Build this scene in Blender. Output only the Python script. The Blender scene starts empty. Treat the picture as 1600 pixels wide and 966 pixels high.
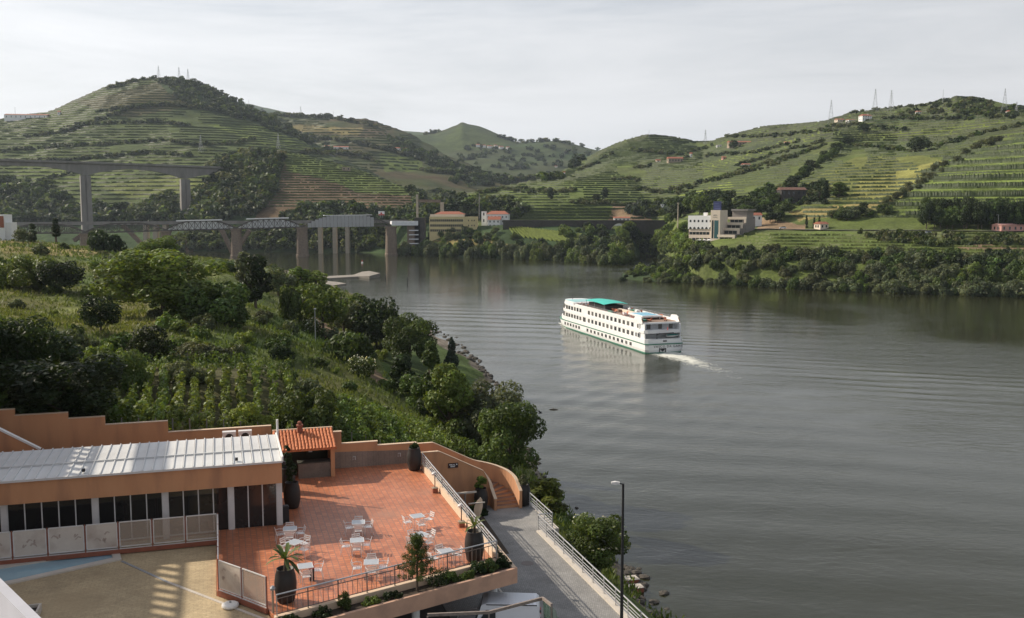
import bpy, math, random
import numpy as np
from mathutils import Vector, Matrix
from mathutils.bvhtree import BVHTree

scene = bpy.context.scene
COL = scene.collection
R = math.radians

# ------------------------------------------------------------------ camera
TH = math.atan(153 / 1500)
CT, ST = math.cos(TH), math.sin(TH)
EYE = Vector((0, 0, 40))
cam_data = bpy.data.cameras.new('camera')
cam = bpy.data.objects.new('camera', cam_data)
COL.objects.link(cam)
cam.location = EYE
cam.rotation_euler = (math.pi / 2 - TH, 0, 0)
cam_data.sensor_width = 36
cam_data.lens = 36 * 1500 / 1600
cam_data.clip_start = 0.3
cam_data.clip_end = 30000
scene.camera = cam

# ------------------------------------------------------------------ light
SUN_EL, SUN_AZ = R(34), R(70)          # azimuth measured from straight ahead to the left
sd = Vector((-math.sin(SUN_AZ) * math.cos(SUN_EL), math.cos(SUN_AZ) * math.cos(SUN_EL), math.sin(SUN_EL)))
world = bpy.data.worlds.new('World')
scene.world = world
world.use_nodes = True
wn, wl = world.node_tree.nodes, world.node_tree.links
bg = wn['Background']
sky = wn.new('ShaderNodeTexSky')
sky.sky_type = 'NISHITA'
sky.sun_disc = False
sky.sun_elevation = SUN_EL
sky.sun_rotation = -SUN_AZ
sky.dust_density = 3.0
sky.air_density = 1.0
tc = wn.new('ShaderNodeTexCoord')
mp = wn.new('ShaderNodeMapping')
mp.inputs['Scale'].default_value = (1.0, 1.0, 7.0)
mp.inputs['Rotation'].default_value = (0.05, 0.08, 0.3)
nz = wn.new('ShaderNodeTexNoise')
nz.inputs['Scale'].default_value = 2.2
nz.inputs['Detail'].default_value = 7
nz.inputs['Roughness'].default_value = 0.6
nz.inputs['Distortion'].default_value = 0.4
mr = wn.new('ShaderNodeMapRange')
mr.inputs['From Min'].default_value = 0.3
mr.inputs['From Max'].default_value = 0.72
mr.inputs['To Min'].default_value = 0.4
mr.inputs['To Max'].default_value = 1.9
mx = wn.new('ShaderNodeMix')
mx.data_type = 'RGBA'
mx.inputs['B'].default_value = (8.0, 8.1, 8.25, 1)      # thin high cloud veil
wl.new(tc.outputs['Generated'], mp.inputs['Vector'])
wl.new(mp.outputs['Vector'], nz.inputs['Vector'])
wl.new(nz.outputs['Fac'], mr.inputs['Value'])
# the thin cloud veil looks denser towards the horizon, where one looks through more of it
sx = wn.new('ShaderNodeSeparateXYZ'); wl.new(tc.outputs['Generated'], sx.inputs['Vector'])
def wmath(op, a, b=None):
    x = wn.new('ShaderNodeMath'); x.operation = op
    for i, q in enumerate((a, b)):
        if q is None: continue
        if isinstance(q, (int, float)): x.inputs[i].default_value = q
        else: wl.new(q, x.inputs[i])
    return x.outputs[0]
path = wmath('DIVIDE', wmath('MULTIPLY', mr.outputs['Result'], -0.25), wmath('MAXIMUM', sx.outputs['Z'], 0.03))
wl.new(wmath('SUBTRACT', 1.0, wmath('EXPONENT', path)), mx.inputs['Factor'])
# thin cloud scatters forward: brighter on the sun's side of the sky
vd = wn.new('ShaderNodeVectorMath'); vd.operation = 'DOT_PRODUCT'; vd.inputs[1].default_value = tuple(sd)
wl.new(tc.outputs['Generated'], vd.inputs[0])
gl = wmath('ADD', 0.84, wmath('MULTIPLY', wmath('POWER', wmath('MAXIMUM', wmath('ADD', wmath('MULTIPLY', vd.outputs['Value'], 0.5), 0.5), 0.0), 2.5), 0.55))
mr2 = wn.new('ShaderNodeMapRange'); mr2.inputs['From Min'].default_value = 0.32; mr2.inputs['From Max'].default_value = 0.68; mr2.inputs['To Min'].default_value = 0.945; mr2.inputs['To Max'].default_value = 1.045
wl.new(nz.outputs['Fac'], mr2.inputs['Value'])
gl = wmath('MULTIPLY', gl, mr2.outputs['Result'])
vs_ = wn.new('ShaderNodeVectorMath'); vs_.operation = 'SCALE'; vs_.inputs[0].default_value = (7.75, 7.78, 7.95)
wl.new(gl, vs_.inputs['Scale']); wl.new(vs_.outputs[0], mx.inputs['B'])
wl.new(sky.outputs['Color'], mx.inputs['A'])
wl.new(mx.outputs['Result'], bg.inputs['Color'])
bg.inputs['Strength'].default_value = 0.1
sun_d = bpy.data.lights.new('sun', 'SUN')
sun_d.energy = 5.0
sun_d.angle = R(0.6)
sun_d.color = (1.0, 0.9, 0.76)
sun = bpy.data.objects.new('sun', sun_d)
COL.objects.link(sun)
sun.rotation_euler = (-sd).to_track_quat('-Z', 'Y').to_euler()
sun.location = (-200, 120, 300)
scene.view_settings.view_transform = 'Standard'
scene.view_settings.look = 'None'
scene.view_settings.exposure = 0.14
scene.view_settings.gamma = 1.0
scene.view_settings.use_curve_mapping = False

# ------------------------------------------------------------------ helpers
def W(px, py, Y=None, z=None):
    """where the sight line through a point of the photograph meets distance Y or height z"""
    a, b = (px - 800) / 1500, (483 - py) / 1500
    d = Vector((a, CT + b * ST, -ST + b * CT))
    k = Y / d.y if Y is not None else (z - 40) / d.z
    return EYE + k * d

def PX(p):
    x, y, z = p[0], p[1], p[2] - 40
    dep = y * CT - z * ST
    return 800 + 1500 * x / dep, 483 - 1500 * (y * ST + z * CT) / dep

ANG = R(17.02)
UC, US = math.cos(ANG), math.sin(ANG)
def G(u, v, z=0.0):
    return Vector((u * UC - v * US, u * US + v * UC, z))
def UV(p):
    return p[0] * UC + p[1] * US, -p[0] * US + p[1] * UC

class MB:
    def __init__(s):
        s.v, s.f, s.m = [], [], []
    def poly(s, pts, m=0):
        n = len(s.v)
        s.v += [tuple(p) for p in pts]
        s.f.append(tuple(range(n, n + len(pts))))
        s.m.append(m)
    def box(s, x0, y0, z0, x1, y1, z1, m=0):
        s.prism([(x0, y0), (x1, y0), (x1, y1), (x0, y1)], z0, z1, m)
    def prism(s, poly, z0, z1, m=0, ztop=None):
        a = sum(poly[i][0] * poly[(i + 1) % len(poly)][1] - poly[(i + 1) % len(poly)][0] * poly[i][1] for i in range(len(poly)))
        if a < 0:
            poly = poly[::-1]
            ztop = ztop[::-1] if ztop else None
        n, k = len(s.v), len(poly)
        s.v += [(p[0], p[1], z0) for p in poly] + [(p[0], p[1], ztop[i] if ztop else z1) for i, p in enumerate(poly)]
        s.f.append(tuple(range(n + k - 1, n - 1, -1))); s.m.append(m)
        s.f.append(tuple(range(n + k, n + 2 * k))); s.m.append(m)
        for i in range(k):
            j = (i + 1) % k
            s.f.append((n + i, n + j, n + k + j, n + k + i)); s.m.append(m)
    def ring(s, rings, m=0, caps=True, closed=True):
        n, k = len(s.v), len(rings[0])
        for r in rings:
            s.v += [tuple(p) for p in r]
        for i in range(len(rings) - 1):
            for j in range(k if closed else k - 1):
                a, b = n + i * k + j, n + i * k + (j + 1) % k
                s.f.append((a, b, b + k, a + k)); s.m.append(m)
        if caps and closed:
            s.f.append(tuple(range(n + k - 1, n - 1, -1))); s.m.append(m)
            s.f.append(tuple(range(n + (len(rings) - 1) * k, n + len(rings) * k))); s.m.append(m)
    def lathe(s, prof, n=14, c=(0, 0), m=0, caps=True):
        s.ring([[(c[0] + r * math.cos(2 * math.pi * i / n), c[1] + r * math.sin(2 * math.pi * i / n), z) for i in range(n)] for r, z in prof], m, caps)
    def tube(s, pts, r, n=6, m=0, caps=True):
        pts = [Vector(p) for p in pts]
        rr = r if isinstance(r, (list, tuple)) else [r] * len(pts)
        rings = []
        for i, p in enumerate(pts):
            t = (pts[min(i + 1, len(pts) - 1)] - pts[max(i - 1, 0)])
            if t.length < 1e-9:
                t = Vector((0, 0, 1))
            t.normalize()
            q = Vector((0, 0, 1)) if abs(t.z) < 0.9 else Vector((1, 0, 0))
            a = t.cross(q).normalized()
            b = t.cross(a).normalized()
            rings.append([p + rr[i] * (math.cos(2 * math.pi * k / n) * a - math.sin(2 * math.pi * k / n) * b) for k in range(n)])
        s.ring(rings, m, caps)
    def bar(s, p0, p1, w, h, m=0):
        """rectangular bar, w across (horizontal), h high, centred on the line"""
        p0, p1 = Vector(p0), Vector(p1)
        t = (p1 - p0).normalized()
        q = Vector((0, 0, 1)) if abs(t.z) < 0.95 else Vector((0, 1, 0))
        a = t.cross(q).normalized()
        b = a.cross(t).normalized()
        rings = [[p + a * (w / 2 * sx) + b * (h / 2 * sy) for sx, sy in ((-1, -1), (-1, 1), (1, 1), (1, -1))] for p in (p0, p1)]
        s.ring(rings, m)
    def build(s, name, mats, parent=None, smooth=False):
        me = bpy.data.meshes.new(name)
        me.from_pydata(s.v, [], s.f)
        mats = mats if isinstance(mats, (list, tuple)) else [mats]
        for q in mats:
            me.materials.append(q)
        me.polygons.foreach_set('material_index', s.m)
        if smooth:
            me.polygons.foreach_set('use_smooth', [True] * len(s.f))
        me.validate(verbose=False)
        me.update()
        return link(name, me, parent)

def link(name, me, parent=None, loc=None, rz=0.0, sc=None):
    o = bpy.data.objects.new(name, me)
    COL.objects.link(o)
    if parent is not None:
        o.parent = parent
    if loc is not None:
        o.location = loc
    if rz:
        o.rotation_euler = (0, 0, rz)
    if sc is not None:
        o.scale = (sc, sc, sc) if isinstance(sc, (int, float)) else sc
    return o

def tag(o, label=None, cat=None, group=None, kind=None):
    if label: o['label'] = label
    if cat: o['category'] = cat
    if group: o['group'] = group
    if kind: o['kind'] = kind
    return o

def thing(name, label, cat, loc=(0, 0, 0), rz=0.0, group=None):
    o = bpy.data.objects.new(name, None)
    COL.objects.link(o)
    o.empty_display_size = 0.3
    o.location = loc
    o.rotation_euler = (0, 0, rz)
    return tag(o, label, cat, group)

def children_of(o, pool):
    return [c for c in pool if c.parent == o]

def copy_tree(root, loc=None, rz=None, label=None, group=None, sc=None):
    r = root.copy(); COL.objects.link(r)
    for ch in root.children:
        c = ch.copy(); COL.objects.link(c); c.parent = r
        for g in ch.children:
            d = g.copy(); COL.objects.link(d); d.parent = c
    if loc is not None: r.location = loc
    if rz is not None: r.rotation_euler = (0, 0, rz)
    if sc is not None: r.scale = (sc, sc, sc) if isinstance(sc, (int, float)) else sc
    if label: r['label'] = label
    if group: r['group'] = group
    return r

def np_mesh(name, v, q, mat, col=None, smooth=False, pcol=None):
    """mesh from numpy arrays; q is (M,4) or (M,3); col per vertex, pcol per face"""
    me = bpy.data.meshes.new(name)
    v = np.asarray(v, dtype=np.float32); q = np.asarray(q, dtype=np.int32)
    k = q.shape[1]
    me.vertices.add(len(v)); me.vertices.foreach_set('co', v.ravel())
    me.loops.add(q.size); me.loops.foreach_set('vertex_index', q.ravel())
    me.polygons.add(len(q))
    me.polygons.foreach_set('loop_start', np.arange(0, q.size, k, dtype=np.int32))
    if smooth:
        me.polygons.foreach_set('use_smooth', np.ones(len(q), dtype=bool))
    me.update(calc_edges=True)
    if pcol is not None:
        col = np.zeros((len(v), 3), np.float32)
        col[q.ravel()] = np.repeat(pcol, k, axis=0)
    if col is not None:
        a = me.attributes.new('Col', 'FLOAT_COLOR', 'POINT')
        c4 = np.ones((len(v), 4), np.float32); c4[:, :3] = col
        a.data.foreach_set('color', c4.ravel())
    me.materials.append(mat)
    return me

# ---- value noise in numpy
_rs = np.random.RandomState(7)
_perm = _rs.rand(256, 256)
def vnoise(x, y, seed=0):
    x = np.asarray(x, float) + seed * 17.31; y = np.asarray(y, float) + seed * 7.77
    xi, yi = np.floor(x).astype(int), np.floor(y).astype(int)
    fx, fy = x - xi, y - yi
    fx = fx * fx * (3 - 2 * fx); fy = fy * fy * (3 - 2 * fy)
    g = lambda a, b: _perm[a & 255, b & 255]
    return (g(xi, yi) * (1 - fx) + g(xi + 1, yi) * fx) * (1 - fy) + (g(xi, yi + 1) * (1 - fx) + g(xi + 1, yi + 1) * fx) * fy
def fbm(x, y, seed=0, octs=4):
    t, a, s = 0, 0.5, 1.0
    for o in range(octs):
        t = t + a * (vnoise(x * s, y * s, seed + o * 3) - 0.5); a *= 0.5; s *= 2.03
    return t * 2

def inpoly(x, y, poly):
    x = np.asarray(x); y = np.asarray(y)
    ins = np.zeros(x.shape, bool)
    n = len(poly)
    for i in range(n):
        x0, y0 = poly[i]; x1, y1 = poly[(i + 1) % n]
        if y0 == y1: continue
        c = ((y0 > y) != (y1 > y)) & (x < (x1 - x0) * (y - y0) / (y1 - y0) + x0)
        ins ^= c
    return ins

# ------------------------------------------------------------------ materials
def srgb(r, g, b):
    f = lambda c: (c / 255 / 12.92) if c <= 10 else ((c / 255 + 0.055) / 1.055) ** 2.4
    return (f(r), f(g), f(b))

def mat(name, c1, c2=None, rough=0.8, scale=3.0, bump=0.0, metal=0.0, bscale=None, stain=None, sscale=0.35, spec=0.4, detail=6, stretch=None, coords='Object'):
    m = bpy.data.materials.new(name)
    m.use_nodes = True
    n, l = m.node_tree.nodes, m.node_tree.links
    b = n['Principled BSDF']
    b.inputs['Roughness'].default_value = rough
    b.inputs['Metallic'].default_value = metal
    b.inputs['Specular IOR Level'].default_value = spec
    c2 = c2 or tuple(min(1, q * 0.82) for q in c1)
    t = n.new('ShaderNodeTexCoord')
    vec = t.outputs[coords]
    if stretch:
        mpn = n.new('ShaderNodeMapping'); mpn.inputs['Scale'].default_value = stretch
        l.new(vec, mpn.inputs['Vector']); vec = mpn.outputs['Vector']
    nt = n.new('ShaderNodeTexNoise')
    nt.inputs['Scale'].default_value = scale; nt.inputs['Detail'].default_value = detail; nt.inputs['Roughness'].default_value = 0.65
    l.new(vec, nt.inputs['Vector'])
    r = n.new('ShaderNodeMapRange')
    r.inputs['From Min'].default_value = 0.3; r.inputs['From Max'].default_value = 0.7
    l.new(nt.outputs['Fac'], r.inputs['Value'])
    x = n.new('ShaderNodeMix'); x.data_type = 'RGBA'
    x.inputs['A'].default_value = (*c1, 1); x.inputs['B'].default_value = (*c2, 1)
    l.new(r.outputs['Result'], x.inputs['Factor'])
    out = x.outputs['Result']
    if stain:
        n2 = n.new('ShaderNodeTexNoise'); n2.inputs['Scale'].default_value = sscale; n2.inputs['Detail'].default_value = 5
        l.new(vec, n2.inputs['Vector'])
        r2 = n.new('ShaderNodeMapRange'); r2.inputs['From Min'].default_value = 0.5; r2.inputs['From Max'].default_value = 0.72
        l.new(n2.outputs['Fac'], r2.inputs['Value'])
        x2 = n.new('ShaderNodeMix'); x2.data_type = 'RGBA'; x2.inputs['B'].default_value = (*stain, 1)
        l.new(r2.outputs['Result'], x2.inputs['Factor']); l.new(out, x2.inputs['A'])
        out = x2.outputs['Result']
    l.new(out, b.inputs['Base Color'])
    if bump:
        bn = n.new('ShaderNodeTexNoise'); bn.inputs['Scale'].default_value = bscale or scale * 4; bn.inputs['Detail'].default_value = 5
        l.new(vec, bn.inputs['Vector'])
        bp = n.new('ShaderNodeBump'); bp.inputs['Strength'].default_value = bump; bp.inputs['Distance'].default_value = 0.02
        l.new(bn.outputs['Fac'], bp.inputs['Height']); l.new(bp.outputs['Normal'], b.inputs['Normal'])
    return m

def foliage_mat(name, tint=(1, 1, 1), trans=0.35, var=0.25):
    """leaf material: per-leaf colour attribute, per-plant variation, light passing through the leaf"""
    m = bpy.data.materials.new(name)
    m.use_nodes = True
    n, l = m.node_tree.nodes, m.node_tree.links
    n.remove(n['Principled BSDF'])
    out = n['Material Output']
    at = n.new('ShaderNodeAttribute'); at.attribute_name = 'Col'
    oi = n.new('ShaderNodeObjectInfo')
    hs = n.new('ShaderNodeHueSaturation')
    a1 = n.new('ShaderNodeMapRange'); a1.inputs['To Min'].default_value = 1 - var; a1.inputs['To Max'].default_value = 1 + var
    a2 = n.new('ShaderNodeMapRange'); a2.inputs['To Min'].default_value = 0.485; a2.inputs['To Max'].default_value = 0.515
    mu = n.new('ShaderNodeMath'); mu.operation = 'MULTIPLY'; mu.inputs[1].default_value = 7.13
    fr = n.new('ShaderNodeMath'); fr.operation = 'FRACT'
    l.new(oi.outputs['Random'], a1.inputs['Value']); l.new(oi.outputs['Random'], mu.inputs[0])
    l.new(mu.outputs[0], fr.inputs[0]); l.new(fr.outputs[0], a2.inputs['Value'])
    l.new(a1.outputs['Result'], hs.inputs['Value']); l.new(a2.outputs['Result'], hs.inputs['Hue'])
    tm = n.new('ShaderNodeMix'); tm.data_type = 'RGBA'; tm.blend_type = 'MULTIPLY'; tm.inputs['Factor'].default_value = 1
    tm.inputs['B'].default_value = (*tint, 1)
    l.new(at.outputs['Color'], tm.inputs['A']); l.new(tm.outputs['Result'], hs.inputs['Color'])
    d = n.new('ShaderNodeBsdfPrincipled'); d.inputs['Roughness'].default_value = 0.55; d.inputs['Specular IOR Level'].default_value = 0.25
    t = n.new('ShaderNodeBsdfTranslucent')
    tg = n.new('ShaderNodeMix'); tg.data_type = 'RGBA'; tg.blend_type = 'MULTIPLY'; tg.inputs['Factor'].default_value = 1
    tg.inputs['B'].default_value = (1.25, 1.15, 0.45, 1)
    l.new(hs.outputs['Color'], d.inputs['Base Color'])
    l.new(hs.outputs['Color'], tg.inputs['A']); l.new(tg.outputs['Result'], t.inputs['Color'])
    ms = n.new('ShaderNodeMixShader'); ms.inputs['Fac'].default_value = trans
    l.new(d.outputs[0], ms.inputs[1]); l.new(t.outputs[0], ms.inputs[2]); l.new(ms.outputs[0], out.inputs['Surface'])
    return m

def terrain_mat(name, ns=0.05, ns2=0.6, amt=0.45):
    """ground cover: colour attribute of the fields, broken up by two sizes of noise"""
    m = bpy.data.materials.new(name)
    m.use_nodes = True
    n, l = m.node_tree.nodes, m.node_tree.links
    b = n['Principled BSDF']; b.inputs['Roughness'].default_value = 0.95; b.inputs['Specular IOR Level'].default_value = 0.1
    at = n.new('ShaderNodeAttribute'); at.attribute_name = 'Col'
    t = n.new('ShaderNodeTexCoord')
    cur = at.outputs['Color']
    for sc, a in ((ns, amt), (ns2, amt)):
        q = n.new('ShaderNodeTexNoise'); q.inputs['Scale'].default_value = sc; q.inputs['Detail'].default_value = 5; q.inputs['Roughness'].default_value = 0.7
        l.new(t.outputs['Object'], q.inputs['Vector'])
        r = n.new('ShaderNodeMapRange'); r.inputs['From Min'].default_value = 0.3; r.inputs['From Max'].default_value = 0.7
        r.inputs['To Min'].default_value = 1 - a; r.inputs['To Max'].default_value = 1 + a
        l.new(q.outputs['Fac'], r.inputs['Value'])
        v = n.new('ShaderNodeVectorMath'); v.operation = 'SCALE'
        l.new(cur, v.inputs[0]); l.new(r.outputs['Result'], v.inputs['Scale'])
        cur = v.outputs[0]
    l.new(cur, b.inputs['Base Color'])
    bp = n.new('ShaderNodeBump'); bp.inputs['Strength'].default_value = 0.6; bp.inputs['Distance'].default_value = 0.25 / ns2
    l.new(q.outputs['Fac'], bp.inputs['Height']); l.new(bp.outputs['Normal'], b.inputs['Normal'])
    return m
# ------------------------------------------------------------------ terrain
M_FAR = terrain_mat('far_hill_ground', 0.02, 0.25, 0.32)
M_MID = terrain_mat('hill_ground', 0.04, 0.6, 0.38)
M_NEAR = terrain_mat('slope_ground', 0.12, 1.6, 0.45)
M_LEAF = foliage_mat('leaf')
M_VINE = foliage_mat('vine_leaf', var=0.0)

c_vine = np.array((0.092, 0.120, 0.031)); c_vine2 = np.array((0.062, 0.082, 0.028))
c_bright = np.array((0.175, 0.215, 0.045)); c_scrub = np.array((0.035, 0.055, 0.022))
c_dry = np.array((0.23, 0.19, 0.075)); c_soil = np.array((0.20, 0.14, 0.085)); c_grass = np.array((0.085, 0.115, 0.035))
c_brown = np.array((0.15, 0.105, 0.06)); c_olive = np.array((0.085, 0.105, 0.055)); c_rock = np.array((0.17, 0.145, 0.115))

def curve(pts, pxs):
    """pts: (px, py, Y) or (px, None, Y, z) -> Y and z at every column"""
    ys, zs = [], []
    for p in pts:
        ys.append(p[2])
        zs.append(p[3] if len(p) == 4 else W(p[0], p[1], Y=p[2]).z)
    x = [p[0] for p in pts]
    Yc, Zc = np.interp(pxs, x, ys), np.interp(pxs, x, zs)
    k = max(3, int(len(pxs) / (pxs[-1] - pxs[0]) * 14) | 1)
    ker = np.hanning(k + 2)[1:-1]; ker /= ker.sum()
    pad = lambda a: np.convolve(np.pad(a, k // 2, mode='edge'), ker, mode='valid')
    return pad(Yc), pad(Zc)

def pchip(x, y, n):
    """x, y: (K, C) monotone in x along K; n samples per segment -> (rows, C)"""
    h = np.diff(x, axis=0); d = np.diff(y, axis=0) / h
    m = np.zeros_like(y)
    m[0], m[-1] = d[0], d[-1]
    same = d[:-1] * d[1:] > 0
    with np.errstate(divide='ignore', invalid='ignore'):
        hm = 2 * d[:-1] * d[1:] / (d[:-1] + d[1:])
    m[1:-1] = np.where(same, hm, 0)
    xs, zs = [], []
    for i in range(len(h)):
        t = np.linspace(0, 1, n[i], endpoint=(i == len(h) - 1))[:, None]
        xs.append(x[i] + t * h[i])
        zs.append((2 * t**3 - 3 * t**2 + 1) * y[i] + (t**3 - 2 * t**2 + t) * h[i] * m[i] + (-2 * t**3 + 3 * t**2) * y[i + 1] + (t**3 - t**2) * h[i] * m[i + 1])
    return np.vstack(xs), np.vstack(zs)

TERR = []      # (name, verts, quads) for height and sight queries
def loft(name, curves, px0, px1, ncol, nseg, amp, nscale, paint, material, back=(0.2, 0.75, 0.6, 0.15), label=None):
    pxs = np.linspace(px0, px1, ncol)
    Ys, Zs = zip(*[curve(c, pxs) for c in curves])
    Ys, Zs = list(Ys), list(Zs)
    for i in range(1, len(Ys)):
        Ys[i] = np.maximum(Ys[i], Ys[i - 1] + 6)
    K = len(curves)
    Ys += [Ys[K - 1] * (1 + back[0]), Ys[K - 1] * (1 + back[2])]
    Zs += [Zs[K - 1] * back[1], Zs[K - 1] * back[3] - 3]
    n = list(nseg) + [8, 6]
    YY, ZZ = pchip(np.array(Ys), np.array(Zs), n)
    crest = sum(nseg)
    A = (pxs - 800)[None, :] / 1500
    rows = np.arange(YY.shape[0])[:, None]
    env = np.clip(rows / (nseg[0] * 0.6), 0, 1) * np.where(rows > crest - 12, 0.45, 1.0)
    X0 = A * (YY * CT - (ZZ - 40) * ST)
    ZZ = ZZ + env * amp * (fbm(X0 / nscale, YY / nscale, 3) + 0.5 * fbm(X0 / nscale * 4, YY / nscale * 4, 5, 3))
    XX = A * (YY * CT - (ZZ - 40) * ST)
    dep = YY * CT - (ZZ - 40) * ST
    PYY = 483 - 1500 * (YY * ST + (ZZ - 40) * CT) / dep
    PXX = np.broadcast_to(pxs[None, :], YY.shape)
    col = paint(PXX, PYY, XX, YY, ZZ)
    nr, nc = YY.shape
    v = np.stack([XX, YY, ZZ], -1).reshape(-1, 3)
    i, j = np.meshgrid(np.arange(nr - 1), np.arange(nc - 1), indexing='ij')
    a = (i * nc + j).ravel()
    q = np.stack([a, a + 1, a + nc + 1, a + nc], 1)
    me = np_mesh(name, v, q, material, col.reshape(-1, 3), smooth=True)
    o = tag(link(name, me), label, None, None, 'structure')
    TERR.append((name, v, q))
    return dict(X=XX, Y=YY, Z=ZZ, PX=PXX, PY=PYY, crest=crest, o=o)

def fields(base, polys, jit=0.06, seed=0):
    def f(px, py, X, Y, Z):
        w = np.clip(0.5 + 1.1 * fbm(X / (0.05 * Y.mean()), Y / (0.05 * Y.mean()), seed + 11), 0, 1)[..., None]
        col = base[0] * (1 - w) + base[1] * w
        jx = px + 5 * fbm(px / 14, py / 14, seed + 1); jy = py + 3 * fbm(px / 14, py / 14, seed + 2)
        for poly, c in polys:
            k = inpoly(jx, jy, poly)
            t = (0.85 + 0.3 * vnoise(X / 9, Y / 9, seed + 4))[..., None]
            col = np.where(k[..., None], np.asarray(c) * t, col)
        return col
    return f

def vine_rows(name, L, dz, h, thick, mask, cols=(c_vine2, c_vine), gap=0.06, seed=1, z0=None, wob=0.0):
    """hedges of vines along the contour lines of a hill"""
    rs = np.random.RandomState(seed)
    cr = L['crest']
    Z = np.maximum.accumulate(L['Z'][:cr], axis=0)
    levels = np.arange(z0 if z0 is not None else dz, Z.max(), dz)
    nc = Z.shape[1]
    ri = np.arange(cr)
    F = np.full((len(levels), nc), np.nan)
    for j in range(nc):
        zj = Z[:, j] + ri * 1e-5
        F[:, j] = np.interp(levels + wob * math.sin(j * 0.11), zj, ri, left=np.nan, right=np.nan)
    ok = ~np.isnan(F)
    Fi = np.where(ok, F, 0); i0 = np.clip(Fi.astype(int), 0, cr - 2); fr = Fi - i0
    jj = np.broadcast_to(np.arange(nc), F.shape)
    g = lambda a: a[i0, jj] * (1 - fr) + a[i0 + 1, jj] * fr
    X, Y, Zp, PXq, PYq = g(L['X']), g(L['Y']), g(L['Z']), g(L['PX']), g(L['PY'])
    ok &= mask(PXq, PYq) & (rs.rand(*F.shape) > gap)
    seg = ok[:, :-1] & ok[:, 1:] & (np.abs(np.diff(Y, axis=1)) < 0.05 * Y[:, :-1])
    k, j = np.nonzero(seg)
    if len(k) == 0: return None
    def pts(k, j, hh, back):
        d = np.sqrt(X[k, j]**2 + Y[k, j]**2)
        return np.stack([X[k, j] * (1 + back / d), Y[k, j] * (1 + back / d), Zp[k, j] + hh], -1)
    n = len(k)
    hj = h * (0.75 + 0.5 * rs.rand(len(levels), nc))
    P = [pts(k, j, -0.3, -thick / 2), pts(k, j + 1, -0.3, -thick / 2), pts(k, j + 1, hj[k, j + 1], -thick / 3), pts(k, j, hj[k, j], -thick / 3),
         pts(k, j + 1, hj[k, j + 1], thick / 3), pts(k, j, hj[k, j], thick / 3), pts(k, j + 1, -0.3, thick / 2), pts(k, j, -0.3, thick / 2)]
    v = np.stack(P, 1).reshape(-1, 3)
    b = np.arange(n)[:, None] * 8
    q = np.concatenate([b + np.array([0, 1, 2, 3]), b + np.array([3, 2, 4, 5]), b + np.array([5, 4, 6, 7])], 1).reshape(-1, 4)
    t = np.clip(0.5 + 0.9 * fbm(PXq[k, j] / 40, PYq[k, j] / 25, seed + 5) + 0.35 * (rs.rand(n) - 0.5), 0, 1)[:, None]
    c = np.repeat(cols[0] * (1 - t) + cols[1] * t, 3, axis=0)
    return tag(link(name, np_mesh(name, v, q, M_VINE, pcol=c)), None, None, None, 'stuff')

# --- left big hill
A_woods = [(405, 168), (330, 135), (262, 122), (248, 128), (262, 145), (300, 168), (345, 178), (390, 190), (430, 205), (520, 240), (560, 250), (470, 210)]
hillA = loft('left_hill', [
    [(-260, None, 965, -3), (300, None, 985, -3), (620, None, 950, -3)],
    [(-260, 340, 1080), (0, 345, 1080), (200, 340, 1080), (340, 330, 1080), (620, 340, 1050)],
    [(-260, 275, 1300), (0, 285, 1260), (150, 280, 1260), (340, 262, 1260), (500, 285, 1250), (620, 320, 1220)],
    [(-260, 235, 1520), (0, 225, 1500), (150, 215, 1500), (270, 205, 1520), (400, 222, 1500), (500, 250, 1480), (620, 305, 1400)],
    [(-260, 205, 1760), (-100, 198, 1790), (0, 189, 1820), (75, 179, 1830), (110, 163, 1850), (165, 139, 1880), (215, 127, 1900), (270, 122, 1900), (300, 128, 1900), (335, 143, 1890), (372, 160, 1880), (400, 174, 1860), (470, 213, 1780), (540, 252, 1700), (620, 295, 1560)],
], -260, 620, 560, (30, 70, 90, 110), 9, 170,
    fields((c_vine2 * 1.0, c_vine * 0.82), [
        ([(-260, 330), (340, 322), (620, 330), (620, 420), (-260, 420)], c_scrub * 1.4),
        ([(120, 160), (260, 125), (300, 165), (200, 185)], c_brown * 0.35 + c_vine2 * 0.5),
        ([(0, 262), (250, 250), (200, 275), (60, 290)], c_vine),
        ([(150, 290), (300, 268), (330, 300), (200, 310)], c_vine * 0.9 + c_dry * 0.15),
        ([(320, 195), (420, 200), (520, 240), (430, 232)], c_vine * 1.2),
        (A_woods, c_scrub)], seed=1), M_FAR)
maskA = lambda x, y: ~inpoly(x, y, A_woods) & (y < 332 + 8 * np.sin(x / 31)) & (vnoise(x / 30, y / 9, 3) > 0.18)
vine_rows('vine_rows', hillA, 5.4, 1.5, 1.6, maskA, (c_vine2 * 0.62, c_vine2 * 0.95), seed=2, gap=0.01)

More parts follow.
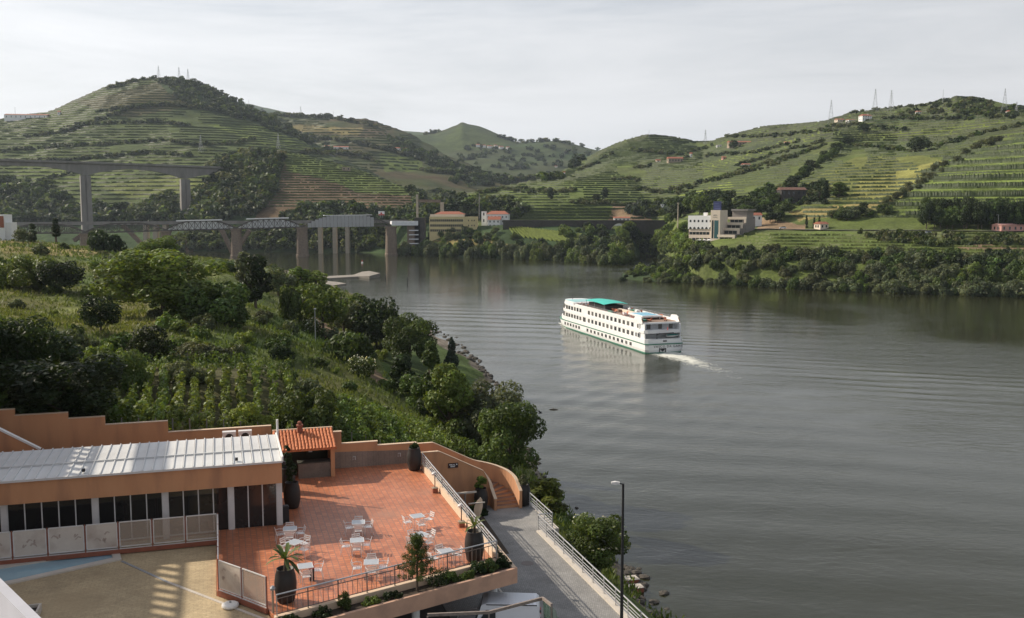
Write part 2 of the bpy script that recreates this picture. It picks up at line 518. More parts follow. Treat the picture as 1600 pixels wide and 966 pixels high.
# --- spur with the brown vineyard, its dark wooded flank to the left
B_woods = [(300, 400), (322, 300), (345, 245), (400, 235), (446, 240), (440, 262), (432, 300), (395, 345), (500, 335), (560, 325), (620, 330), (660, 335), (660, 420)]
B_green = [(446, 232), (545, 258), (640, 292), (655, 306), (560, 302), (500, 278), (446, 268)]
hillB = loft('spur_hill', [
    [(290, None, 950, -3), (600, None, 930, -3), (690, None, 900, -3)],
    [(290, 352, 985), (400, 340, 1000), (540, 330, 990), (620, 328, 970), (690, 352, 930)],
    [(290, 342, 1030), (322, 315, 1075), (350, 285, 1090), (450, 280, 1110), (560, 293, 1100), (640, 315, 1040), (690, 342, 960)],
    [(290, 339, 1060), (306, 322, 1110), (322, 290, 1150), (340, 258, 1180), (380, 243, 1230), (440, 235, 1260), (480, 243, 1260), (545, 259, 1230), (600, 280, 1180), (640, 297, 1120), (665, 322, 1040), (690, 338, 985)],
], 290, 690, 330, (30, 70, 80), 3, 90,
    fields((c_brown * 0.75, c_soil * 0.55), [(B_woods, c_scrub), (B_green, c_vine * 1.05)], seed=2), M_FAR)
maskB = lambda x, y: ~inpoly(x, y, B_woods) & (y < 326)
vine_rows('vine_rows', hillB, 3.0, 1.1, 1.4, maskB, (c_vine2 * 0.75 + c_brown * 0.1, c_vine2 * 1.05), seed=3, gap=0.04)

# --- hills up the side valley
hillC = loft('valley_hill', [
    [(340, None, 1500, 5), (600, None, 1450, 5), (960, None, 1400, 5)],
    [(340, 280, 1700), (600, 300, 1600), (700, 322, 1500), (960, 340, 1480)],
    [(340, 230, 2100), (560, 235, 2000), (650, 262, 1900), (760, 300, 1750), (960, 318, 1650)],
    [(340, 180, 2600), (440, 178, 2650), (520, 184, 2650), (570, 192, 2600), (620, 208, 2500), (660, 226, 2400), (700, 247, 2250), (760, 270, 2100), (860, 288, 1950), (960, 300, 1850)],
], 340, 960, 330, (20, 60, 80), 14, 260,
    fields((c_vine2 * 0.8, c_brown * 0.5), [([(600, 215), (700, 250), (800, 280), (740, 290), (650, 245)], c_scrub), ([(590, 240), (660, 245), (660, 268), (600, 268)], c_vine * 0.9),
                                ([(450, 195), (570, 200), (560, 212), (450, 205)], c_dry * 0.7)], seed=3), M_FAR)
vine_rows('vine_rows', hillC, 8, 2.0, 3, lambda x, y: (y < 268) & (x < 660) & (vnoise(x / 30, y / 9, 5) > 0.25), (c_vine2 * 0.7, c_vine2 * 1.0), seed=4)
hillD = loft('far_hill', [
    [(560, None, 2400, 5), (1060, None, 2400, 5)],
    [(560, 285, 2600), (760, 280, 2600), (1060, 285, 2600)],
    [(560, 240, 3100), (740, 235, 3100), (850, 245, 3000), (1060, 262, 2900)],
    [(560, 222, 3600), (640, 216, 3600), (672, 211, 3600), (700, 203, 3600), (715, 197, 3600), (722, 191.5, 3600), (729, 195.5, 3600), (748, 200, 3600), (775, 210, 3550), (808, 223, 3500), (862, 221, 3400), (900, 226, 3400), (935, 236, 3300), (1060, 262, 3200)],
], 560, 1060, 260, (14, 40, 60), 18, 420,
    fields((c_scrub * 1.2, c_scrub * 0.9 + c_brown * 0.2), [([(660, 240), (722, 195), (800, 222), (760, 236)], c_vine2 * 0.9)], seed=4), M_FAR)
0 and vine_rows('vine_rows', hillD, 12, 2.4, 4, lambda x, y: (y < 238) & (x < 810), (c_vine2 * 0.7, c_vine * 0.8), seed=5)
hillE = loft('distant_hill', [
    [(300, None, 4000, 5), (1300, None, 4000, 5)],
    [(300, 170, 5600), (390, 163, 5600), (440, 174, 5600), (520, 190, 5600), (600, 208, 5600), (640, 209, 5600), (680, 210, 5500), (780, 225, 5500), (880, 222, 5500), (960, 240, 5500), (1300, 260, 5500)],
], 300, 1300, 260, (60,), 40, 700, fields((c_scrub * 1.2, c_vine2), [], seed=6), M_FAR)

# --- right bank and its hills
R_road = [(1190, 359), (1300, 361), (1400, 361), (1500, 362), (1600, 363), (1800, 366)]
R_bright = [([(735, 306), (760, 294), (870, 283), (985, 286), (970, 292), (850, 310), (780, 315)], c_vine * 1.15),
            ([(1020, 318), (1075, 302), (1140, 284), (1146, 292), (1080, 318)], c_bright),
            ([(1080, 262), (1200, 226), (1285, 200), (1300, 205), (1200, 245), (1090, 268)], c_bright * 0.9),
            ([(1310, 215), (1420, 205), (1560, 190), (1600, 195), (1500, 212), (1380, 216)], c_bright * 0.72),
            ([(1350, 176), (1500, 160), (1600, 180), (1600, 176), (1500, 150), (1340, 172)], c_vine),
            ([(1340, 192), (1440, 190), (1570, 182), (1500, 178), (1380, 186)], c_scrub * 1.5),
            ([(1255, 290), (1300, 262), (1340, 246), (1440, 243), (1480, 250), (1400, 300), (1340, 318), (1250, 322)], c_vine * 0.8 + c_dry * 0.25),
            ([(1340, 285), (1470, 250), (1480, 262), (1410, 310), (1330, 312)], c_dry * 0.55 + c_bright * 0.45),
            ([(1230, 330), (1400, 312), (1380, 326), (1250, 345)], c_dry),
            ([(1190, 340), (1260, 352), (1260, 360), (1180, 358)], c_soil * 1.2),
            ([(1400, 318), (1480, 250), (1600, 215), (1800, 215), (1800, 330), (1600, 335), (1440, 338)], c_vine * 1.45),
            ([(1200, 362), (1330, 362), (1420, 380), (1600, 395), (1400, 400), (1180, 385), (1170, 372)], c_vine * 1.1),
            ([(1490, 380), (1600, 385), (1800, 390), (1800, 398), (1500, 390)], c_soil),
            ([(900, 262), (950, 235), (1010, 212), (1060, 218), (1090, 225), (1070, 240), (1000, 252)], c_vine2),
            ([(850, 315), (1000, 300), (1020, 335), (860, 345)], c_vine * 0.85),
            ([(960, 318), (1010, 322), (1020, 345), (950, 345)], c_soil * 0.9)]
hillR = loft('right_hill', [
    [(640, None, 905, 16), (965, None, 905, 14), (985, None, 852, -3), (1028, None, 848, -3), (1042, None, 770, -3), (1056, None, 650, -3), (1070, None, 555, -3), (1100, None, 533, -3), (1200, None, 505, -3), (1300, None, 482, -3), (1450, None, 462, -3), (1600, None, 446, -3), (1800, None, 420, -3)],
    [(640, 352, 916), (965, 353, 916), (985, 388, 858), (1028, 390, 856), (1042, 392, 782), (1056, 402, 662), (1070, 411, 566), (1100, 412, 545), (1200, 408, 520), (1300, 408, 500), (1450, 412, 482), (1600, 418, 466), (1800, 425, 440)],
    [(640, 349, 926), (965, 349, 926), (985, 372, 885), (1030, 370, 890), (1045, 372, 800), (1060, 380, 680), (1120, 366, 640), (1200, 359, 615), (1300, 361, 590), (1400, 361, 575), (1600, 363, 552), (1800, 366, 520)],
    [(640, 346, 935), (965, 346, 935), (985, 352, 905), (1030, 352, 908), (1045, 362, 815), (1060, 375, 690), (1120, 364, 648), (1200, 358, 623), (1300, 360, 598), (1400, 360, 583), (1600, 362, 560), (1800, 365, 528)],
    [(640, 338, 960), (740, 325, 960), (900, 320, 960), (1030, 326, 960), (1100, 316, 820), (1200, 312, 740), (1300, 308, 690), (1400, 305, 670), (1500, 285, 660), (1600, 270, 650), (1800, 262, 620)],
    [(640, 333, 1020), (740, 310, 1060), (830, 296, 1120), (900, 286, 1150), (1000, 284, 1200), (1100, 272, 1150), (1200, 252, 1050), (1300, 250, 900), (1400, 250, 830), (1480, 238, 800), (1600, 212, 790), (1800, 200, 760)],
    [(640, 331, 1050), (740, 303, 1110), (830, 287, 1200), (900, 270, 1380), (950, 250, 1480), (1010, 240, 1500), (1100, 240, 1480), (1200, 222, 1380), (1300, 207, 1250), (1400, 212, 1150), (1500, 205, 1080), (1600, 190, 1000), (1800, 180, 950)],
    [(640, 330, 1070), (735, 301, 1130), (800, 290, 1200), (860, 277, 1350), (900, 257, 1550), (945, 233, 1650), (980, 219, 1700), (1012, 212, 1720), (1050, 215, 1720), (1085, 223, 1720), (1110, 223, 1700), (1150, 210, 1650), (1190, 200, 1620), (1250, 197, 1600), (1290, 194, 1560), (1330, 179, 1500), (1400, 170, 1460), (1460, 163, 1430), (1495, 153, 1420), (1540, 157, 1400), (1590, 171, 1380), (1660, 190, 1350), (1800, 200, 1300)],
], 640, 1800, 760, (16, 24, 6, 46, 60, 70, 80), 3.0, 110,
    fields((c_vine * 1.08, c_vine2 * 1.05 + c_brown * 0.15), [(q, np.asarray(c) * 1.0) for q, c in R_bright], seed=7), M_MID)
near_terr = [(1395, 325), (1440, 270), (1480, 245), (1600, 212), (1800, 200), (1800, 332), (1600, 335), (1420, 340)]
maskR = lambda x, y: (y < 345) & ~inpoly(x, y, near_terr) & (vnoise(x / 34, y / 12, 8) > 0.14)
vine_rows('vine_rows', hillR, 3.0, 1.3, 1.3, lambda x, y: maskR(x, y) & (y > 222), (c_vine2 * 0.75, c_vine2 * 1.25), seed=6, gap=0.02)
vine_rows('vine_rows', hillR, 4.6, 1.7, 3.0, lambda x, y: maskR(x, y) & (y <= 222), (c_vine2 * 0.65, c_vine2 * 1.1), seed=7, gap=0.02)
vine_rows('vine_rows', hillR, 6.2, 2.8, 2.4, lambda x, y: inpoly(x, y, near_terr), (c_vine2 * 0.7, c_vine2 * 1.0), seed=8, gap=0.0)
vine_rows('vine_rows', hillR, 2.7, 1.0, 1.6, lambda x, y: inpoly(x, y, near_terr), (c_vine2, c_vine), seed=18, gap=0.02, z0=1.2)
vine_rows('vine_rows', hillR, 1.5, 1.0, 0.9, lambda x, y: (y > 364) & (y < 402) & (x > 1150), (c_vine, c_vine * 1.35), seed=9, z0=9)

# --- low point of land between the river and the tributary, and the wooded tip on the right of the mouth
headland = loft('headland', [
    [(560, None, 925, -3), (600, None, 905, -3), (650, None, 868, -3), (720, None, 828, -3), (800, None, 806, -3), (880, None, 772, -3), (935, None, 730, -3), (962, None, 716, -3), (985, None, 735, -3), (1000, None, 840, -3)],
    [(560, 388, 940), (600, 386, 918), (650, 385, 885), (720, 386, 845), (800, 388, 822), (880, 392, 790), (935, 398, 748), (962, 400, 735), (985, 402, 752), (1000, 398, 848)],
    [(560, 372, 950), (600, 368, 935), (650, 365, 905), (720, 365, 872), (800, 364, 850), (880, 368, 835), (935, 372, 828), (985, 380, 832), (1000, 392, 855)],
    [(560, 355, 960), (600, 352, 950), (650, 350, 925), (720, 354, 900), (800, 351, 880), (880, 352, 870), (985, 360, 866), (1000, 380, 870)],
], 560, 1000, 200, (10, 20, 16), 0.8, 40, fields((c_scrub * 1.5, c_scrub * 1.1), [([(640, 376), (760, 372), (800, 384), (740, 388), (650, 384)], c_dry * 0.8), ([(785, 352), (905, 362), (985, 388), (930, 388), (830, 384)], c_scrub * 1.1)], seed=9), M_MID, back=(0.06, 0.9, 0.1, 0.8))
tip = loft('wooded_bank', [
    [(965, None, 560, -3), (990, None, 548, -3), (1020, None, 538, -3), (1100, None, 530, -3)],
    [(965, None, 590, -1), (985, None, 575, 1.5), (1020, None, 560, 3), (1100, None, 560, 5)],
    [(965, None, 610, -1), (985, None, 605, 1.5), (1020, None, 615, 3), (1100, None, 640, 8)],
], 965, 1100, 60, (8, 8), 0.3, 25, fields((c_olive * 0.45, c_scrub * 1.0), [], seed=10), M_MID, back=(0.04, 0.2, 0.08, -1.5))

# --- left bank close by: the slope between the hotel and the bridge, down to the shore
shore = [W(x, y, z=0) for x, y in [(1085, 1060), (1060, 1010), (1035, 966), (1012, 925), (988, 887), (945, 848), (905, 812), (872, 775), (850, 735), (824, 682), (798, 632), (772, 600), (755, 574), (737, 556), (712, 533), (684, 514), (642, 496), (602, 479), (567, 461), (532, 447), (500, 436), (465, 424), (420, 413), (370, 407), (260, 404)]]
ctl = [(p.x, p.y, -0.6) for p in shore] + [(p.x + 9, p.y + 3, -5) for p in shore] + [(-900, 800, -2), (-900, 860, -6), (-500, 840, -5)]
for x, y, z in [(742, 578, 2.2), (720, 556, 2.2), (700, 560, 3), (740, 620, 3), (650, 560, 5), (620, 600, 6), (655, 600, 5), (600, 570, 7), (590, 560, 9), (560, 545, 11), (500, 560, 16.5), (480, 520, 16), (470, 480, 14), (440, 470, 16), (560, 640, 13.5), (620, 660, 11), (665, 690, 9.5), (700, 700, 8), (790, 745, 7), (760, 690, 6), (720, 650, 5), (560, 600, 13), (520, 500, 9), (545, 520, 8), (600, 510, 4), (560, 480, 5), (500, 455, 7)]:
    p = W(x, y, z=z); ctl.append((p.x, p.y, p.z))
for x, y, Y in [(300, 640, 88), (150, 640, 86), (300, 590, 106), (200, 560, 126), (400, 590, 108), (300, 500, 158), (100, 500, 165), (0, 480, 172), (400, 480, 195), (200, 440, 235), (350, 430, 262), (0, 430, 225), (0, 378, 330), (60, 378, 330), (130, 388, 330), (200, 397, 320), (300, 404, 340), (400, 420, 380), (430, 432, 360), (450, 450, 300), (-150, 420, 220), (-150, 372, 330)]:
    p = W(x, y, Y=Y); ctl.append((p.x, p.y, p.z))
ctl += [(-110, 150, 31), (-200, 110, 42), (-300, 300, 42), (-250, 450, 20), (-330, 600, 12), (-420, 720, 5), (-160, 520, 9), (-150, 430, 17), (-600, 500, 30), (-700, 300, 50)]
for u, v, z in [(8, 71.5, 17.5), (12, 71.5, 16.8), (4, 72, 21), (-2, 72.5, 23), (-6, 73, 23.8), (-12, 74, 25), (-20, 75, 26), (-12, 60, 20.3), (-12, 45, 20.0), (-30, 50, 21), (-30, 75, 28), (0, 60, 18), (6, 60, 16.6), (14, 60, 16.6), (20, 60, 16.6), (6, 40, 16.6), (20, 45, 16.6), (20, 30, 16.6), (22.9, 66, 16.6), (22.8, 50, 16.6), (22.8, 35, 16.6), (19, 75, 13), (23, 78, 11.5), (14, 76, 14.5), (26, 68, 12), (26, 50, 12), (26, 35, 12), (-10, 20, 19), (10, 15, 16.6)]:
    p = G(u, v); ctl.append((p.x, p.y, z))
ctl = np.array(ctl, float)
def rbf(xs, ys):
    S = 60.0
    D = np.sqrt(((ctl[:, None, :2] - ctl[None, :, :2]) ** 2).sum(-1) + 4)
    A = np.zeros((len(ctl) + 3, len(ctl) + 3))
    n = len(ctl)
    A[:n, :n] = D + np.eye(n) * -0.4
    A[:n, n] = 1; A[:n, n + 1:] = ctl[:, :2] / S
    A[n, :n] = 1; A[n + 1:, :n] = ctl[:, :2].T / S
    w = np.linalg.solve(A, np.concatenate([ctl[:, 2], np.zeros(3)]))
    out = np.full(xs.shape, w[n]) + (xs * w[n + 1] + ys * w[n + 2]) / S
    for k in range(n):
        out += w[k] * np.sqrt((xs - ctl[k, 0]) ** 2 + (ys - ctl[k, 1]) ** 2 + 4)
    return out
gy = np.concatenate([np.arange(8, 140, 1.6), 140 + np.cumsum(np.linspace(1.8, 7, 150))]); gy = gy[gy < 880]
tx = np.linspace(0, 1, 210)
xl, xr = -60 - gy * 0.9, np.interp(gy, [0, 60, 110, 200, 330, 420, 550, 650, 900], [32, 30, 26, 16, -16, -48, -95, -130, -250])
NX = xl[:, None] + (xr - xl)[:, None] * (tx[None, :] ** 0.65)
NY = np.broadcast_to(gy[:, None], NX.shape).copy()
NZ = rbf(NX, NY)
NZ += np.clip((NZ - 0.5) / 6, 0, 1) * (1.0 * fbm(NX / 14, NY / 14, 21) + 0.35 * fbm(NX / 3, NY / 3, 22))
uu, vv = NX * UC + NY * US, -NX * US + NY * UC
flat = (uu > 2.2) & (uu < 22.4) & (vv < 69.5) & (vv > 5)
NZ = np.where(flat, np.minimum(NZ, 16.9), NZ)
NZ = np.where((uu <= 2.2) & (vv < 71) & (vv > 5), np.minimum(NZ, 20.3), NZ)
NZ = np.where((uu > 13.2) & (uu < 24) & (vv < 78) & (vv >= 69.5), np.minimum(NZ, 16.0), NZ)
NPX = 800 + 1500 * NX / (NY * CT - (NZ - 40) * ST); NPY = 483 - 1500 * (NY * ST + (NZ - 40) * CT) / (NY * CT - (NZ - 40) * ST)
w = np.clip(0.5 + 1.3 * fbm(NX / 16, NY / 16, 31), 0, 1)[..., None]
ncol = c_grass * 1.1 * (1 - w) + (c_dry * 0.45 + c_grass * 0.35) * w
ncol = ncol * (0.75 + 0.5 * vnoise(NX / 2.5, NY / 2.5, 33))[..., None]
lawn = [(595, 540), (640, 520), (700, 520), (740, 555), (765, 585), (760, 620), (700, 625), (640, 620), (600, 600)]
ncol = np.where(inpoly(NPX, NPY, lawn)[..., None] & (NZ < 9)[..., None], np.array((0.062, 0.09, 0.026)), ncol)
ncol = np.where(inpoly(NPX, NPY, [(0, 366), (120, 372), (190, 390), (140, 402), (0, 395)])[..., None], c_dry * 0.9, ncol)
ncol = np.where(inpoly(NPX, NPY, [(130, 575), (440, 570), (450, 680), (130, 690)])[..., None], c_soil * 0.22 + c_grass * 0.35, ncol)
ncol = np.where(inpoly(NPX, NPY, [(460, 445), (478, 445), (520, 510), (610, 600), (596, 604), (495, 520)])[..., None], c_soil * 0.85, ncol)
ncol = np.where((NZ < 1.0)[..., None], c_rock * (0.6 + 0.8 * vnoise(NX * 1.3, NY * 1.3, 9))[..., None], ncol)
nr_, nc_ = NX.shape
nv = np.stack([NX, NY, NZ], -1).reshape(-1, 3)
ii, jj = np.meshgrid(np.arange(nr_ - 1), np.arange(nc_ - 1), indexing='ij')
aa = (ii * nc_ + jj).ravel()
nq = np.stack([aa, aa + 1, aa + nc_ + 1, aa + nc_], 1)
tag(link('slope', np_mesh('slope', nv, nq, M_NEAR, ncol.reshape(-1, 3), smooth=True)), None, None, None, 'structure')
TERR.append(('slope', nv, nq))

# --- ground sheet that carries everything, out to the horizon
g_ = MB(); g_.poly([(-9000, -600, -7), (9000, -600, -7), (9000, 9500, -7), (-9000, 9500, -7)])
tag(g_.build('ground', mat('river_bed', (0.06, 0.055, 0.035), rough=1)), None, None, None, 'structure')

BV = {}
for nme, v, q in TERR:
    BV[nme] = BVHTree.FromPolygons([tuple(p) for p in v], [tuple(int(k) for k in f) for f in q])
def height(x, y, default=0.0):
    best = None
    for b in BV.values():
        h = b.ray_cast(Vector((x, y, 3000)), Vector((0, 0, -1)))
        if h[0] is not None and (best is None or h[0].z > best):
            best = h[0].z
    return best if best is not None else default
def sight(px, py, only=None):
    """first piece of land on the sight line through a point of the photograph"""
    d = (W(px, py, Y=1000) - EYE).normalized()
    best = None
    for nme, b in BV.items():
        if only and nme not in only: continue
        h = b.ray_cast(EYE, d)
        if h[0] is not None and (best is None or h[3] < best[1]):
            best = (h[0], h[3])
    return best[0] if best else None
# ------------------------------------------------------------------ river
SH0 = W(1039, 552, z=0)                          # middle of the ship's stern at the waterline
SH_ANG = math.atan2(-22, 70)                       # heading, from straight ahead
fw = np.array((math.sin(SH_ANG), math.cos(SH_ANG)))
rt = np.array((fw[1], -fw[0]))
xs = np.concatenate([np.array([-9000, -4000, -2000, -1200, -800]), np.arange(-560, -130, 6.0), np.arange(-130, 300, 1.15), np.arange(300, 420, 6.0), np.array([500, 800, 1500, 3000, 9000])])
ys = np.concatenate([np.array([-600, -200, 0, 40]), np.arange(60, 470, 1.15), 470 + np.cumsum(np.linspace(1.3, 8, 130)), np.array([1200, 1600, 2500, 5000, 9500])])
RX, RY = np.meshgrid(xs, ys)
s_ = (RX - SH0.x) * fw[0] + (RY - SH0.y) * fw[1]   # along the ship, bow positive, stern 0
l_ = (RX - SH0.x) * rt[0] + (RY - SH0.y) * rt[1]   # across, starboard positive
def wake(s, l):
    """bow and stern waves of the moving ship: oblique crests inside the wake, closely spaced at its edge"""
    out = np.zeros_like(s)
    for src, A in ((73, 0.06), (2, 0.05)):
        d = src - s
        for side in (1, -1):
            y = l * side - (3.5 if src > 10 else 5.5)
            x = np.maximum(d, 0.01)
            edge = 0.36 * x
            ph = (x * 0.80 - y * 0.60) / 6.6 * 2 * math.pi + 1.6 * fbm(s / 30, l / 30, 41)
            env = np.exp(-((y - edge * 0.85) / (0.13 * x + 3)) ** 2) * np.clip(x / 15, 0, 1) * np.exp(-x / 200)
            out += A * env * (np.sin(ph) - 0.25 * np.cos(2 * ph)) * (d > 0) * (0.4 + 1.2 * vnoise(s / 22, l / 22, 44))
    return out
fine = (RX > -130) & (RX < 300) & (RY > 55) & (RY < 480)
fade = np.clip((465 - RY) / 90, 0, 1) * np.clip((RX + 128) / 40, 0, 1) * np.clip((298 - RX) / 40, 0, 1)
RZ = np.where(fine, wake(s_, l_), 0.0) * fade
# slow swell rolling in to the left bank
sw = 0.028 * np.sin((RX * 0.25 + RY * 0.97) / 6.5 * 2 * math.pi * 0.5 + 2.5 * fbm(RX / 45, RY / 45, 51)) * np.clip(1.2 + 2.0 * fbm(RX / 60, RY / 60, 52), 0, 1.6)
RZ += fade * np.where(fine, sw, 0) * np.exp(-((RX - 20) / 70) ** 2)
# churned water astern
ch = np.clip(1 - np.abs(l_ + 0.0012 * s_ ** 2 * 0.3) / (7.5 + np.clip(-s_, 0, 90) * 0.10), 0, 1) * (s_ < 1)
turb = ch * np.exp(np.minimum(s_, 0) / 26.0)
RZ += np.where(fine, turb * 0.55 * (vnoise(s_ / 2.2, l_ / 1.5, 61) - 0.4), 0)
foam = turb * 1.15 + ch * 0.26 * np.exp(np.minimum(s_, 0) / 70.0)
bow = np.exp(-((np.abs(l_) - 3.2 - 0.24 * np.clip(76 - s_, 0, 99)) / 1.0) ** 2) * np.clip(1 - (76 - s_) / 26, 0, 1) * (s_ < 78)
RZ += np.where(fine, 0.25 * bow, 0)
side = np.exp(-((-l_ - 6.2) / 1.2) ** 2) * ((s_ > 0) & (s_ < 70)) * 0.22
foam = np.where(fine, np.clip(foam + 0.9 * bow + side, 0, 1.4), 0)
nr_, nc_ = RX.shape
v = np.stack([RX, RY, RZ], -1).reshape(-1, 3)
ii, jj = np.meshgrid(np.arange(nr_ - 1), np.arange(nc_ - 1), indexing='ij')
aa = (ii * nc_ + jj).ravel()
q = np.stack([aa, aa + 1, aa + nc_ + 1, aa + nc_], 1)
mw = bpy.data.materials.new('river_water')
mw.use_nodes = True
n, l = mw.node_tree.nodes, mw.node_tree.links
b = n['Principled BSDF']
b.inputs['Roughness'].default_value = 0.10
b.inputs['IOR'].default_value = 1.333
b.inputs['Specular IOR Level'].default_value = 0.5
t = n.new('ShaderNodeTexCoord'); geo = n.new('ShaderNodeNewGeometry')
at = n.new('ShaderNodeAttribute'); at.attribute_name = 'Col'
sep = n.new('ShaderNodeSeparateColor'); l.new(at.outputs['Color'], sep.inputs['Color'])
def noise(scale, detail, rough, stretch=(1, 1, 1), rot=0.0, dist=0.0):
    m_ = n.new('ShaderNodeMapping'); m_.inputs['Scale'].default_value = stretch; m_.inputs['Rotation'].default_value = (0, 0, rot)
    q_ = n.new('ShaderNodeTexNoise'); q_.inputs['Scale'].default_value = scale; q_.inputs['Detail'].default_value = detail; q_.inputs['Roughness'].default_value = rough; q_.inputs['Distortion'].default_value = dist
    l.new(t.outputs['Object'], m_.inputs['Vector']); l.new(m_.outputs['Vector'], q_.inputs['Vector'])
    return q_.outputs['Fac']
def math_(op, a, b_=None, c=None):
    x = n.new('ShaderNodeMath'); x.operation = op
    for i, w_ in enumerate((a, b_, c)):
        if w_ is None: continue
        if isinstance(w_, (int, float)): x.inputs[i].default_value = w_
        else: l.new(w_, x.inputs[i])
    return x.outputs[0]
def rng(v_, a, b_, c, d):
    x = n.new('ShaderNodeMapRange'); x.inputs['From Min'].default_value = a; x.inputs['From Max'].default_value = b_; x.inputs['To Min'].default_value = c; x.inputs['To Max'].default_value = d
    l.new(v_, x.inputs['Value']); return x.outputs['Result']
ripple = noise(0.75, 7, 0.62, (0.55, 1.0, 1), 0.25, 0.6)
chop = noise(0.12, 4, 0.6, (0.5, 1.0, 1), 0.2, 0.8)
patch = rng(noise(0.012, 4, 0.6, (1, 1, 1), 0, 1.0), 0.34, 0.66, 0.18, 1.5)      # rough and smooth patches from the breeze
hgt = math_('ADD', math_('MULTIPLY', ripple, 0.40), math_('MULTIPLY', chop, 0.6))
bp = n.new('ShaderNodeBump'); bp.inputs['Distance'].default_value = 0.42
sp = n.new('ShaderNodeSeparateXYZ'); l.new(t.outputs['Object'], sp.inputs['Vector'])
calm = rng(sp.outputs['Y'], 260, 620, 1.0, 0.32)                                   # calmer under the far bank
dm = n.new('ShaderNodeVectorMath'); dm.operation = 'DISTANCE'; dm.inputs[1].default_value = (92, 700, 0); l.new(t.outputs['Object'], dm.inputs[0])
riffle = rng(dm.outputs['Value'], 45, 170, 2.6, 0.0)                                # current of the tributary ruffles the mouth
calm = math_('MAXIMUM', calm, riffle)
l.new(hgt, bp.inputs['Height']); l.new(math_('MULTIPLY', math_('MULTIPLY', patch, calm), 0.40), bp.inputs['Strength'])
l.new(bp.outputs['Normal'], b.inputs['Normal'])
fn = noise(0.32, 9, 0.8, (1, 1, 1), 0.3, 2.0)
fm = rng(math_('ADD', math_('MULTIPLY', sep.outputs['Red'], 0.50), fn), 0.74, 0.92, 0, 1)
fm = math_('MULTIPLY', fm, rng(sep.outputs['Red'], 0.02, 0.2, 0, 1))
cx = n.new('ShaderNodeMix'); cx.data_type = 'RGBA'
cx.inputs['A'].default_value = (0.024, 0.025, 0.011, 1); cx.inputs['B'].default_value = (0.62, 0.62, 0.55, 1)
l.new(fm, cx.inputs['Factor']); l.new(cx.outputs['Result'], b.inputs['Base Color'])
l.new(rng(fm, 0, 1, 0.10, 0.7), b.inputs['Roughness'])
fc = np.zeros((RX.size, 3), np.float32); fc[:, 0] = foam.ravel()
tag(link('river', np_mesh('river', v, q, mw, fc, smooth=True)), None, None, None, 'structure')
# ------------------------------------------------------------------ plants
def leaves(rs, c, nrm, size, col, asp=0.55, jit=0.25):
    """diamond shaped leaf faces: centres c, facing nrm"""
    n = len(c)
    nrm = nrm / (np.linalg.norm(nrm, axis=1, keepdims=True) + 1e-9)
    t = np.cross(nrm, rs.normal(size=(n, 3))); t /= np.linalg.norm(t, axis=1, keepdims=True) + 1e-9
    b = np.cross(nrm, t)
    s = (size * (0.65 + 0.7 * rs.rand(n)))[:, None]
    fold = nrm * s * 0.12
    v = np.stack([c - t * s, c + b * s * asp + fold, c + t * s, c - b * s * asp + fold], 1).reshape(-1, 3)
    q = np.arange(n * 4).reshape(n, 4)
    pc = np.asarray(col) * (1 + jit * (rs.rand(n, 1) * 2 - 1)) * (1 + 0.10 * rs.normal(size=(n, 3)) * jit * 2)
    return v, q, np.clip(pc, 0.004, 1)

def cloud(rs, blobs, n, size, col, keep=0.72, asp=0.55, up=0.25, inner=0.12):
    """leaves spread over the outside of a heap of rounded clumps (cx, cy, cz, r)"""
    B = np.array(blobs, float)
    wgt = B[:, 3] ** 2; wgt /= wgt.sum()
    k = rs.choice(len(B), n, p=wgt)
    d = rs.normal(size=(n, 3)); d /= np.linalg.norm(d, axis=1, keepdims=True)
    rad = B[k, 3] * np.where(rs.rand(n) < inner, 0.4 + 0.4 * rs.rand(n), 0.82 + 0.26 * rs.rand(n))
    c = B[k, :3] + d * rad[:, None]
    D = np.sqrt(((c[:, None, :] - B[None, :, :3]) ** 2).sum(-1)) / B[None, :, 3]
    D[np.arange(n), k] = 9
    ok = D.min(1) > keep
    c, d, k = c[ok], d[ok], k[ok]
    nr = d + 0.65 * rs.normal(size=d.shape) + np.array((0, 0, up))
    tone = 0.68 + 0.64 * rs.rand(len(B))           # clumps of younger and older leaves
    v, q, pc = leaves(rs, c, nr, size, col, asp)
    return v, q, pc * tone[k][:, None]

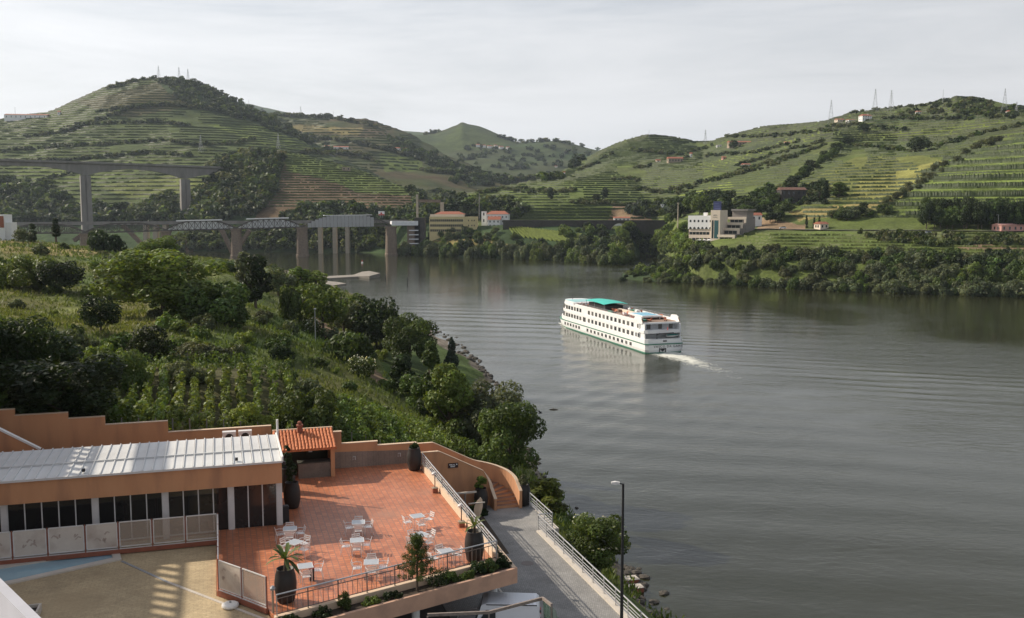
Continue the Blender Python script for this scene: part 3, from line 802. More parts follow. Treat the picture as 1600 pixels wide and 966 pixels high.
def blobs_tree(rs, kind):
    """clump layouts, height 1"""
    bl = []
    if kind == 'round':
        for _ in range(34):
            a, u = rs.rand() * 6.283, rs.rand()
            r0 = 0.30 * math.sqrt(u); z = 0.30 + 0.56 * rs.rand()
            r0 *= math.sqrt(max(0.05, 1 - ((z - 0.55) / 0.40) ** 2)) * 1.25
            bl.append((r0 * math.cos(a), r0 * math.sin(a), z, 0.085 + 0.07 * rs.rand()))
    elif kind == 'tall':
        for _ in range(34):
            z = 0.20 + 0.74 * rs.rand(); a = rs.rand() * 6.283
            r0 = 0.26 * (1 - abs(z - 0.45) / 0.62) * math.sqrt(rs.rand()) + 0.01
            bl.append((r0 * math.cos(a), r0 * math.sin(a), z, 0.06 + 0.06 * rs.rand()))
    elif kind == 'cone':
        for _ in range(36):
            z = 0.10 + 0.84 * rs.rand(); a = rs.rand() * 6.283
            r0 = 0.27 * (1.03 - z) * (0.4 + 0.6 * rs.rand())
            bl.append((r0 * math.cos(a), r0 * math.sin(a), z, 0.045 + 0.075 * (1.05 - z)))
    elif kind == 'bush':
        for _ in range(26):
            a = rs.rand() * 6.283; r0 = 0.62 * math.sqrt(rs.rand())
            z = 0.10 + 0.68 * rs.rand() * math.sqrt(max(0, 1 - (r0 / 0.72) ** 2))
            bl.append((r0 * math.cos(a), r0 * math.sin(a), z, 0.14 + 0.12 * rs.rand()))
    elif kind == 'cypress':
        for _ in range(18):
            z = 0.06 + 0.86 * rs.rand(); a = rs.rand() * 6.283
            r0 = 0.045 * (1.1 - z) * rs.rand()
            bl.append((r0 * math.cos(a), r0 * math.sin(a), z, 0.05 + 0.05 * (1 - z)))
    return bl

def trunk_mb(rs, h, r, top, branches=5, spread=0.22):
    m = MB()
    m.tube([(0, 0, -0.04 * h), (0.01 * h, 0, top * 0.35), (-0.005 * h, 0.01 * h, top * 0.75), (0.01 * h, 0, top)], [r * 1.25, r, r * 0.75, r * 0.35], 7)
    for _ in range(branches):
        a = rs.rand() * 6.283; z0 = top * (0.35 + 0.4 * rs.rand())
        e = (spread * h * math.cos(a), spread * h * math.sin(a), z0 + h * (0.14 + 0.22 * rs.rand()))
        m.tube([(0, 0, z0), (e[0] * 0.5, e[1] * 0.5, z0 + (e[2] - z0) * 0.4), e], [r * 0.5, r * 0.32, r * 0.12], 5)
    return m

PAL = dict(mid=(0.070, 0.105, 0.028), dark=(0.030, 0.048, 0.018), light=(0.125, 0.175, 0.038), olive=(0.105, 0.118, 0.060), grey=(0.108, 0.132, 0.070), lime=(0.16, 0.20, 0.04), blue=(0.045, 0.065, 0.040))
M_BARK = mat('bark', (0.11, 0.085, 0.06), (0.06, 0.045, 0.035), rough=0.95, scale=6, bump=0.6, stretch=(1, 1, 0.25))
M_LEAF_B = M_BARK
CROWN, TRUNK = {}, {}
def crown_mesh(kind, pal, det, var=0):
    key = (kind, pal, det, var)
    if key not in CROWN:
        rs = np.random.RandomState(hash((kind, det)) % 999 + 1 if False else (len(kind) * 131 + ord(kind[0]) * 7 + ord(pal[0]) * 3 + len(pal) + det * 17 + var * 29))
        n, size = {3: (11000, 0.021), 2: (4200, 0.032), 1: (1500, 0.052), 0: (130, 0.15)}[det]
        if kind == 'bush': size *= 1.75
        if kind == 'cypress': size *= 0.6
        bl = blobs_tree(rs, kind)
        if det == 0: bl = [(a, b, c, r * 1.2) for a, b, c, r in bl[:14]]
        v, q, pc = cloud(rs, bl, n, size, PAL[pal])
        CROWN[key] = np_mesh('crown', v, q, M_LEAF, pcol=pc)
        CROWN[key]['raw'] = 0
        RAW[key] = (v, q, pc)
    return CROWN[key]
RAW = {}
def trunk_mesh(kind, var=0):
    key = (kind, var)
    if key not in TRUNK:
        rs = np.random.RandomState(50 + var + len(kind))
        top = {'round': 0.6, 'tall': 0.75, 'cone': 0.8, 'bush': 0.5, 'cypress': 0.6}[kind]
        o = trunk_mb(rs, 1.0, 0.022 if kind != 'bush' else 0.03, top).build('trunk', M_BARK)
        me = o.data
        bpy.data.objects.remove(o)
        TRUNK[key] = me
    return TRUNK[key]

rnd = random.Random(5)
TONE = dict(mid='mid green', dark='dark green', light='light green', olive='olive green', grey='grey green', lime='yellow green', blue='bluish green')
PLACES = [(1120, 405, 'below the white terraced building'), (1220, 405, 'below the parked white car'), (1290, 410, 'below the roadside hut'), (1380, 415, 'right of the roadside hut'), (1449, 420, 'below the car on the verge'), (1520, 430, 'below the tall roadside trees'), (1590, 430, 'below the pink house'),
    (1010, 425, 'at the mouth of the tributary'), (1060, 410, 'left of the white terraced building'), (655, 390, 'beside the bridge abutment'), (710, 385, 'below the yellow building'), (780, 385, 'below the white houses'), (860, 395, 'below the headland vineyard'), (930, 395, 'at the tip of the headland'), (965, 370, 'before the railway arch'), (1010, 375, 'right of the railway arch'),
    (500, 500, 'by the dirt path'), (690, 590, 'by the lawn'), (300, 570, 'above the trellised vines'), (100, 390, 'on the grassy crest'), (300, 415, 'below the crest'), (20, 500, 'at the left edge of the slope'), (480, 640, 'behind the barbecue hut'), (520, 450, 'near the concrete ramp'), (740, 700, 'behind the curved stair'), (80, 600, 'above the stepped wall'), (180, 480, 'in the dry grass at mid slope'), (420, 520, 'under the column like tree'), (380, 460, 'beside the column like tree'), (600, 620, 'between vineyard and lawn'), (560, 660, 'beyond the terrace wall'), (540, 570, 'left of the lawn path'), (360, 545, 'on the open grass'),
    (1240, 300, 'beside the old barn'), (1310, 236, 'at the top of the tree line'), (1400, 315, 'above the roadside trees'), (1470, 265, 'beside the middle terraces'), (1560, 225, 'near the right edge of the hill'), (1300, 345, 'above the roadside hut'), (1380, 338, 'left of the tall roadside trees'), (1160, 325, 'behind the white terraced building'), (1060, 338, 'beside the pale post')]
def describe(label, loc, h, pal=None):
    if '{' not in label: return label
    x, y = PX(loc)
    z = min(PLACES, key=lambda q: (q[0] - x) ** 2 + 3 * (q[1] - y) ** 2)[2]
    size = 'low' if h < 2 else 'small' if h < 4 else 'medium sized' if h < 8 else 'big' if h < 12 else 'tall'
    return label.format(size=size, tone=TONE.get(pal, ''), zone=z)
def plant(name, cat, label, loc, h, wid, kind, pal, det, group=None, trunk=True, var=None):
    label = describe(label, loc, h, pal)
    """one tree or bush; wid is its width, h its height in metres"""
    var = rnd.randrange(3) if var is None else var
    natural = {'round': 0.80, 'tall': 0.55, 'cone': 0.60, 'bush': 1.6, 'cypress': 0.2}[kind]
    sx = wid / natural
    rz = rnd.random() * 6.28
    if trunk:
        t = thing(name, label, cat, (loc[0], loc[1], loc[2] - 0.03 * h), rz, group)
        t.scale = (sx, sx, h)
        link('crown', crown_mesh(kind, pal, det, var), t)
        link('trunk', trunk_mesh(kind, var), t)
        return t
    o = link(name, crown_mesh(kind, pal, det, var), None, (loc[0], loc[1], loc[2] - 0.06 * h), rz, (sx, sx, h))
    return tag(o, label, cat, group)

def at_pixels(px, base, top, wpx, only=None):
    p = sight(px, base, only) or W(px, base, Y=300)
    h = W(px, top, Y=p.y).z - p.z
    return p, max(h, 0.5), max(0.4, wpx / 1500 * math.sqrt(p.x ** 2 + p.y ** 2))

# --- single trees and bushes of the near bank: (px, base y, top y, width px, kind, tone, detail, tree?, name, category, label)
near = [
    (797, 748, 630, 98, 'round', 'mid', 3, 1, 'tree', 'tree', 'full round leafy tree by the water just behind the curved stair wall'),
    (762, 722, 597, 116, 'round', 'grey', 3, 1, 'tree', 'tree', 'wide dark grey green tree left of and behind the round tree by the stair'),
    (702, 700, 578, 76, 'tall', 'light', 3, 1, 'tree', 'tree', 'bright green tree with ragged crown left of the grey green tree'),
    (673, 652, 536, 62, 'cone', 'mid', 3, 1, 'tree', 'tree', 'pointed green tree standing on the riverside lawn'),
    (706, 598, 528, 30, 'cone', 'blue', 2, 1, 'tree', 'conifer', 'slim bluish conifer on the lawn near the rocky shore'),
    (640, 578, 494, 78, 'round', 'mid', 3, 1, 'tree', 'tree', 'broad willow like tree at the far end of the lawn'),
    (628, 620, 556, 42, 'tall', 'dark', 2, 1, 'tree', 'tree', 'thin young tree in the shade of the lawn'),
    (588, 548, 466, 66, 'round', 'dark', 2, 1, 'tree', 'tree', 'dark green tree on the bank above the broad willow like tree'),
    (538, 528, 462, 64, 'round', 'grey', 2, 1, 'tree', 'tree', 'grey green bushy tree right of the dirt path'),
    (505, 520, 438, 62, 'round', 'light', 2, 1, 'tree', 'tree', 'light green tree beside the dirt path, near the jetty'),
    (612, 545, 486, 40, 'round', 'light', 2, 1, 'tree', 'tree', 'light green tree between the dark tree and the broad willow like tree'),
    (655, 640, 585, 60, 'round', 'mid', 2, 1, 'tree', 'tree', 'low spreading tree in front of the pointed tree on the lawn'),
    (725, 690, 622, 60, 'tall', 'mid', 2, 1, 'tree', 'tree', 'green tree between the ragged bright tree and the dark grey tree'),
    (560, 520, 462, 40, 'tall', 'mid', 2, 1, 'tree', 'tree', 'narrow tree at the water behind the grey green bushy tree'),
    (525, 505, 450, 44, 'round', 'light', 2, 1, 'tree', 'tree', 'bright bushy tree right of the light green tree by the jetty'),
    (450, 500, 440, 40, 'bush', 'mid', 2, 0, 'bush', 'bush', 'bush at the left edge of the dirt path'),
    (545, 570, 512, 86, 'bush', 'mid', 2, 0, 'bush', 'bush', 'wide green bush beside the lower end of the dirt path'),
    (497, 478, 424, 46, 'tall', 'light', 2, 1, 'tree', 'tree', 'yellow green tree in front of the jetty'),
    (470, 468, 418, 40, 'tall', 'light', 2, 1, 'tree', 'tree', 'pale green tree at the head of the dirt path'),
    (435, 462, 412, 48, 'round', 'grey', 2, 1, 'tree', 'tree', 'grey green tree above the head of the dirt path'),
    (400, 482, 402, 46, 'tall', 'dark', 2, 1, 'tree', 'tree', 'ivy clad column like tree on the crest of the slope'),
    (382, 452, 398, 34, 'tall', 'grey', 2, 1, 'tree', 'tree', 'pale ivy covered tree behind the column like tree'),
    (255, 492, 388, 150, 'round', 'light', 3, 1, 'tree', 'tree', 'large spreading tree in the middle of the overgrown slope'),
    (330, 500, 432, 130, 'bush', 'mid', 3, 0, 'bush', 'bush', 'wide thicket to the right of the large spreading tree'),
    (190, 460, 402, 68, 'round', 'olive', 2, 1, 'tree', 'tree', 'brownish olive tree left of the large spreading tree'),
    (95, 458, 408, 56, 'round', 'dark', 2, 1, 'tree', 'tree', 'dark round tree on the upper left slope'),
    (36, 452, 392, 96, 'bush', 'light', 3, 0, 'bush', 'bush', 'bright leafy bush at the left edge of the slope'),
    (158, 520, 462, 46, 'round', 'dark', 2, 1, 'tree', 'tree', 'small dark tree in the middle of the dry grass'),
    (236, 578, 510, 52, 'round', 'dark', 2, 1, 'tree', 'tree', 'dark upright tree above the trellised vines'),
    (188, 604, 536, 78, 'bush', 'mid', 3, 0, 'bush', 'bush', 'clipped bush with a flat sunlit top above the vineyard'),
    (288, 598, 556, 62, 'bush', 'grey', 3, 0, 'bush', 'bush', 'variegated pale bush at the top of the trellised vines'),
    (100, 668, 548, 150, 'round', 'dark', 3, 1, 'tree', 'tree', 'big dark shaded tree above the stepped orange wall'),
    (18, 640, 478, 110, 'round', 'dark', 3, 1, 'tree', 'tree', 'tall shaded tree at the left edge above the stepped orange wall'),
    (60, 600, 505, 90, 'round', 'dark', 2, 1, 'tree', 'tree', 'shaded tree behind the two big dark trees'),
    (480, 672, 598, 106, 'bush', 'mid', 3, 0, 'bush', 'bush', 'large green bush behind the tiled barbecue roof'),
    (388, 676, 628, 74, 'bush', 'lime', 3, 0, 'bush', 'bush', 'bright yellow green bush above the metal roof'),
    (262, 664, 628, 52, 'bush', 'lime', 2, 0, 'bush', 'bush', 'small yellow green bush among the trellised vines'),
    (165, 392, 350, 56, 'bush', 'dark', 2, 0, 'bush', 'bush', 'dark bush on the crest of the slope in front of the bridge'),
    (88, 376, 341, 11, 'cypress', 'dark', 2, 1, 'cypress', 'cypress', 'single dark cypress on the grassy crest at left'),
    (36, 380, 355, 24, 'round', 'grey', 2, 1, 'tree', 'tree', 'small round tree left of the single cypress'),
    (52, 378, 348, 10, 'cypress', 'dark', 2, 1, 'cypress', 'cypress', 'ivy clad pole like tree between small round tree and cypress'),
    (935, 900, 806, 88, 'round', 'mid', 3, 1, 'tree', 'flowering tree', 'dark green tree with pale blossom outside the promenade rail'),
    (856, 800, 746, 74, 'tall', 'lime', 2, 1, 'tree', 'tree', 'thin yellowish tree behind the right planter of the stair'),
    (250, 392, 366, 60, 'bush', 'light', 2, 0, 'bush', 'bush', 'light green bush on the crest near the first bridge pier'),
    (215, 420, 380, 52, 'bush', 'light', 2, 0, 'bush', 'bush', 'yellow green bush below the crest, left of the large tree'),
    (340, 424, 400, 90, 'bush', 'mid', 2, 0, 'bush', 'bush', 'low green thicket on the crest in front of the river'),
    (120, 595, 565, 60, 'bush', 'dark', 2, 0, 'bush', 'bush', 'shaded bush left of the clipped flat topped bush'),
    (440, 560, 530, 40, 'bush', 'dark', 2, 0, 'bush', 'bush', 'dark bush on the open grass slope below the column like tree'),
    (300, 560, 530, 60, 'bush', 'olive', 2, 0, 'bush', 'bush', 'olive brown bush in the dry grass above the variegated bush'),
]
for (px, by, ty, w_, kind, pal, det, tr, nm, cat, lab) in near:
    p, h, wd = at_pixels(px, by, ty, w_, ['slope'])
    plant(nm, cat, lab, p, h * 1.07, wd * 1.08, kind, pal, det, trunk=bool(tr))

# shrubs with white flowers
def blossom(px, by, ty, w_, label):
    p, h, wd = at_pixels(px, by, ty, w_, ['slope'])
    rs = np.random.RandomState(int(px))
    t = thing('flowering_shrub', label, 'flowering shrub', (p.x, p.y, p.z - 0.05 * h))
    bl = [(a * wd / 1.5, b * wd / 1.5, c * h, r * min(wd / 1.3, h)) for a, b, c, r in blobs_tree(rs, 'bush')]
    link('foliage', np_mesh('foliage', *cloud(rs, bl, 2400, 0.22, PAL['mid'])[:2], M_LEAF, pcol=cloud(np.random.RandomState(int(px)), bl, 2400, 0.22, PAL['mid'])[2]) if False else _mk('foliage', cloud(rs, bl, 2400, 0.22, PAL['mid'])), t)
    link('blossom', _mk('blossom', cloud(rs, [(a, b, c + 0.08 * h, r) for a, b, c, r in bl], 420, 0.16, (0.55, 0.57, 0.48), inner=0)), t)
def _mk(name, vqp):
    return np_mesh(name, vqp[0], vqp[1], M_LEAF, pcol=vqp[2])
blossom(487, 522, 490, 34, 'white flowering shrub beside the lamp post on the dirt path')
blossom(566, 590, 548, 46, 'white flowering shrub above the lawn path')
# pale blossom on the tree outside the promenade rail
p, h, wd = at_pixels(935, 900, 806, 88, ['slope'])
bt = [o for o in COL.objects if o.get('label', '').startswith('dark green tree with pale blossom')][0]
rs = np.random.RandomState(3)
link('blossom', _mk('blossom', cloud(rs, [b for b in blobs_tree(rs, 'round') if b[2] > 0.5], 160, 0.022, (0.55, 0.55, 0.42), inner=0)), bt)

# --- wild shrubs scattered over the slope
rr = random.Random(11)
cnt = 0
while cnt < 170:
    px, py = rr.uniform(-10, 690), rr.uniform(385, 690)
    if inpoly(px, py, [(130, 580), (440, 580), (450, 690), (130, 690)]) or inpoly(px, py, lawn): continue
    if inpoly(px, py, [(60, 470), (230, 470), (230, 540), (60, 540)]) and rr.random() < 0.7: continue
    p = sight(px, py, ['slope'])
    if p is None or p.z < 3 or UV(p)[1] < 73: continue
    s = rr.uniform(1.0, 2.7) * (0.8 + p.y / 500)
    plant('shrub', 'shrub', '{size} {tone} wild shrub {zone}', p, s, s * rr.uniform(1.3, 2.1), 'bush', rr.choice(['mid', 'mid', 'light', 'olive', 'light', 'grey']), 1, 'wild shrubs on the overgrown slope', trunk=False)
    cnt += 1
# --- rough grass of the slope
rs = np.random.RandomState(8)
k = rs.choice(len(nv), 60000, p=(lambda wq: wq / wq.sum())(np.where((nv[:, 2] > 1.3) & (nv[:, 1] > 66), 1.0 / (1 + (nv[:, 1] / 130) ** 1.2), 0)))
bx = nv[k, 0] + rs.normal(size=len(k)) * 1.0; by_ = nv[k, 1] + rs.normal(size=len(k)) * 1.0
u_, v_ = bx * UC + by_ * US, -bx * US + by_ * UC
hz = nv[k, 2]
ok = ~((u_ < 24.5) & (v_ < 72.5)) & ~((u_ > 2) & (u_ < 27) & (v_ < 84)) & ~((u_ > 13) & (u_ < 23) & (v_ < 76))
bx, by_, hz = bx[ok], by_[ok], hz[ok]
pxg = 800 + 1500 * bx / (by_ * CT - (hz - 40) * ST); pyg = 483 - 1500 * (by_ * ST + (hz - 40) * CT) / (by_ * CT - (hz - 40) * ST)
ok = ~inpoly(pxg, pyg, [(505, 645), (690, 682), (760, 715), (740, 730), (500, 705)]) & ~inpoly(pxg, pyg, [(128, 578), (440, 572), (455, 692), (110, 692)]) & ~(inpoly(pxg, pyg, lawn) & (hz < 9)) & ~inpoly(pxg, pyg, [(460, 445), (478, 445), (520, 510), (610, 600), (596, 604), (495, 520)])
bx, by_, hz = bx[ok], by_[ok], hz[ok]
n_ = len(bx)
wq = np.clip(0.5 + 1.3 * fbm(bx / 16, by_ / 16, 31), 0, 1)[:, None]
gc = np.array((0.088, 0.132, 0.032)) * (1 - wq) + np.array((0.130, 0.150, 0.048)) * wq
vs, cs = [], []
for b_ in range(4):
    a = rs.rand(n_) * 6.283; L = (0.2 + 0.36 * rs.rand(n_)) * (0.75 + by_ / 260); lean = rs.normal(size=(n_, 2)) * 0.35
    base = np.stack([bx + rs.normal(size=n_) * 0.25, by_ + rs.normal(size=n_) * 0.25, hz - 0.1], -1)
    wv = np.stack([np.cos(a), np.sin(a), 0 * a], -1) * (L * 0.26)[:, None]
    up = np.stack([lean[:, 0], lean[:, 1], 1 + 0 * a], -1) * L[:, None]
    vs.append(np.stack([base - wv * 0.5, base + wv * 0.5, base + up * 0.6 + wv, base + up], 1))
    cs.append(gc * (0.7 + 0.6 * rs.rand(n_, 1)))
v = np.concatenate(vs).reshape(-1, 3)
tag(link('grass', np_mesh('grass', v, np.arange(len(v)).reshape(-1, 4), M_VINE, pcol=np.concatenate(cs))), None, None, None, 'stuff')

# --- trellised vines behind the stepped wall, and the younger vineyard right of the barbecue
M_POST = mat('vine_post', (0.22, 0.20, 0.18), rough=0.9, scale=8)
def vine_row(p0, p1, hh, n, label, group, col=PAL['light'], dens=1.0, seed=0, wide=0.45):
    rs = np.random.RandomState(seed)
    L = (p1 - p0).length
    t = thing('vine_row', label, 'vine row', p0, 0, group)
    m = max(3, int(L / 1.1))
    bl = []
    for i in range(m):
        f = (i + 0.5 + rs.uniform(-0.3, 0.3)) / m
        q = p0.lerp(p1, f)
        zg = height(q.x, q.y, q.z)
        for z_ in (0.55, 1.05, 1.5):
            if rs.rand() < 0.9:
                bl.append((q.x - p0.x + rs.normal() * 0.14, q.y - p0.y + rs.normal() * 0.14, zg - p0.z + hh * z_ / 1.8 + rs.normal() * 0.08, wide * (0.75 + 0.5 * rs.rand())))
    link('foliage', _mk('foliage', cloud(rs, bl, int(n * dens), 0.17, col, keep=0.6, asp=0.75)), t)
    for i in range(4):
        q = p0.lerp(p1, i / 3)
        zg = height(q.x, q.y, q.z) - p0.z
        mb = MB(); mb.tube([(q.x - p0.x, q.y - p0.y, zg - 0.3), (q.x - p0.x, q.y - p0.y, zg + hh)], 0.05, 5)
        mb.build('post', M_POST, t)
ORD = 'first second third fourth fifth sixth seventh eighth ninth tenth eleventh twelfth thirteenth'.split()
for i in range(13):
    a = sight(166 + i * 23.5, 586 + 3 * math.sin(i), ['slope']); b = sight(138 + i * 26.5, 684, ['slope'])
    vine_row(b, a, 1.45, 2300, '%s row from the left of the tall trellised vines behind the stepped wall' % ORD[i], 'trellised vine rows behind the wall', seed=i, wide=0.33, col=(0.115, 0.155, 0.040))
a = sight(195, 588, ['slope']); b = sight(450, 592, ['slope'])
vine_row(a, b, 2.3, 1800, 'overhead row of vines along the top of the trellised vineyard', None, col=PAL['mid'], seed=40, wide=0.6)
for i in range(11):
    a = sight(516 + i * 15, 640 + i * 3.6, ['slope']); b = sight(528 + i * 22, 702 + i * 2.5, ['slope'])
    if a is None or b is None: continue
    vine_row(b, a, 1.9, 2600, '%s row from the left of leafy vines beyond the terrace back wall' % ORD[i], 'vine rows beyond the terrace wall', seed=60 + i, wide=0.7, col=(0.125, 0.18, 0.04))
# wooden fence posts above that vineyard
for i in range(14):
    q = W(470 + i * 16.5, 622 + i * 3.6, Y=112 - i * 0.8)
    mb = MB(); mb.tube([(0, 0, -0.4), (0.03, 0, 1.4)], 0.07, 6)
    o = mb.build('fence_post', M_POST); o.location = (q.x, q.y, height(q.x, q.y))
    tag(o, 'dark wooden post of the broken fence line above the young vines', 'fence post', 'wooden fence posts above the vines')

# --- rocks along the shore
M_ROCK = mat('rock', (0.10, 0.088, 0.072), (0.045, 0.04, 0.034), rough=0.95, scale=2.5, bump=1.0)
def rock_mesh(seed):
    rs = np.random.RandomState(seed)
    m = MB()
    rings = []
    for z, r in ((-0.5, 0.7), (-0.1, 1.0), (0.35, 0.85), (0.6, 0.4)):
        rings.append([(r * (0.75 + 0.5 * rs.rand()) * math.cos(k * 1.047), r * (0.75 + 0.5 * rs.rand()) * math.sin(k * 1.047), z + 0.15 * rs.rand()) for k in range(6)])
    m.ring(rings)
    o = m.build('rock', M_ROCK); me = o.data; bpy.data.objects.remove(o)
    return me
RK = [rock_mesh(i) for i in range(6)]
rr = random.Random(3)
sh2 = [(p.x, p.y) for p in shore]
for i in range(210):
    f = rr.random() ** 0.8 * 15
    k = int(f); t = f - k
    x = sh2[k][0] * (1 - t) + sh2[k + 1][0] * t + rr.gauss(-0.6, 0.9); y = sh2[k][1] * (1 - t) + sh2[k + 1][1] * t + rr.gauss(-0.3, 0.8)
    s = rr.uniform(0.22, 0.62) * (1 + y / 400)
    o = link('rock', RK[i % 6], None, (x, y, max(-0.1, height(x, y)) + 0.05), rr.random() * 6, (s, s * rr.uniform(0.6, 1.1), s * 0.7))
    tag(o, ('large' if s > 0.75 else 'mid sized' if s > 0.5 else 'small') + describe(' dark boulder on the shore {zone}', (x, y, 0), 1), 'rock', 'boulders along the near shore')

# --- bushes that hang over the water on the far banks
rr = random.Random(21)
def bank_bush(px, Y, dz, h, wd, pal, lab, grp, kind='bush', det=1, trunk=False, name='bush', cat='bush'):
    a = (px - 800) / 1500
    p = Vector((a * (Y * CT + 40 * ST), Y, 0))
    p.z = max(-0.2, height(p.x, p.y, 0)) + dz
    return plant(name, cat, lab, p, h, wd, kind, pal, det, grp, trunk=trunk)
shR = [(985, 552), (1010, 545), (1042, 540), (1100, 533), (1200, 505), (1300, 482), (1450, 462), (1600, 446), (1720, 430)]
for row, (n_, d0, d1, lab, grp) in enumerate([(46, 0, 4, '{size} {tone} bush leaning over the water {zone}', 'bushes along the water on the right bank'),
        (52, 7, 13, '{size} {tone} bush behind the water edge {zone}', 'second row of bushes on the right bank'),
        (52, 15, 24, '{size} {tone} bush halfway up the bank {zone}', 'bushes halfway up the right bank'),
        (46, 26, 36, '{size} {tone} bush atop the bank {zone}', 'bushes at the top of the right bank')]):
    for i in range(n_):
        px = 1015 + row * 14 + (i + rr.uniform(-0.4, 0.4)) * (1640 - 1015 - row * 14) / n_
        Y = np.interp(px, *zip(*shR)) + rr.uniform(d0, d1)
        s = np.interp(px, [985, 1100, 1250, 1600], [3.6, 5.2, 7.6, 9.4]) * rr.uniform(0.72, 1.22) * (1, 0.95, 0.85, 0.7)[row]
        if row > 1 and 1290 < px < 1380 and rr.random() < 0.5: continue
        bank_bush(px, Y, -0.3, s, s * rr.uniform(1.15, 1.75), rr.choice(['grey', 'grey', 'olive', 'mid', 'grey', 'light'] if row < 2 else ['mid', 'mid', 'dark', 'grey', 'olive']), lab, grp, det=2 if row < 2 else 1)
shL = [(620, 885), (650, 868), (720, 828), (800, 806), (880, 772), (935, 730), (962, 716), (985, 735)]
for i in range(46):
    px = 622 + i * 8.0 + rr.uniform(-4, 4)
    Y = np.interp(px, *zip(*shL)) + rr.uniform(1, 12)
    s = rr.uniform(10, 16) * (1.0 if px < 880 else 1.1)
    bank_bush(px, Y, -0.4, s, s * rr.uniform(0.95, 1.3), rr.choice(['mid', 'mid', 'grey', 'grey', 'light', 'dark']), '{size} {tone} tree dipping into the water {zone}', 'trees along the shore of the headland', det=2, name='tree', cat='tree')
for i in range(26):
    px = rr.uniform(880, 985); Y = np.interp(px, *zip(*shL)) + rr.uniform(14, 70)
    s = rr.uniform(8, 13)
    bank_bush(px, Y, -0.4, s, s * rr.uniform(0.9, 1.2), rr.choice(['mid', 'dark', 'grey', 'light']), '{size} {tone} tree in the clump {zone}', 'trees at the end of the headland', det=1, name='tree', cat='tree')
for i in range(30):
    px = rr.uniform(978, 1062)
    s = rr.uniform(9, 14)
    bank_bush(px, rr.uniform(848, 860) if px < 1036 else rr.uniform(790, 855), -0.3, s, s * 0.95, rr.choice(['light', 'mid', 'light', 'dark']), '{size} {tone} tree before the dark wall {zone}', 'trees in front of the railway wall', kind='round', det=1, trunk=True, name='tree', cat='tree')
for i in range(44):
    px = rr.uniform(1030, 1076); py = rr.uniform(364, 400)
    p = sight(px, py, ['right_hill'])
    if p is None or p.z < 0.5: continue
    s = rr.uniform(7, 11)
    plant('tree', 'tree', '{size} {tone} grove tree {zone}', p, s, s * 0.95, 'round', rr.choice(['light', 'mid', 'light', 'mid']), 1, 'trees in the grove by the tributary')
for i in range(46):
    px = rr.uniform(1032, 1092); py = rr.uniform(378, 428)
    p = sight(px, py, ['right_hill', 'wooded_bank'])
    if p is None: continue
    s = rr.uniform(4.5, 8.5)
    plant('bush', 'bush', '{size} {tone} bush on the steep bank {zone}', p, s, s * rr.uniform(1.1, 1.5), 'bush', rr.choice(['mid', 'light', 'grey', 'dark']), 1, 'bushes below the white building', trunk=False)
for i in range(74):
    px = rr.uniform(992, 1110) if i < 50 else rr.uniform(972, 1030); Y = rr.uniform(548, 625)
    s = rr.uniform(3, 6) if i < 50 else rr.uniform(2.2, 3.6)
    bank_bush(px, Y, -0.2, s, s * 1.4, rr.choice(['mid', 'light', 'grey', 'dark']), '{size} {tone} bush on the low wooded bank {zone}', 'bushes at the mouth of the tributary')
for i in range(100):
    px = rr.uniform(628, 985) if i < 60 else rr.uniform(900, 985); py = rr.uniform(372, 392) if i < 60 else rr.uniform(353, 380)
    p = sight(px, py, ['headland'])
    if p is None or inpoly(px, py, [(790, 352), (905, 362), (985, 384), (930, 386), (830, 382)]) or (650 < px < 740 and py > 374 and rr.random() < 0.6): continue
    s = rr.uniform(4, 8)
    plant('bush', 'bush', '{size} {tone} bush on the headland slope {zone}', p, s, s * 1.3, 'bush', rr.choice(['mid', 'grey', 'dark', 'light']), 1, 'bushes on the headland slope', trunk=False)
for i in range(18):
    px = rr.uniform(660, 800); py = rr.uniform(362, 376)
    p = sight(px, py)
    if p is None: continue
    s = rr.uniform(5, 9)
    plant('tree', 'tree', '{size} {tone} garden tree {zone}', p, s, s * 0.9, 'round', rr.choice(['dark', 'mid', 'grey']), 1, 'garden trees of the yellow building')

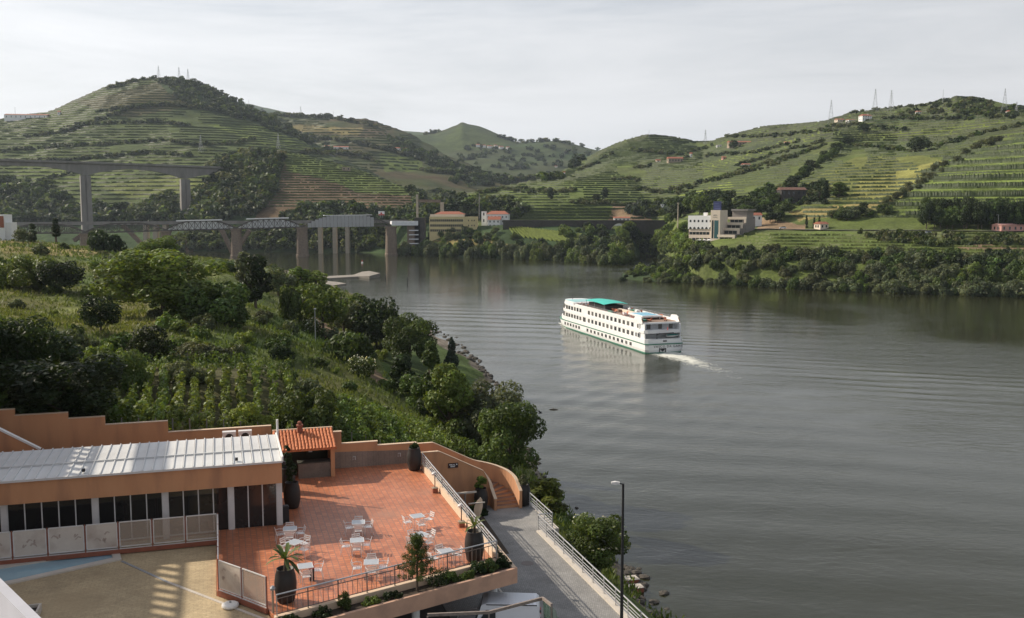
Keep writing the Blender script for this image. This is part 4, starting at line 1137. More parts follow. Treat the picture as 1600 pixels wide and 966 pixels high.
# --- trees that stand out on the right hill
hill_trees = [
    (1437, 238, 212, 30, 'round', 'dark', 'big dark round tree alone on the shoulder of the right hill'),
    (1350, 208, 192, 18, 'round', 'dark', 'round tree below the white farmhouse on the right ridge'),
    (1325, 226, 212, 20, 'round', 'dark', 'pair of dark trees at the top of the tree line on the right hill'),
    (1308, 236, 222, 16, 'round', 'dark', 'dark tree lower in the tree line on the right hill'),
    (860, 312, 293, 12, 'tall', 'blue', 'dark tree between the two bright fields across the tributary'),
    (945, 312, 293, 12, 'tall', 'blue', 'tall dark tree above the railway wall'),
    (932, 314, 302, 14, 'round', 'dark', 'bushy tree left of the tall dark tree above the railway wall'),
    (1146, 233, 240 - 22, 14, 'round', 'dark', 'dark tree beside the ruined farm on the hill'),
    (1289, 318, 278, 12, 'cypress', 'dark', 'tall cypress right of the red roofed barn'),
    (1279, 318, 292, 8, 'cypress', 'dark', 'shorter cypress beside the tall cypress near the barn'),
    (1110, 330, 302, 12, 'cypress', 'dark', 'pointed dark conifer behind the roof sign of the white building'),
    (1119, 330, 302, 12, 'cypress', 'blue', 'second pointed conifer behind the white building, right of the first'),
    (665, 322, 302, 16, 'cone', 'blue', 'dark pointed conifer left of the unfinished tower block'),
    (704, 338, 304, 18, 'cone', 'dark', 'dark conifer right of the concrete frame above the yellow building'),
    (1260, 356, 334, 4, 'cypress', 'dark', 'leftmost of three little cypresses by the road hut'),
    (1272, 357, 337, 4, 'cypress', 'dark', 'middle one of three little cypresses by the road hut'),
    (1280, 357, 336, 4, 'cypress', 'dark', 'rightmost of three little cypresses by the road hut'),
    (1310, 308, 284, 26, 'tall', 'light', 'sparse light green tree in the sloping field above the road'),
]
for px, by, ty, w_, kind, pal, lab in hill_trees:
    p, h, wd = at_pixels(px, by, ty, w_)
    plant('tree' if kind != 'cypress' else 'cypress', 'tree' if kind != 'cypress' else 'cypress', lab, p, h, wd, kind, pal, 1 if w_ < 20 else 2)
for i in range(30):
    px = 1448 + (i % 15) * 11 + rr.uniform(-5, 5); py = 358 - (i // 15) * 7
    p = sight(px, py)
    if p is None: continue
    s = rr.uniform(12, 19)
    plant('tree', 'tree', '{size} {tone} tree in the tall roadside row {zone}', p, s, s * 0.62, 'round', rr.choice(['dark', 'mid', 'dark']), 2, 'tall trees by the road at right')
def line_trees(poly, n, lab, grp, size, pals, jx=4, jy=2, kind='round', det=1, name='tree', cat='tree'):
    for i in range(n):
        f = (i + rr.uniform(-0.3, 0.3)) / max(1, n - 1) * (len(poly) - 1)
        k = min(max(int(f), 0), len(poly) - 2); t = f - k
        p = sight(poly[k][0] * (1 - t) + poly[k + 1][0] * t + rr.uniform(-jx, jx), poly[k][1] * (1 - t) + poly[k + 1][1] * t + rr.uniform(-jy, jy))
        if p is None: continue
        s = size * rr.uniform(0.7, 1.3)
        plant(name, cat, lab, p, s, s * rr.uniform(0.85, 1.2), kind, rr.choice(pals), det, grp)
line_trees([(1232, 298), (1260, 275), (1290, 250), (1312, 235)], 22, '{size} {tone} tree in the steep line {zone}', 'trees in the steep tree line', 8, ['dark', 'mid'])
line_trees([(1372, 330), (1415, 305), (1440, 285), (1478, 262), (1520, 238), (1560, 222)], 30, '{size} {tone} tree edging the terraces {zone}', 'olive trees edging the terraced vineyard', 5.5, ['olive', 'grey', 'olive'], 7, 4)
line_trees([(1300, 345), (1340, 338), (1390, 338)], 18, '{size} {tone} tree on the bank {zone}', 'trees above the road hut', 7, ['mid', 'grey', 'dark'], 6, 5)
line_trees([(1120, 320), (1150, 330), (1190, 330), (1230, 340)], 26, '{size} {tone} slope tree {zone}', 'trees behind the white building', 9, ['dark', 'mid', 'dark'], 14, 14)
line_trees([(1060, 338), (1085, 330), (1110, 330), (1130, 336)], 20, '{size} {tone} dense tree {zone}', 'trees left behind the white building', 13, ['mid', 'dark', 'mid'], 8, 8)

# --- woods and olive groves too small to tell apart
def mass(name, spots, seed, detail=None):
    rs = np.random.RandomState(seed)
    vs, qs, cs, o = [], [], [], 0
    for (p, h, wd, kind, pal) in spots:
        key = (kind, pal, 0, rs.randint(3))
        crown_mesh(*key)
        v, q, pc = RAW[key]
        a = rs.rand() * 6.283; ca, sa = math.cos(a), math.sin(a)
        nat = {'round': 0.80, 'tall': 0.55, 'bush': 1.6}[kind]
        x, y = (v[:, 0] * ca - v[:, 1] * sa) * wd / nat, (v[:, 0] * sa + v[:, 1] * ca) * wd / nat
        vs.append(np.stack([x + p.x, y + p.y, (v[:, 2] - (0.12 if kind == 'round' else 0.03)) * h + p.z], -1)); qs.append(q + o); cs.append(pc * (0.8 + 0.4 * rs.rand())); o += len(v)
    return tag(link(name, np_mesh(name, np.concatenate(vs), np.concatenate(qs), M_VINE, pcol=np.concatenate(cs))), None, None, None, 'stuff')
def wood(name, poly, n, size, pals, seed, kinds=('round', 'bush')):
    r_ = random.Random(seed)
    x0, x1 = min(q[0] for q in poly), max(q[0] for q in poly); y0, y1 = min(q[1] for q in poly), max(q[1] for q in poly)
    sp, tries = [], 0
    while len(sp) < n and tries < n * 8:
        tries += 1
        px, py = r_.uniform(x0, x1), r_.uniform(y0, y1)
        if not inpoly(px, py, poly) or (268 < px < 306 and 255 < py < 342): continue
        p = sight(px, py)
        if p is None: continue
        s = size * r_.uniform(0.6, 1.35)
        sp.append((p, s, s * r_.uniform(0.9, 1.4), r_.choice(kinds), r_.choice(pals)))
    if sp: mass(name, sp, seed)
def grove(name, lines, step, size, pals, seed, jx=1.5, jy=1.0):
    r_ = random.Random(seed); sp = []
    for ln in lines:
        for (xa, ya), (xb, yb) in zip(ln[:-1], ln[1:]):
            m = max(1, int(math.hypot(xb - xa, yb - ya) / step))
            for i in range(m):
                t = (i + r_.random()) / m
                p = sight(xa + (xb - xa) * t + r_.uniform(-jx, jx), ya + (yb - ya) * t + r_.uniform(-jy, jy))
                if p is None: continue
                s = size * r_.uniform(0.6, 1.4) * (0.6 + p.y / 2500)
                sp.append((p, s, s * r_.uniform(1.0, 1.5), 'round', r_.choice(pals)))
    if sp: mass(name, sp, seed)
DK = ['dark', 'dark', 'mid', 'blue']
wood('woodland', [(-20, 330), (60, 322), (200, 330), (330, 318), (345, 342), (335, 352), (-20, 352)], 260, 11, DK + ['grey'], 101)
wood('woodland', [(-20, 280), (60, 285), (110, 315), (60, 322), (-20, 330)], 90, 11, DK, 102)
wood('woodland', [(230, 318), (300, 295), (322, 300), (335, 345), (240, 345)], 110, 10, DK + ['grey'], 103)
wood('woodland', [(322, 262), (345, 245), (400, 238), (446, 240), (440, 262), (432, 300), (398, 340), (330, 345), (322, 300)], 330, 9.5, ['dark', 'mid', 'dark', 'olive'], 104)
wood('woodland', [(440, 332), (520, 322), (560, 328), (600, 326), (655, 332), (668, 352), (600, 352), (440, 348)], 150, 9, DK + ['grey'], 105)
wood('woodland', [(265, 372), (330, 362), (480, 360), (560, 358), (600, 368), (600, 392), (265, 392)], 300, 8.5, ['mid', 'dark', 'grey', 'mid'], 106)
wood('woodland', A_woods, 330, 9, DK, 107)
wood('woodland', [(600, 215), (650, 232), (700, 252), (790, 282), (740, 290), (690, 268), (640, 245)], 130, 12, DK, 108)
wood('woodland', [(640, 300), (700, 300), (745, 312), (790, 316), (830, 330), (800, 346), (690, 346), (650, 332)], 200, 8.5, ['dark', 'mid', 'blue', 'grey'], 109)
wood('woodland', [(740, 226), (800, 232), (880, 228), (935, 240), (925, 262), (780, 266), (700, 250)], 120, 12, DK, 110)
wood('woodland', [(985, 322), (1060, 318), (1075, 330), (1060, 340), (985, 338)], 70, 8, ['dark', 'mid', 'blue'], 111)
wood('woodland', [(700, 280), (860, 272), (880, 280), (760, 292), (720, 296)], 70, 10, DK + ['mid'], 112)
wood('thicket', [(1330, 364), (1420, 366), (1600, 372), (1600, 384), (1450, 386), (1380, 378)], 120, 3.2, ['mid', 'dark', 'olive'], 113, ('bush',))
wood('thicket', [(1130, 398), (1300, 398), (1600, 402), (1600, 412), (1300, 408), (1120, 406)], 90, 4, ['mid', 'dark', 'grey'], 114, ('bush',))
wood('thicket', [(1195, 290), (1230, 300), (1240, 330), (1180, 335), (1160, 320)], 70, 6, ['mid', 'dark'], 115)
wood('thicket', [(1180, 300), (1290, 288), (1292, 318), (1250, 322)], 60, 5, ['dark', 'dark', 'olive'], 116)
wood('woodland', [(1480, 160), (1540, 157), (1590, 172), (1590, 188), (1440, 188), (1380, 186)], 130, 6, ['olive', 'dark', 'mid'], 117)
OL = ['olive', 'dark', 'mid', 'blue']
grove('hedgerow_trees', [[(40, 215), (110, 205), (200, 172), (260, 165), (330, 172)], [(100, 200), (140, 195), (250, 192), (300, 198)], [(0, 238), (60, 232), (180, 226), (250, 220), (310, 228), (370, 225), (400, 218)],
      [(150, 176), (200, 170), (290, 163)], [(165, 139), (215, 127), (245, 124)], [(345, 147), (372, 160), (395, 172), (430, 190)], [(0, 258), (100, 252), (230, 240), (300, 245)], [(60, 285), (150, 262), (250, 262)]], 4.2, 5.2, OL, 120)
grove('hedgerow_trees', [[(640, 300), (655, 310), (668, 322)], [(430, 182), (520, 186), (590, 200)], [(480, 215), (560, 225), (640, 245)], [(470, 240), (560, 243), (590, 255)], [(780, 214), (808, 224), (862, 221), (900, 226), (935, 236)], [(660, 212), (690, 206)], [(660, 268), (720, 275), (800, 283), (880, 278)]], 4, 7, OL, 121)
grove('hedgerow_trees', [[(992, 297), (1040, 302), (1060, 296), (1120, 282), (1160, 268), (1230, 248), (1292, 226)], [(1020, 300), (1060, 304), (1090, 292)], [(1120, 282), (1200, 262), (1260, 240)], [(1150, 260), (1220, 240), (1290, 222)], [(990, 265), (1010, 262), (1020, 258)], [(960, 282), (985, 280), (1000, 284)],
      [(900, 268), (930, 258), (960, 238)], [(985, 236), (1040, 240), (1080, 246)], [(1075, 240), (1100, 232), (1115, 228)], [(1130, 215), (1200, 215), (1250, 210), (1300, 205)], [(1330, 178), (1370, 172), (1440, 166), (1480, 158)], [(1100, 245), (1180, 240), (1250, 222)],
      [(800, 300), (840, 302), (900, 300)], [(890, 318), (950, 320), (1010, 322)], [(745, 303), (800, 296), (860, 300)], [(1290, 200), (1340, 196), (1380, 203), (1410, 205)], [(1460, 232), (1530, 212), (1600, 198)], [(1380, 186), (1440, 188), (1520, 186)], [(1330, 228), (1380, 232), (1440, 240)]], 3.8, 4.4, ['olive', 'grey', 'mid', 'dark', 'olive'], 122, 2, 1.5)
# vineyard on the headland: rows run down towards the river
rs = np.random.RandomState(77)
vs, cs = [], []
for i in range(26):
    xa, ya = 792 + i * 4.6, 354 + i * 0.55; xb, yb = 806 + i * 7.0, 371 + i * 0.75
    a, b = sight(xa, ya, ['headland']), sight(xb, yb, ['headland'])
    if a is None or b is None: continue
    for k in range(14):
        p, q = a.lerp(b, k / 14), a.lerp(b, (k + 1) / 14)
        p.z, q.z = height(p.x, p.y), height(q.x, q.y)
        h1, h2 = 1.5 + rs.rand() * 0.5, 1.5 + rs.rand() * 0.5
        for off in (-0.42, 0.42):
            vs.append([(p.x + off, p.y, p.z), (q.x + off, q.y, q.z), (q.x + off * 0.6, q.y, q.z + h2), (p.x + off * 0.6, p.y, p.z + h1)]); cs.append(c_bright * (0.8 + 0.4 * rs.rand()))
        vs.append([(p.x - 0.25, p.y, p.z + h1), (q.x - 0.25, q.y, q.z + h2), (q.x + 0.25, q.y, q.z + h2), (p.x + 0.25, p.y, p.z + h1)]); cs.append(c_bright * (0.8 + 0.4 * rs.rand()))
v = np.array(vs).reshape(-1, 3)
tag(link('vine_rows', np_mesh('vine_rows', v, np.arange(len(v)).reshape(-1, 4), M_VINE, pcol=np.array(cs))), None, None, None, 'stuff')
# ------------------------------------------------------------------ bridges and buildings of the valley
M_CONC = mat('concrete', (0.25, 0.235, 0.215), (0.19, 0.178, 0.16), rough=0.9, scale=0.25, bump=0.2, stain=(0.15, 0.14, 0.125), sscale=0.12, stretch=(1, 1, 0.3))
M_CONC2 = mat('pale_concrete', (0.45, 0.39, 0.30), (0.36, 0.31, 0.24), rough=0.9, scale=0.3, bump=0.2)
M_STONE = mat('bridge_stone', (0.25, 0.19, 0.14), (0.14, 0.105, 0.08), rough=0.95, scale=0.9, bump=0.6)
M_DSTONE = mat('railway_stone', (0.075, 0.065, 0.058), (0.045, 0.04, 0.038), rough=0.95, scale=0.5, bump=0.6, stain=(0.04, 0.05, 0.025), sscale=0.06)
M_IRON = mat('old_iron', (0.085, 0.07, 0.06), (0.05, 0.045, 0.04), rough=0.7, scale=2)
M_SHEET = mat('scaffold_sheet', (0.42, 0.42, 0.42), (0.33, 0.33, 0.33), rough=0.7, scale=0.6, bump=0.4, stretch=(3, 1, 0.3), stain=(0.40, 0.41, 0.42), sscale=0.15)
M_WSHEET = mat('white_sheet', (0.80, 0.80, 0.80), (0.66, 0.67, 0.68), rough=0.6, scale=0.5)
M_LSHEET = mat('light_sheet', (0.74, 0.75, 0.76), (0.55, 0.56, 0.57), rough=0.6, scale=0.5, stretch=(2, 1, 0.6))
M_WHITE = mat('white_paint', (0.80, 0.79, 0.76), (0.72, 0.71, 0.68), rough=0.7, scale=1.0)
M_YELL = mat('yellow_paint', (0.60, 0.50, 0.26), (0.52, 0.43, 0.22), rough=0.8, scale=0.5)
M_TAN = mat('tan_render', (0.70, 0.60, 0.48), (0.64, 0.54, 0.43), rough=0.85, scale=0.6)
M_GREYST = mat('slate_cladding', (0.28, 0.25, 0.22), (0.22, 0.195, 0.17), rough=0.9, scale=1.2, bump=0.4)
M_GLASS = mat('window_glass', (0.02, 0.026, 0.03), (0.03, 0.036, 0.04), rough=0.12, scale=0.4, spec=0.6)
M_RED = mat('clay_roof', (0.36, 0.13, 0.075), (0.25, 0.095, 0.06), rough=0.9, scale=1.5, bump=0.5)
M_OLDR = mat('old_roof', (0.17, 0.085, 0.06), (0.11, 0.06, 0.045), rough=0.95, scale=1.0)
M_PINK = mat('pink_render', (0.62, 0.33, 0.28), (0.56, 0.30, 0.25), rough=0.85, scale=0.6)
M_RUIN = mat('bare_masonry', (0.36, 0.29, 0.21), (0.22, 0.175, 0.13), rough=0.95, scale=1.0, bump=0.5)
M_STEEL = mat('galvanised_steel', (0.36, 0.37, 0.38), (0.28, 0.29, 0.30), rough=0.5, scale=3, metal=0.3)
M_BLACK = mat('black_paint', (0.02, 0.02, 0.022), rough=0.5)
M_REDP = mat('red_paint', (0.55, 0.06, 0.05), (0.45, 0.05, 0.04), rough=0.5)
M_ASPH = mat('asphalt', (0.11, 0.105, 0.10), (0.075, 0.072, 0.07), rough=0.95, scale=0.8, bump=0.3)

# high motorway viaduct: box girder with haunches on tall hollow piers
t = thing('viaduct', 'tall grey concrete motorway viaduct crossing high above the old bridge', 'viaduct', (0, 0, 0))
vx = [-260, 132, 288, 350]; vY = [800, 1000, 1092, 1128]
def vtop(px): return np.interp(px, [-260, 0, 132, 288, 350], [244, 250.5, 254.5, 260, 262.5])
def vdepth(px):
    c = [-60, 132, 288, 420]; d = min(abs(px - q) for q in c)
    return 8.2 + 13 * max(0, 1 - d / 78) ** 2
mb = MB(); pb = MB(); rings = []; r2 = []
for px in np.linspace(-260, 352, 100):
    Y = float(np.interp(px, vx, vY)); top = W(px, vtop(px), Y=Y); k = Y / 1500
    dz = vdepth(px) * k * 0.95
    ax = Vector((0.85, 0.52, 0)); nr = Vector((-0.52, 0.85, 0))
    f, bk = top - nr * 5, top + nr * 5
    z0 = top.z - dz
    rings.append([f, f - Vector((0, 0, 0.7)), Vector((f.x, f.y, 0)) + nr * 2.4 + Vector((0, 0, top.z - 2.0)), Vector((f.x, f.y, z0)) + nr * 2.6, Vector((bk.x, bk.y, z0)) - nr * 2.6, Vector((bk.x, bk.y, top.z - 2.0)) - nr * 2.4, bk - Vector((0, 0, 0.7)), bk])
    r2.append([f + Vector((0, 0, 0.0)), f + Vector((0, 0, 1.1)), f + nr * 0.4 + Vector((0, 0, 1.1)), f + nr * 0.4])
mb.ring(rings); mb.build('girder', M_CONC, t)
pb.ring(r2); pb.build('parapet', M_CONC, t)
for px in (132, 288):
    Y = float(np.interp(px, vx, vY)); top = W(px, vtop(px), Y=Y); zt = top.z - vdepth(px) * Y / 1500 * 0.93
    zb = height(top.x, top.y, 0) - 3
    mb = MB()
    for s in (-1, 1):
        cx = s * 2.9
        mb.ring([[(cx + a * w_ , b * w2, z) for a, b in ((-1, -1), (1, -1), (1, 1), (-1, 1))] for z, w_, w2 in ((zb, 2.55, 4.4), (zt, 2.0, 3.6))])
    mb.ring([[(a * 1.0, b * 2.6, z) for a, b in ((-1, -1), (1, -1), (1, 1), (-1, 1))] for z in (zb, zt)])
    o = mb.build('pier', M_CONC, t); o.location = (top.x, top.y, 0); o.rotation_euler = (0, 0, R(31))

# old iron railway bridge being restored, with arched trusses on stone piers
BP = [(10, 812), (133, 822), (259, 832), (369, 842), (472, 853), (611, 876), (652, 884)]
def bpt(i, z): 
    q = W(BP[i][0], 360, Y=BP[i][1]); return Vector((q.x, q.y, z))
ib = thing('iron_bridge', 'old iron truss bridge on stone piers, partly wrapped in grey scaffold sheeting', 'bridge', (0, 0, 0))
spans = [(0, 364.5, 350.5, 'open'), (1, 363.5, 349.0, 'open'), (2, 361.5, 345.5, 'white'), (3, 358, 342.5, 'white'), (4, 354, 337.5, 'grey')]
yp = [364.8, 364.3, 360.5, 357.8, 355.0, 353.0, 352.0]
zp_ = [W(BP[i][0], yp[i], Y=BP[i][1]).z for i in range(7)]
for i, yb, yt, cover in spans:
    A, B = bpt(i, zp_[i]), bpt(i + 1, zp_[i + 1]); Ym = (BP[i][1] + BP[i + 1][1]) / 2
    pm = (BP[i][0] + BP[i + 1][0]) / 2
    zt = W(pm, yt, Y=Ym).z; H = zt - (A.z + B.z) / 2
    ax = (B - A).normalized(); nr = Vector((-ax.y, ax.x, 0)).normalized()
    up = Vector((0, 0, 1))
    arch = lambda f: min(1, (1 - abs(2 * f - 1) ** 2.2) * 1.12)
    mb = MB(); n_ = 12
    for s in (-1, 1):
        lo = [A.lerp(B, k / n_) + nr * (2.8 * s) for k in range(n_ + 1)]
        hi = [lo[k] + up * (0.6 + (H - 0.6) * arch(k / n_)) for k in range(n_ + 1)]
        for k in range(n_):
            mb.bar(lo[k], lo[k + 1], 0.7, 1.0); mb.bar(hi[k], hi[k + 1], 0.7, 0.9)
            if k: mb.bar(lo[k], hi[k], 0.4, 0.4)
            mb.bar(lo[k], hi[k + 1], 0.32, 0.32); mb.bar(hi[k], lo[k + 1], 0.32, 0.32)
    for k in range(n_ + 1):
        p = A.lerp(B, k / n_) + up * 0.2
        mb.bar(p - nr * 2.8, p + nr * 2.8, 0.4, 0.6)
    mb.build('truss', M_IRON, ib)
    dk = MB(); dk.bar(A + up * 0.5, B + up * 0.5, 4.6, 0.3); dk.build('deck', M_IRON, ib)
    if cover != 'open':
        f0, f1 = (0.06, 0.80) if cover == 'grey' else (0.04, 0.96)
        cells = 18 if cover == 'grey' else 14
        rs = np.random.RandomState(i)
        for k in range(cells):
            fa, fb = f0 + (f1 - f0) * k / cells, f0 + (f1 - f0) * (k + 1) / cells
            h = H * arch((fa + fb) / 2) * (1.02 if cover == 'grey' else 0.96) 
            of_ = (3.4 if cover == 'grey' else 2.1) + 0.25 * rs.rand()
            pa, pb_ = A.lerp(B, fa) - nr * of_ + up * (h / 2 - 0.1), A.lerp(B, fb - 0.003) - nr * of_ + up * (h / 2 - 0.1)
            q = MB(); q.bar(pa, pb_, 0.12, h + 0.5)
            q.build('scaffold_sheet', M_SHEET if cover == 'grey' else (M_LSHEET if rs.rand() < 0.6 else M_WSHEET), ib)
        g0, g1 = (0.24, 0.78) if cover == 'grey' else (0.16, 0.80)
        pa, pb_ = A.lerp(B, g0) + up * (H + 0.6), A.lerp(B, g1) + up * (H + 0.6)
        q = MB(); q.bar(pa, pb_, 7.4, 0.45 if cover == 'grey' else 0.9); q.build('scaffold_roof', M_WSHEET, ib)
a, b = bpt(5, W(630, 349, Y=880).z), bpt(6, W(640, 349, Y=882).z)
q = MB(); q.bar(a, b, 7, 4.0); q.build('scaffold_roof', M_WSHEET, ib)
for i, w_ in ((1, 7.5), (2, 8.2), (3, 8.6), (4, 9.6), (5, 9.2)):
    p = bpt(i, 0); zt = W(BP[i][0], [0, 365, 361, 357.5, 355.5, 354][i], Y=BP[i][1]).z
    mb = MB()
    sec = lambda s, z: [(s * w_ / 2 * x, s * 5.2 * y, z) for x, y in ((-1, -0.75), (-0.7, -1), (0.7, -1), (1, -0.75), (1, 0.75), (0.7, 1), (-0.7, 1), (-1, 0.75))]
    mb.ring([sec(1.2, -6), sec(1.2, 1.4), sec(1.08, 1.9), sec(0.95, zt - 1.2), sec(1.1, zt - 1.1), sec(1.1, zt)])
    o = mb.build('pier', M_STONE, ib); o.location = p; o.rotation_euler = (0, 0, R(12))
p = bpt(6, 0); mb = MB(); mb.box(-6, -5, -2, 6, 5, 29); o = mb.build('abutment', M_STONE, ib); o.location = (p.x - 3, p.y + 2, 0)
for k in range(5):
    mb = MB(); mb.box(-6.3, -5.6, 6 + k * 4, 2.5, -5.2, 6.9 + k * 4)
    o = mb.build('scaffold_board', M_WSHEET, ib); o.location = (p.x - 1, p.y + 2, 0)
mb = MB(); mb.prism([(-5, -5), (4.5, -5), (4.5, 5), (-5, 5)], 4, W(655, 340, Y=884).z)
o = mb.build('abutment_tower', M_DSTONE, ib); o.location = (W(657, 360, Y=886).x, 886, 0)

# road bridge behind it: plain deck on slender piers with two raking struts
rb = thing('road_bridge', 'grey concrete road bridge with slender piers running behind the iron bridge', 'bridge', (0, 0, 0))
mb = MB(); pr = MB()
a, b = W(-60, 349.5, Y=850), W(640, 345.0, Y=930)
mb.bar(a - Vector((0, 0, 1.0)), b - Vector((0, 0, 1.0)), 9, 2.0); mb.build('deck', M_CONC, rb)
pr.bar(a + Vector((0, -4, 0.5)), b + Vector((0, -4, 0.5)), 0.3, 1.0); pr.build('parapet', M_CONC, rb)
for px in (213, 228, 243, 490, 514, 535):
    f = (px + 60) / 700; p = a.lerp(b, f)
    mb = MB(); wz = 1.7
    mb.box(p.x - wz, p.y - 3.5, -5, p.x + wz, p.y + 3.5, p.z - 2.0); mb.build('pier', M_CONC2, rb)
for x0, y0, x1, y1 in ((192, 352, 228, 388), (346, 358, 366, 402), (390, 360, 374, 385), (133, 364, 116, 376)):
    p, q = W(x0, y0, Y=878), W(x1, y1, Y=878)
    mb = MB(); mb.bar(p, q, 4, 3.2); mb.build('strut', M_STONE, rb)

# railway embankment wall with one arch, right of the headland vineyard
rw = thing('railway_wall', 'long dark stone railway wall pierced by one tall arch', 'wall', (0, 0, 0))
def rwp(px, py): return W(px, py, Y=866)
z1 = rwp(900, 345.5).z; xa, xb, xl_, xr_ = rwp(951, 360).x, rwp(983, 360).x, rwp(786, 360).x, rwp(1064, 360).x
mb = MB(); mb.box(xl_, 862, 4, xa, 872, z1); mb.box(xb, 862, 2, xr_, 872, z1); mb.build('wall', M_DSTONE, rw)
ms = MB(); zs = z1 - 14.5; rr_ = (xb - xa) / 2; cx = (xa + xb) / 2
prof = [(cx + rr_ * math.cos(math.pi * k / 16), zs + (z1 - 1.8 - zs) * math.sin(math.pi * k / 16)) for k in range(17)]
for k in range(16):
    (xp, zp), (xq, zq) = prof[k], prof[k + 1]
    ms.ring([[(xp, y, zp), (xp, y, z1), (xq, y, z1), (xq, y, zq)] for y in (862, 872)])
ms.build('spandrel', M_DSTONE, rw)
ms = MB()
for k in range(16):
    (xp, zp), (xq, zq) = prof[k], prof[k + 1]
    f = lambda x, z, d: (cx + (x - cx) * (1 - d / rr_), zs + (z - zs) * (1 - d / (z1 - 1.8 - zs)))
    ip, iq = f(xp, zp, 0.35), f(xq, zq, 0.35)
    ms.ring([[(ip[0], y, ip[1]), (xp, y, zp), (xq, y, zq), (iq[0], y, iq[1])] for y in (861.8, 872.2)])
ms.build('arch_lining', M_CONC2, rw)
mb = MB(); mb.box(xl_, 861.7, z1, xr_, 872.3, z1 + 0.8); mb.build('coping', M_DSTONE, rw)

# ---- buildings
def windows(parent, xs_, z0, z1_, y, name='window', mt=None, w_=0.9, ny=-1, frame=None):
    for x in xs_:
        q = MB(); q.box(x - w_ / 2, min(y, y + ny * 0.06), z0, x + w_ / 2, max(y, y + ny * 0.06), z1_)
        q.build(name, mt or M_GLASS, parent)
def side_windows(parent, ys_, z0, z1_, x, nx, w_=0.9):
    for y in ys_:
        q = MB(); q.box(min(x, x + nx * 0.06), y - w_ / 2, z0, max(x, x + nx * 0.06), y + w_ / 2, z1_)
        q.build('window', M_GLASS, parent)
def gable(parent, x0, x1, y0, y1, z, rise, mt, name='roof', over=0.5, hip=False):
    m = MB(); ym = (y0 + y1) / 2; h = (x1 - x0) * 0.22 if hip else 0
    v = [(x0 - over, y0 - over, z), (x1 + over, y0 - over, z), (x1 + over, y1 + over, z), (x0 - over, y1 + over, z), (x0 - over + h, ym, z + rise), (x1 + over - h, ym, z + rise)]
    n0 = len(m.v); m.v += v
    for f in ((0, 1, 5, 4), (2, 3, 4, 5), (1, 2, 5), (3, 0, 4), (3, 2, 1, 0)):
        m.f.append(f); m.m.append(0)
    return m.build(name, mt, parent)
def house(label, px, base, wpx, hpx, wall, roof, rz=20, floors=1, nwin=3, depth=0.7, name='house', cat='house', door=True, chim=False, hip=False, rise=0.25, sink=1.0, Y=None, group=None):
    p = sight(px, base) if Y is None else W(px, base, Y=Y)
    if p is None: p = W(px, base, Y=1000)
    k = p.y / 1500; w_, h = wpx * k * 0.94, hpx * k * (0.72 if roof else 1.0); d = max(4, w_ * depth)
    t = thing(name, label, cat, (p.x, p.y, p.z - sink * 0.3), R(rz), group)
    m = MB(); m.box(-w_ / 2, 0, -4, w_ / 2, d, h); m.build('wall', wall, t)
    if roof: gable(t, -w_ / 2, w_ / 2, 0, d, h, max(1.0, h * rise * 1.6), roof, hip=hip)
    fh = h / floors; ww = min(1.2, w_ / (nwin * 2.2 + 1))
    for fl in range(floors):
        windows(t, [(-w_ / 2) + w_ * (i + 0.5) / nwin for i in range(nwin)], fl * fh + fh * 0.35, fl * fh + fh * 0.78, 0, w_=ww)
        side_windows(t, [d * 0.35, d * 0.7], fl * fh + fh * 0.35, fl * fh + fh * 0.78, -w_ / 2, -1, ww)
    if chim:
        m = MB(); m.box(w_ * 0.2, d * 0.4, h, w_ * 0.2 + 0.9, d * 0.4 + 0.9, h + h * 0.45); m.build('chimney', M_WHITE, t)
    return t
house('long white villa on the shoulder at the far left of the skyline', 40, 186, 66, 9, M_WHITE, M_RED, 8, 1, 9, 0.3, chim=True, rise=0.2)
house('small white chapel tower right of the long white villa', 92, 180, 4, 7, M_WHITE, M_RED, 0, 1, 1, 1.0)
house('ruined brown house below the long white villa', 62, 184, 14, 6, M_RUIN, M_RED, 5, 1, 3)
house('white house row with red roofs halfway up the valley hill', 533, 234, 24, 6, M_WHITE, M_RED, 12, 1, 4, 0.5)
house('small white house left of the row halfway up the valley hill', 511, 232, 8, 5, M_WHITE, M_RED, 12, 1, 2)
house('long white building with grey roof on the valley hill', 626, 236, 24, 6, M_WHITE, M_RED, 15, 1, 6, 0.4)
house('white house by the road under the valley hill', 708, 272, 12, 6, M_WHITE, M_RED, 10, 1, 3)
for i, (x, y, w_) in enumerate([(747, 230, 6), (756, 231, 7), (766, 232, 8), (775, 231, 5), (784, 233, 7), (795, 234, 6)]):
    house('tiny white house in the hamlet under the pointed far hill', x, y, w_, 5, M_WHITE, M_RED, 10 + i * 4, 1, 2, group='hamlet houses under the pointed far hill')
house('stone hut at the top of the brown vineyard spur', 541, 267, 14, 6, M_RUIN, None, 10, 1, 2)
house('white house among trees at the left foot of the far shore', 40, 340, 24, 8, M_WHITE, M_CONC, 0, 1, 3, 0.4)
house('stone house with red roof under the conical hill', 1056, 254, 25, 9, M_RUIN, M_RED, 8, 1, 5, 0.4)
house('white dovecote tower right of the stone house with red roof', 1080, 246, 3.2, 8, M_WHITE, M_RED, 0, 1, 1, 1.0)
house('small ochre hut left of the stone house with red roof', 1029, 254, 7, 5, M_TAN, M_RED, 10, 1, 1)
house('long ruined masonry house near the right skyline', 1157, 227, 38, 7, M_RUIN, M_RED, 6, 1, 7, 0.3)
house('small white house left of the long ruined masonry house', 1124, 230, 8, 4, M_WHITE, M_CONC, 6, 1, 2)
house('white house with a wall on the slope below the ruined house', 1168, 261, 13, 6, M_WHITE, M_RED, 24, 1, 3)
house('tiny pink hut beside a dark tree in the vineyards', 1132, 249, 6, 5, M_PINK, M_RED, 15, 1, 1)
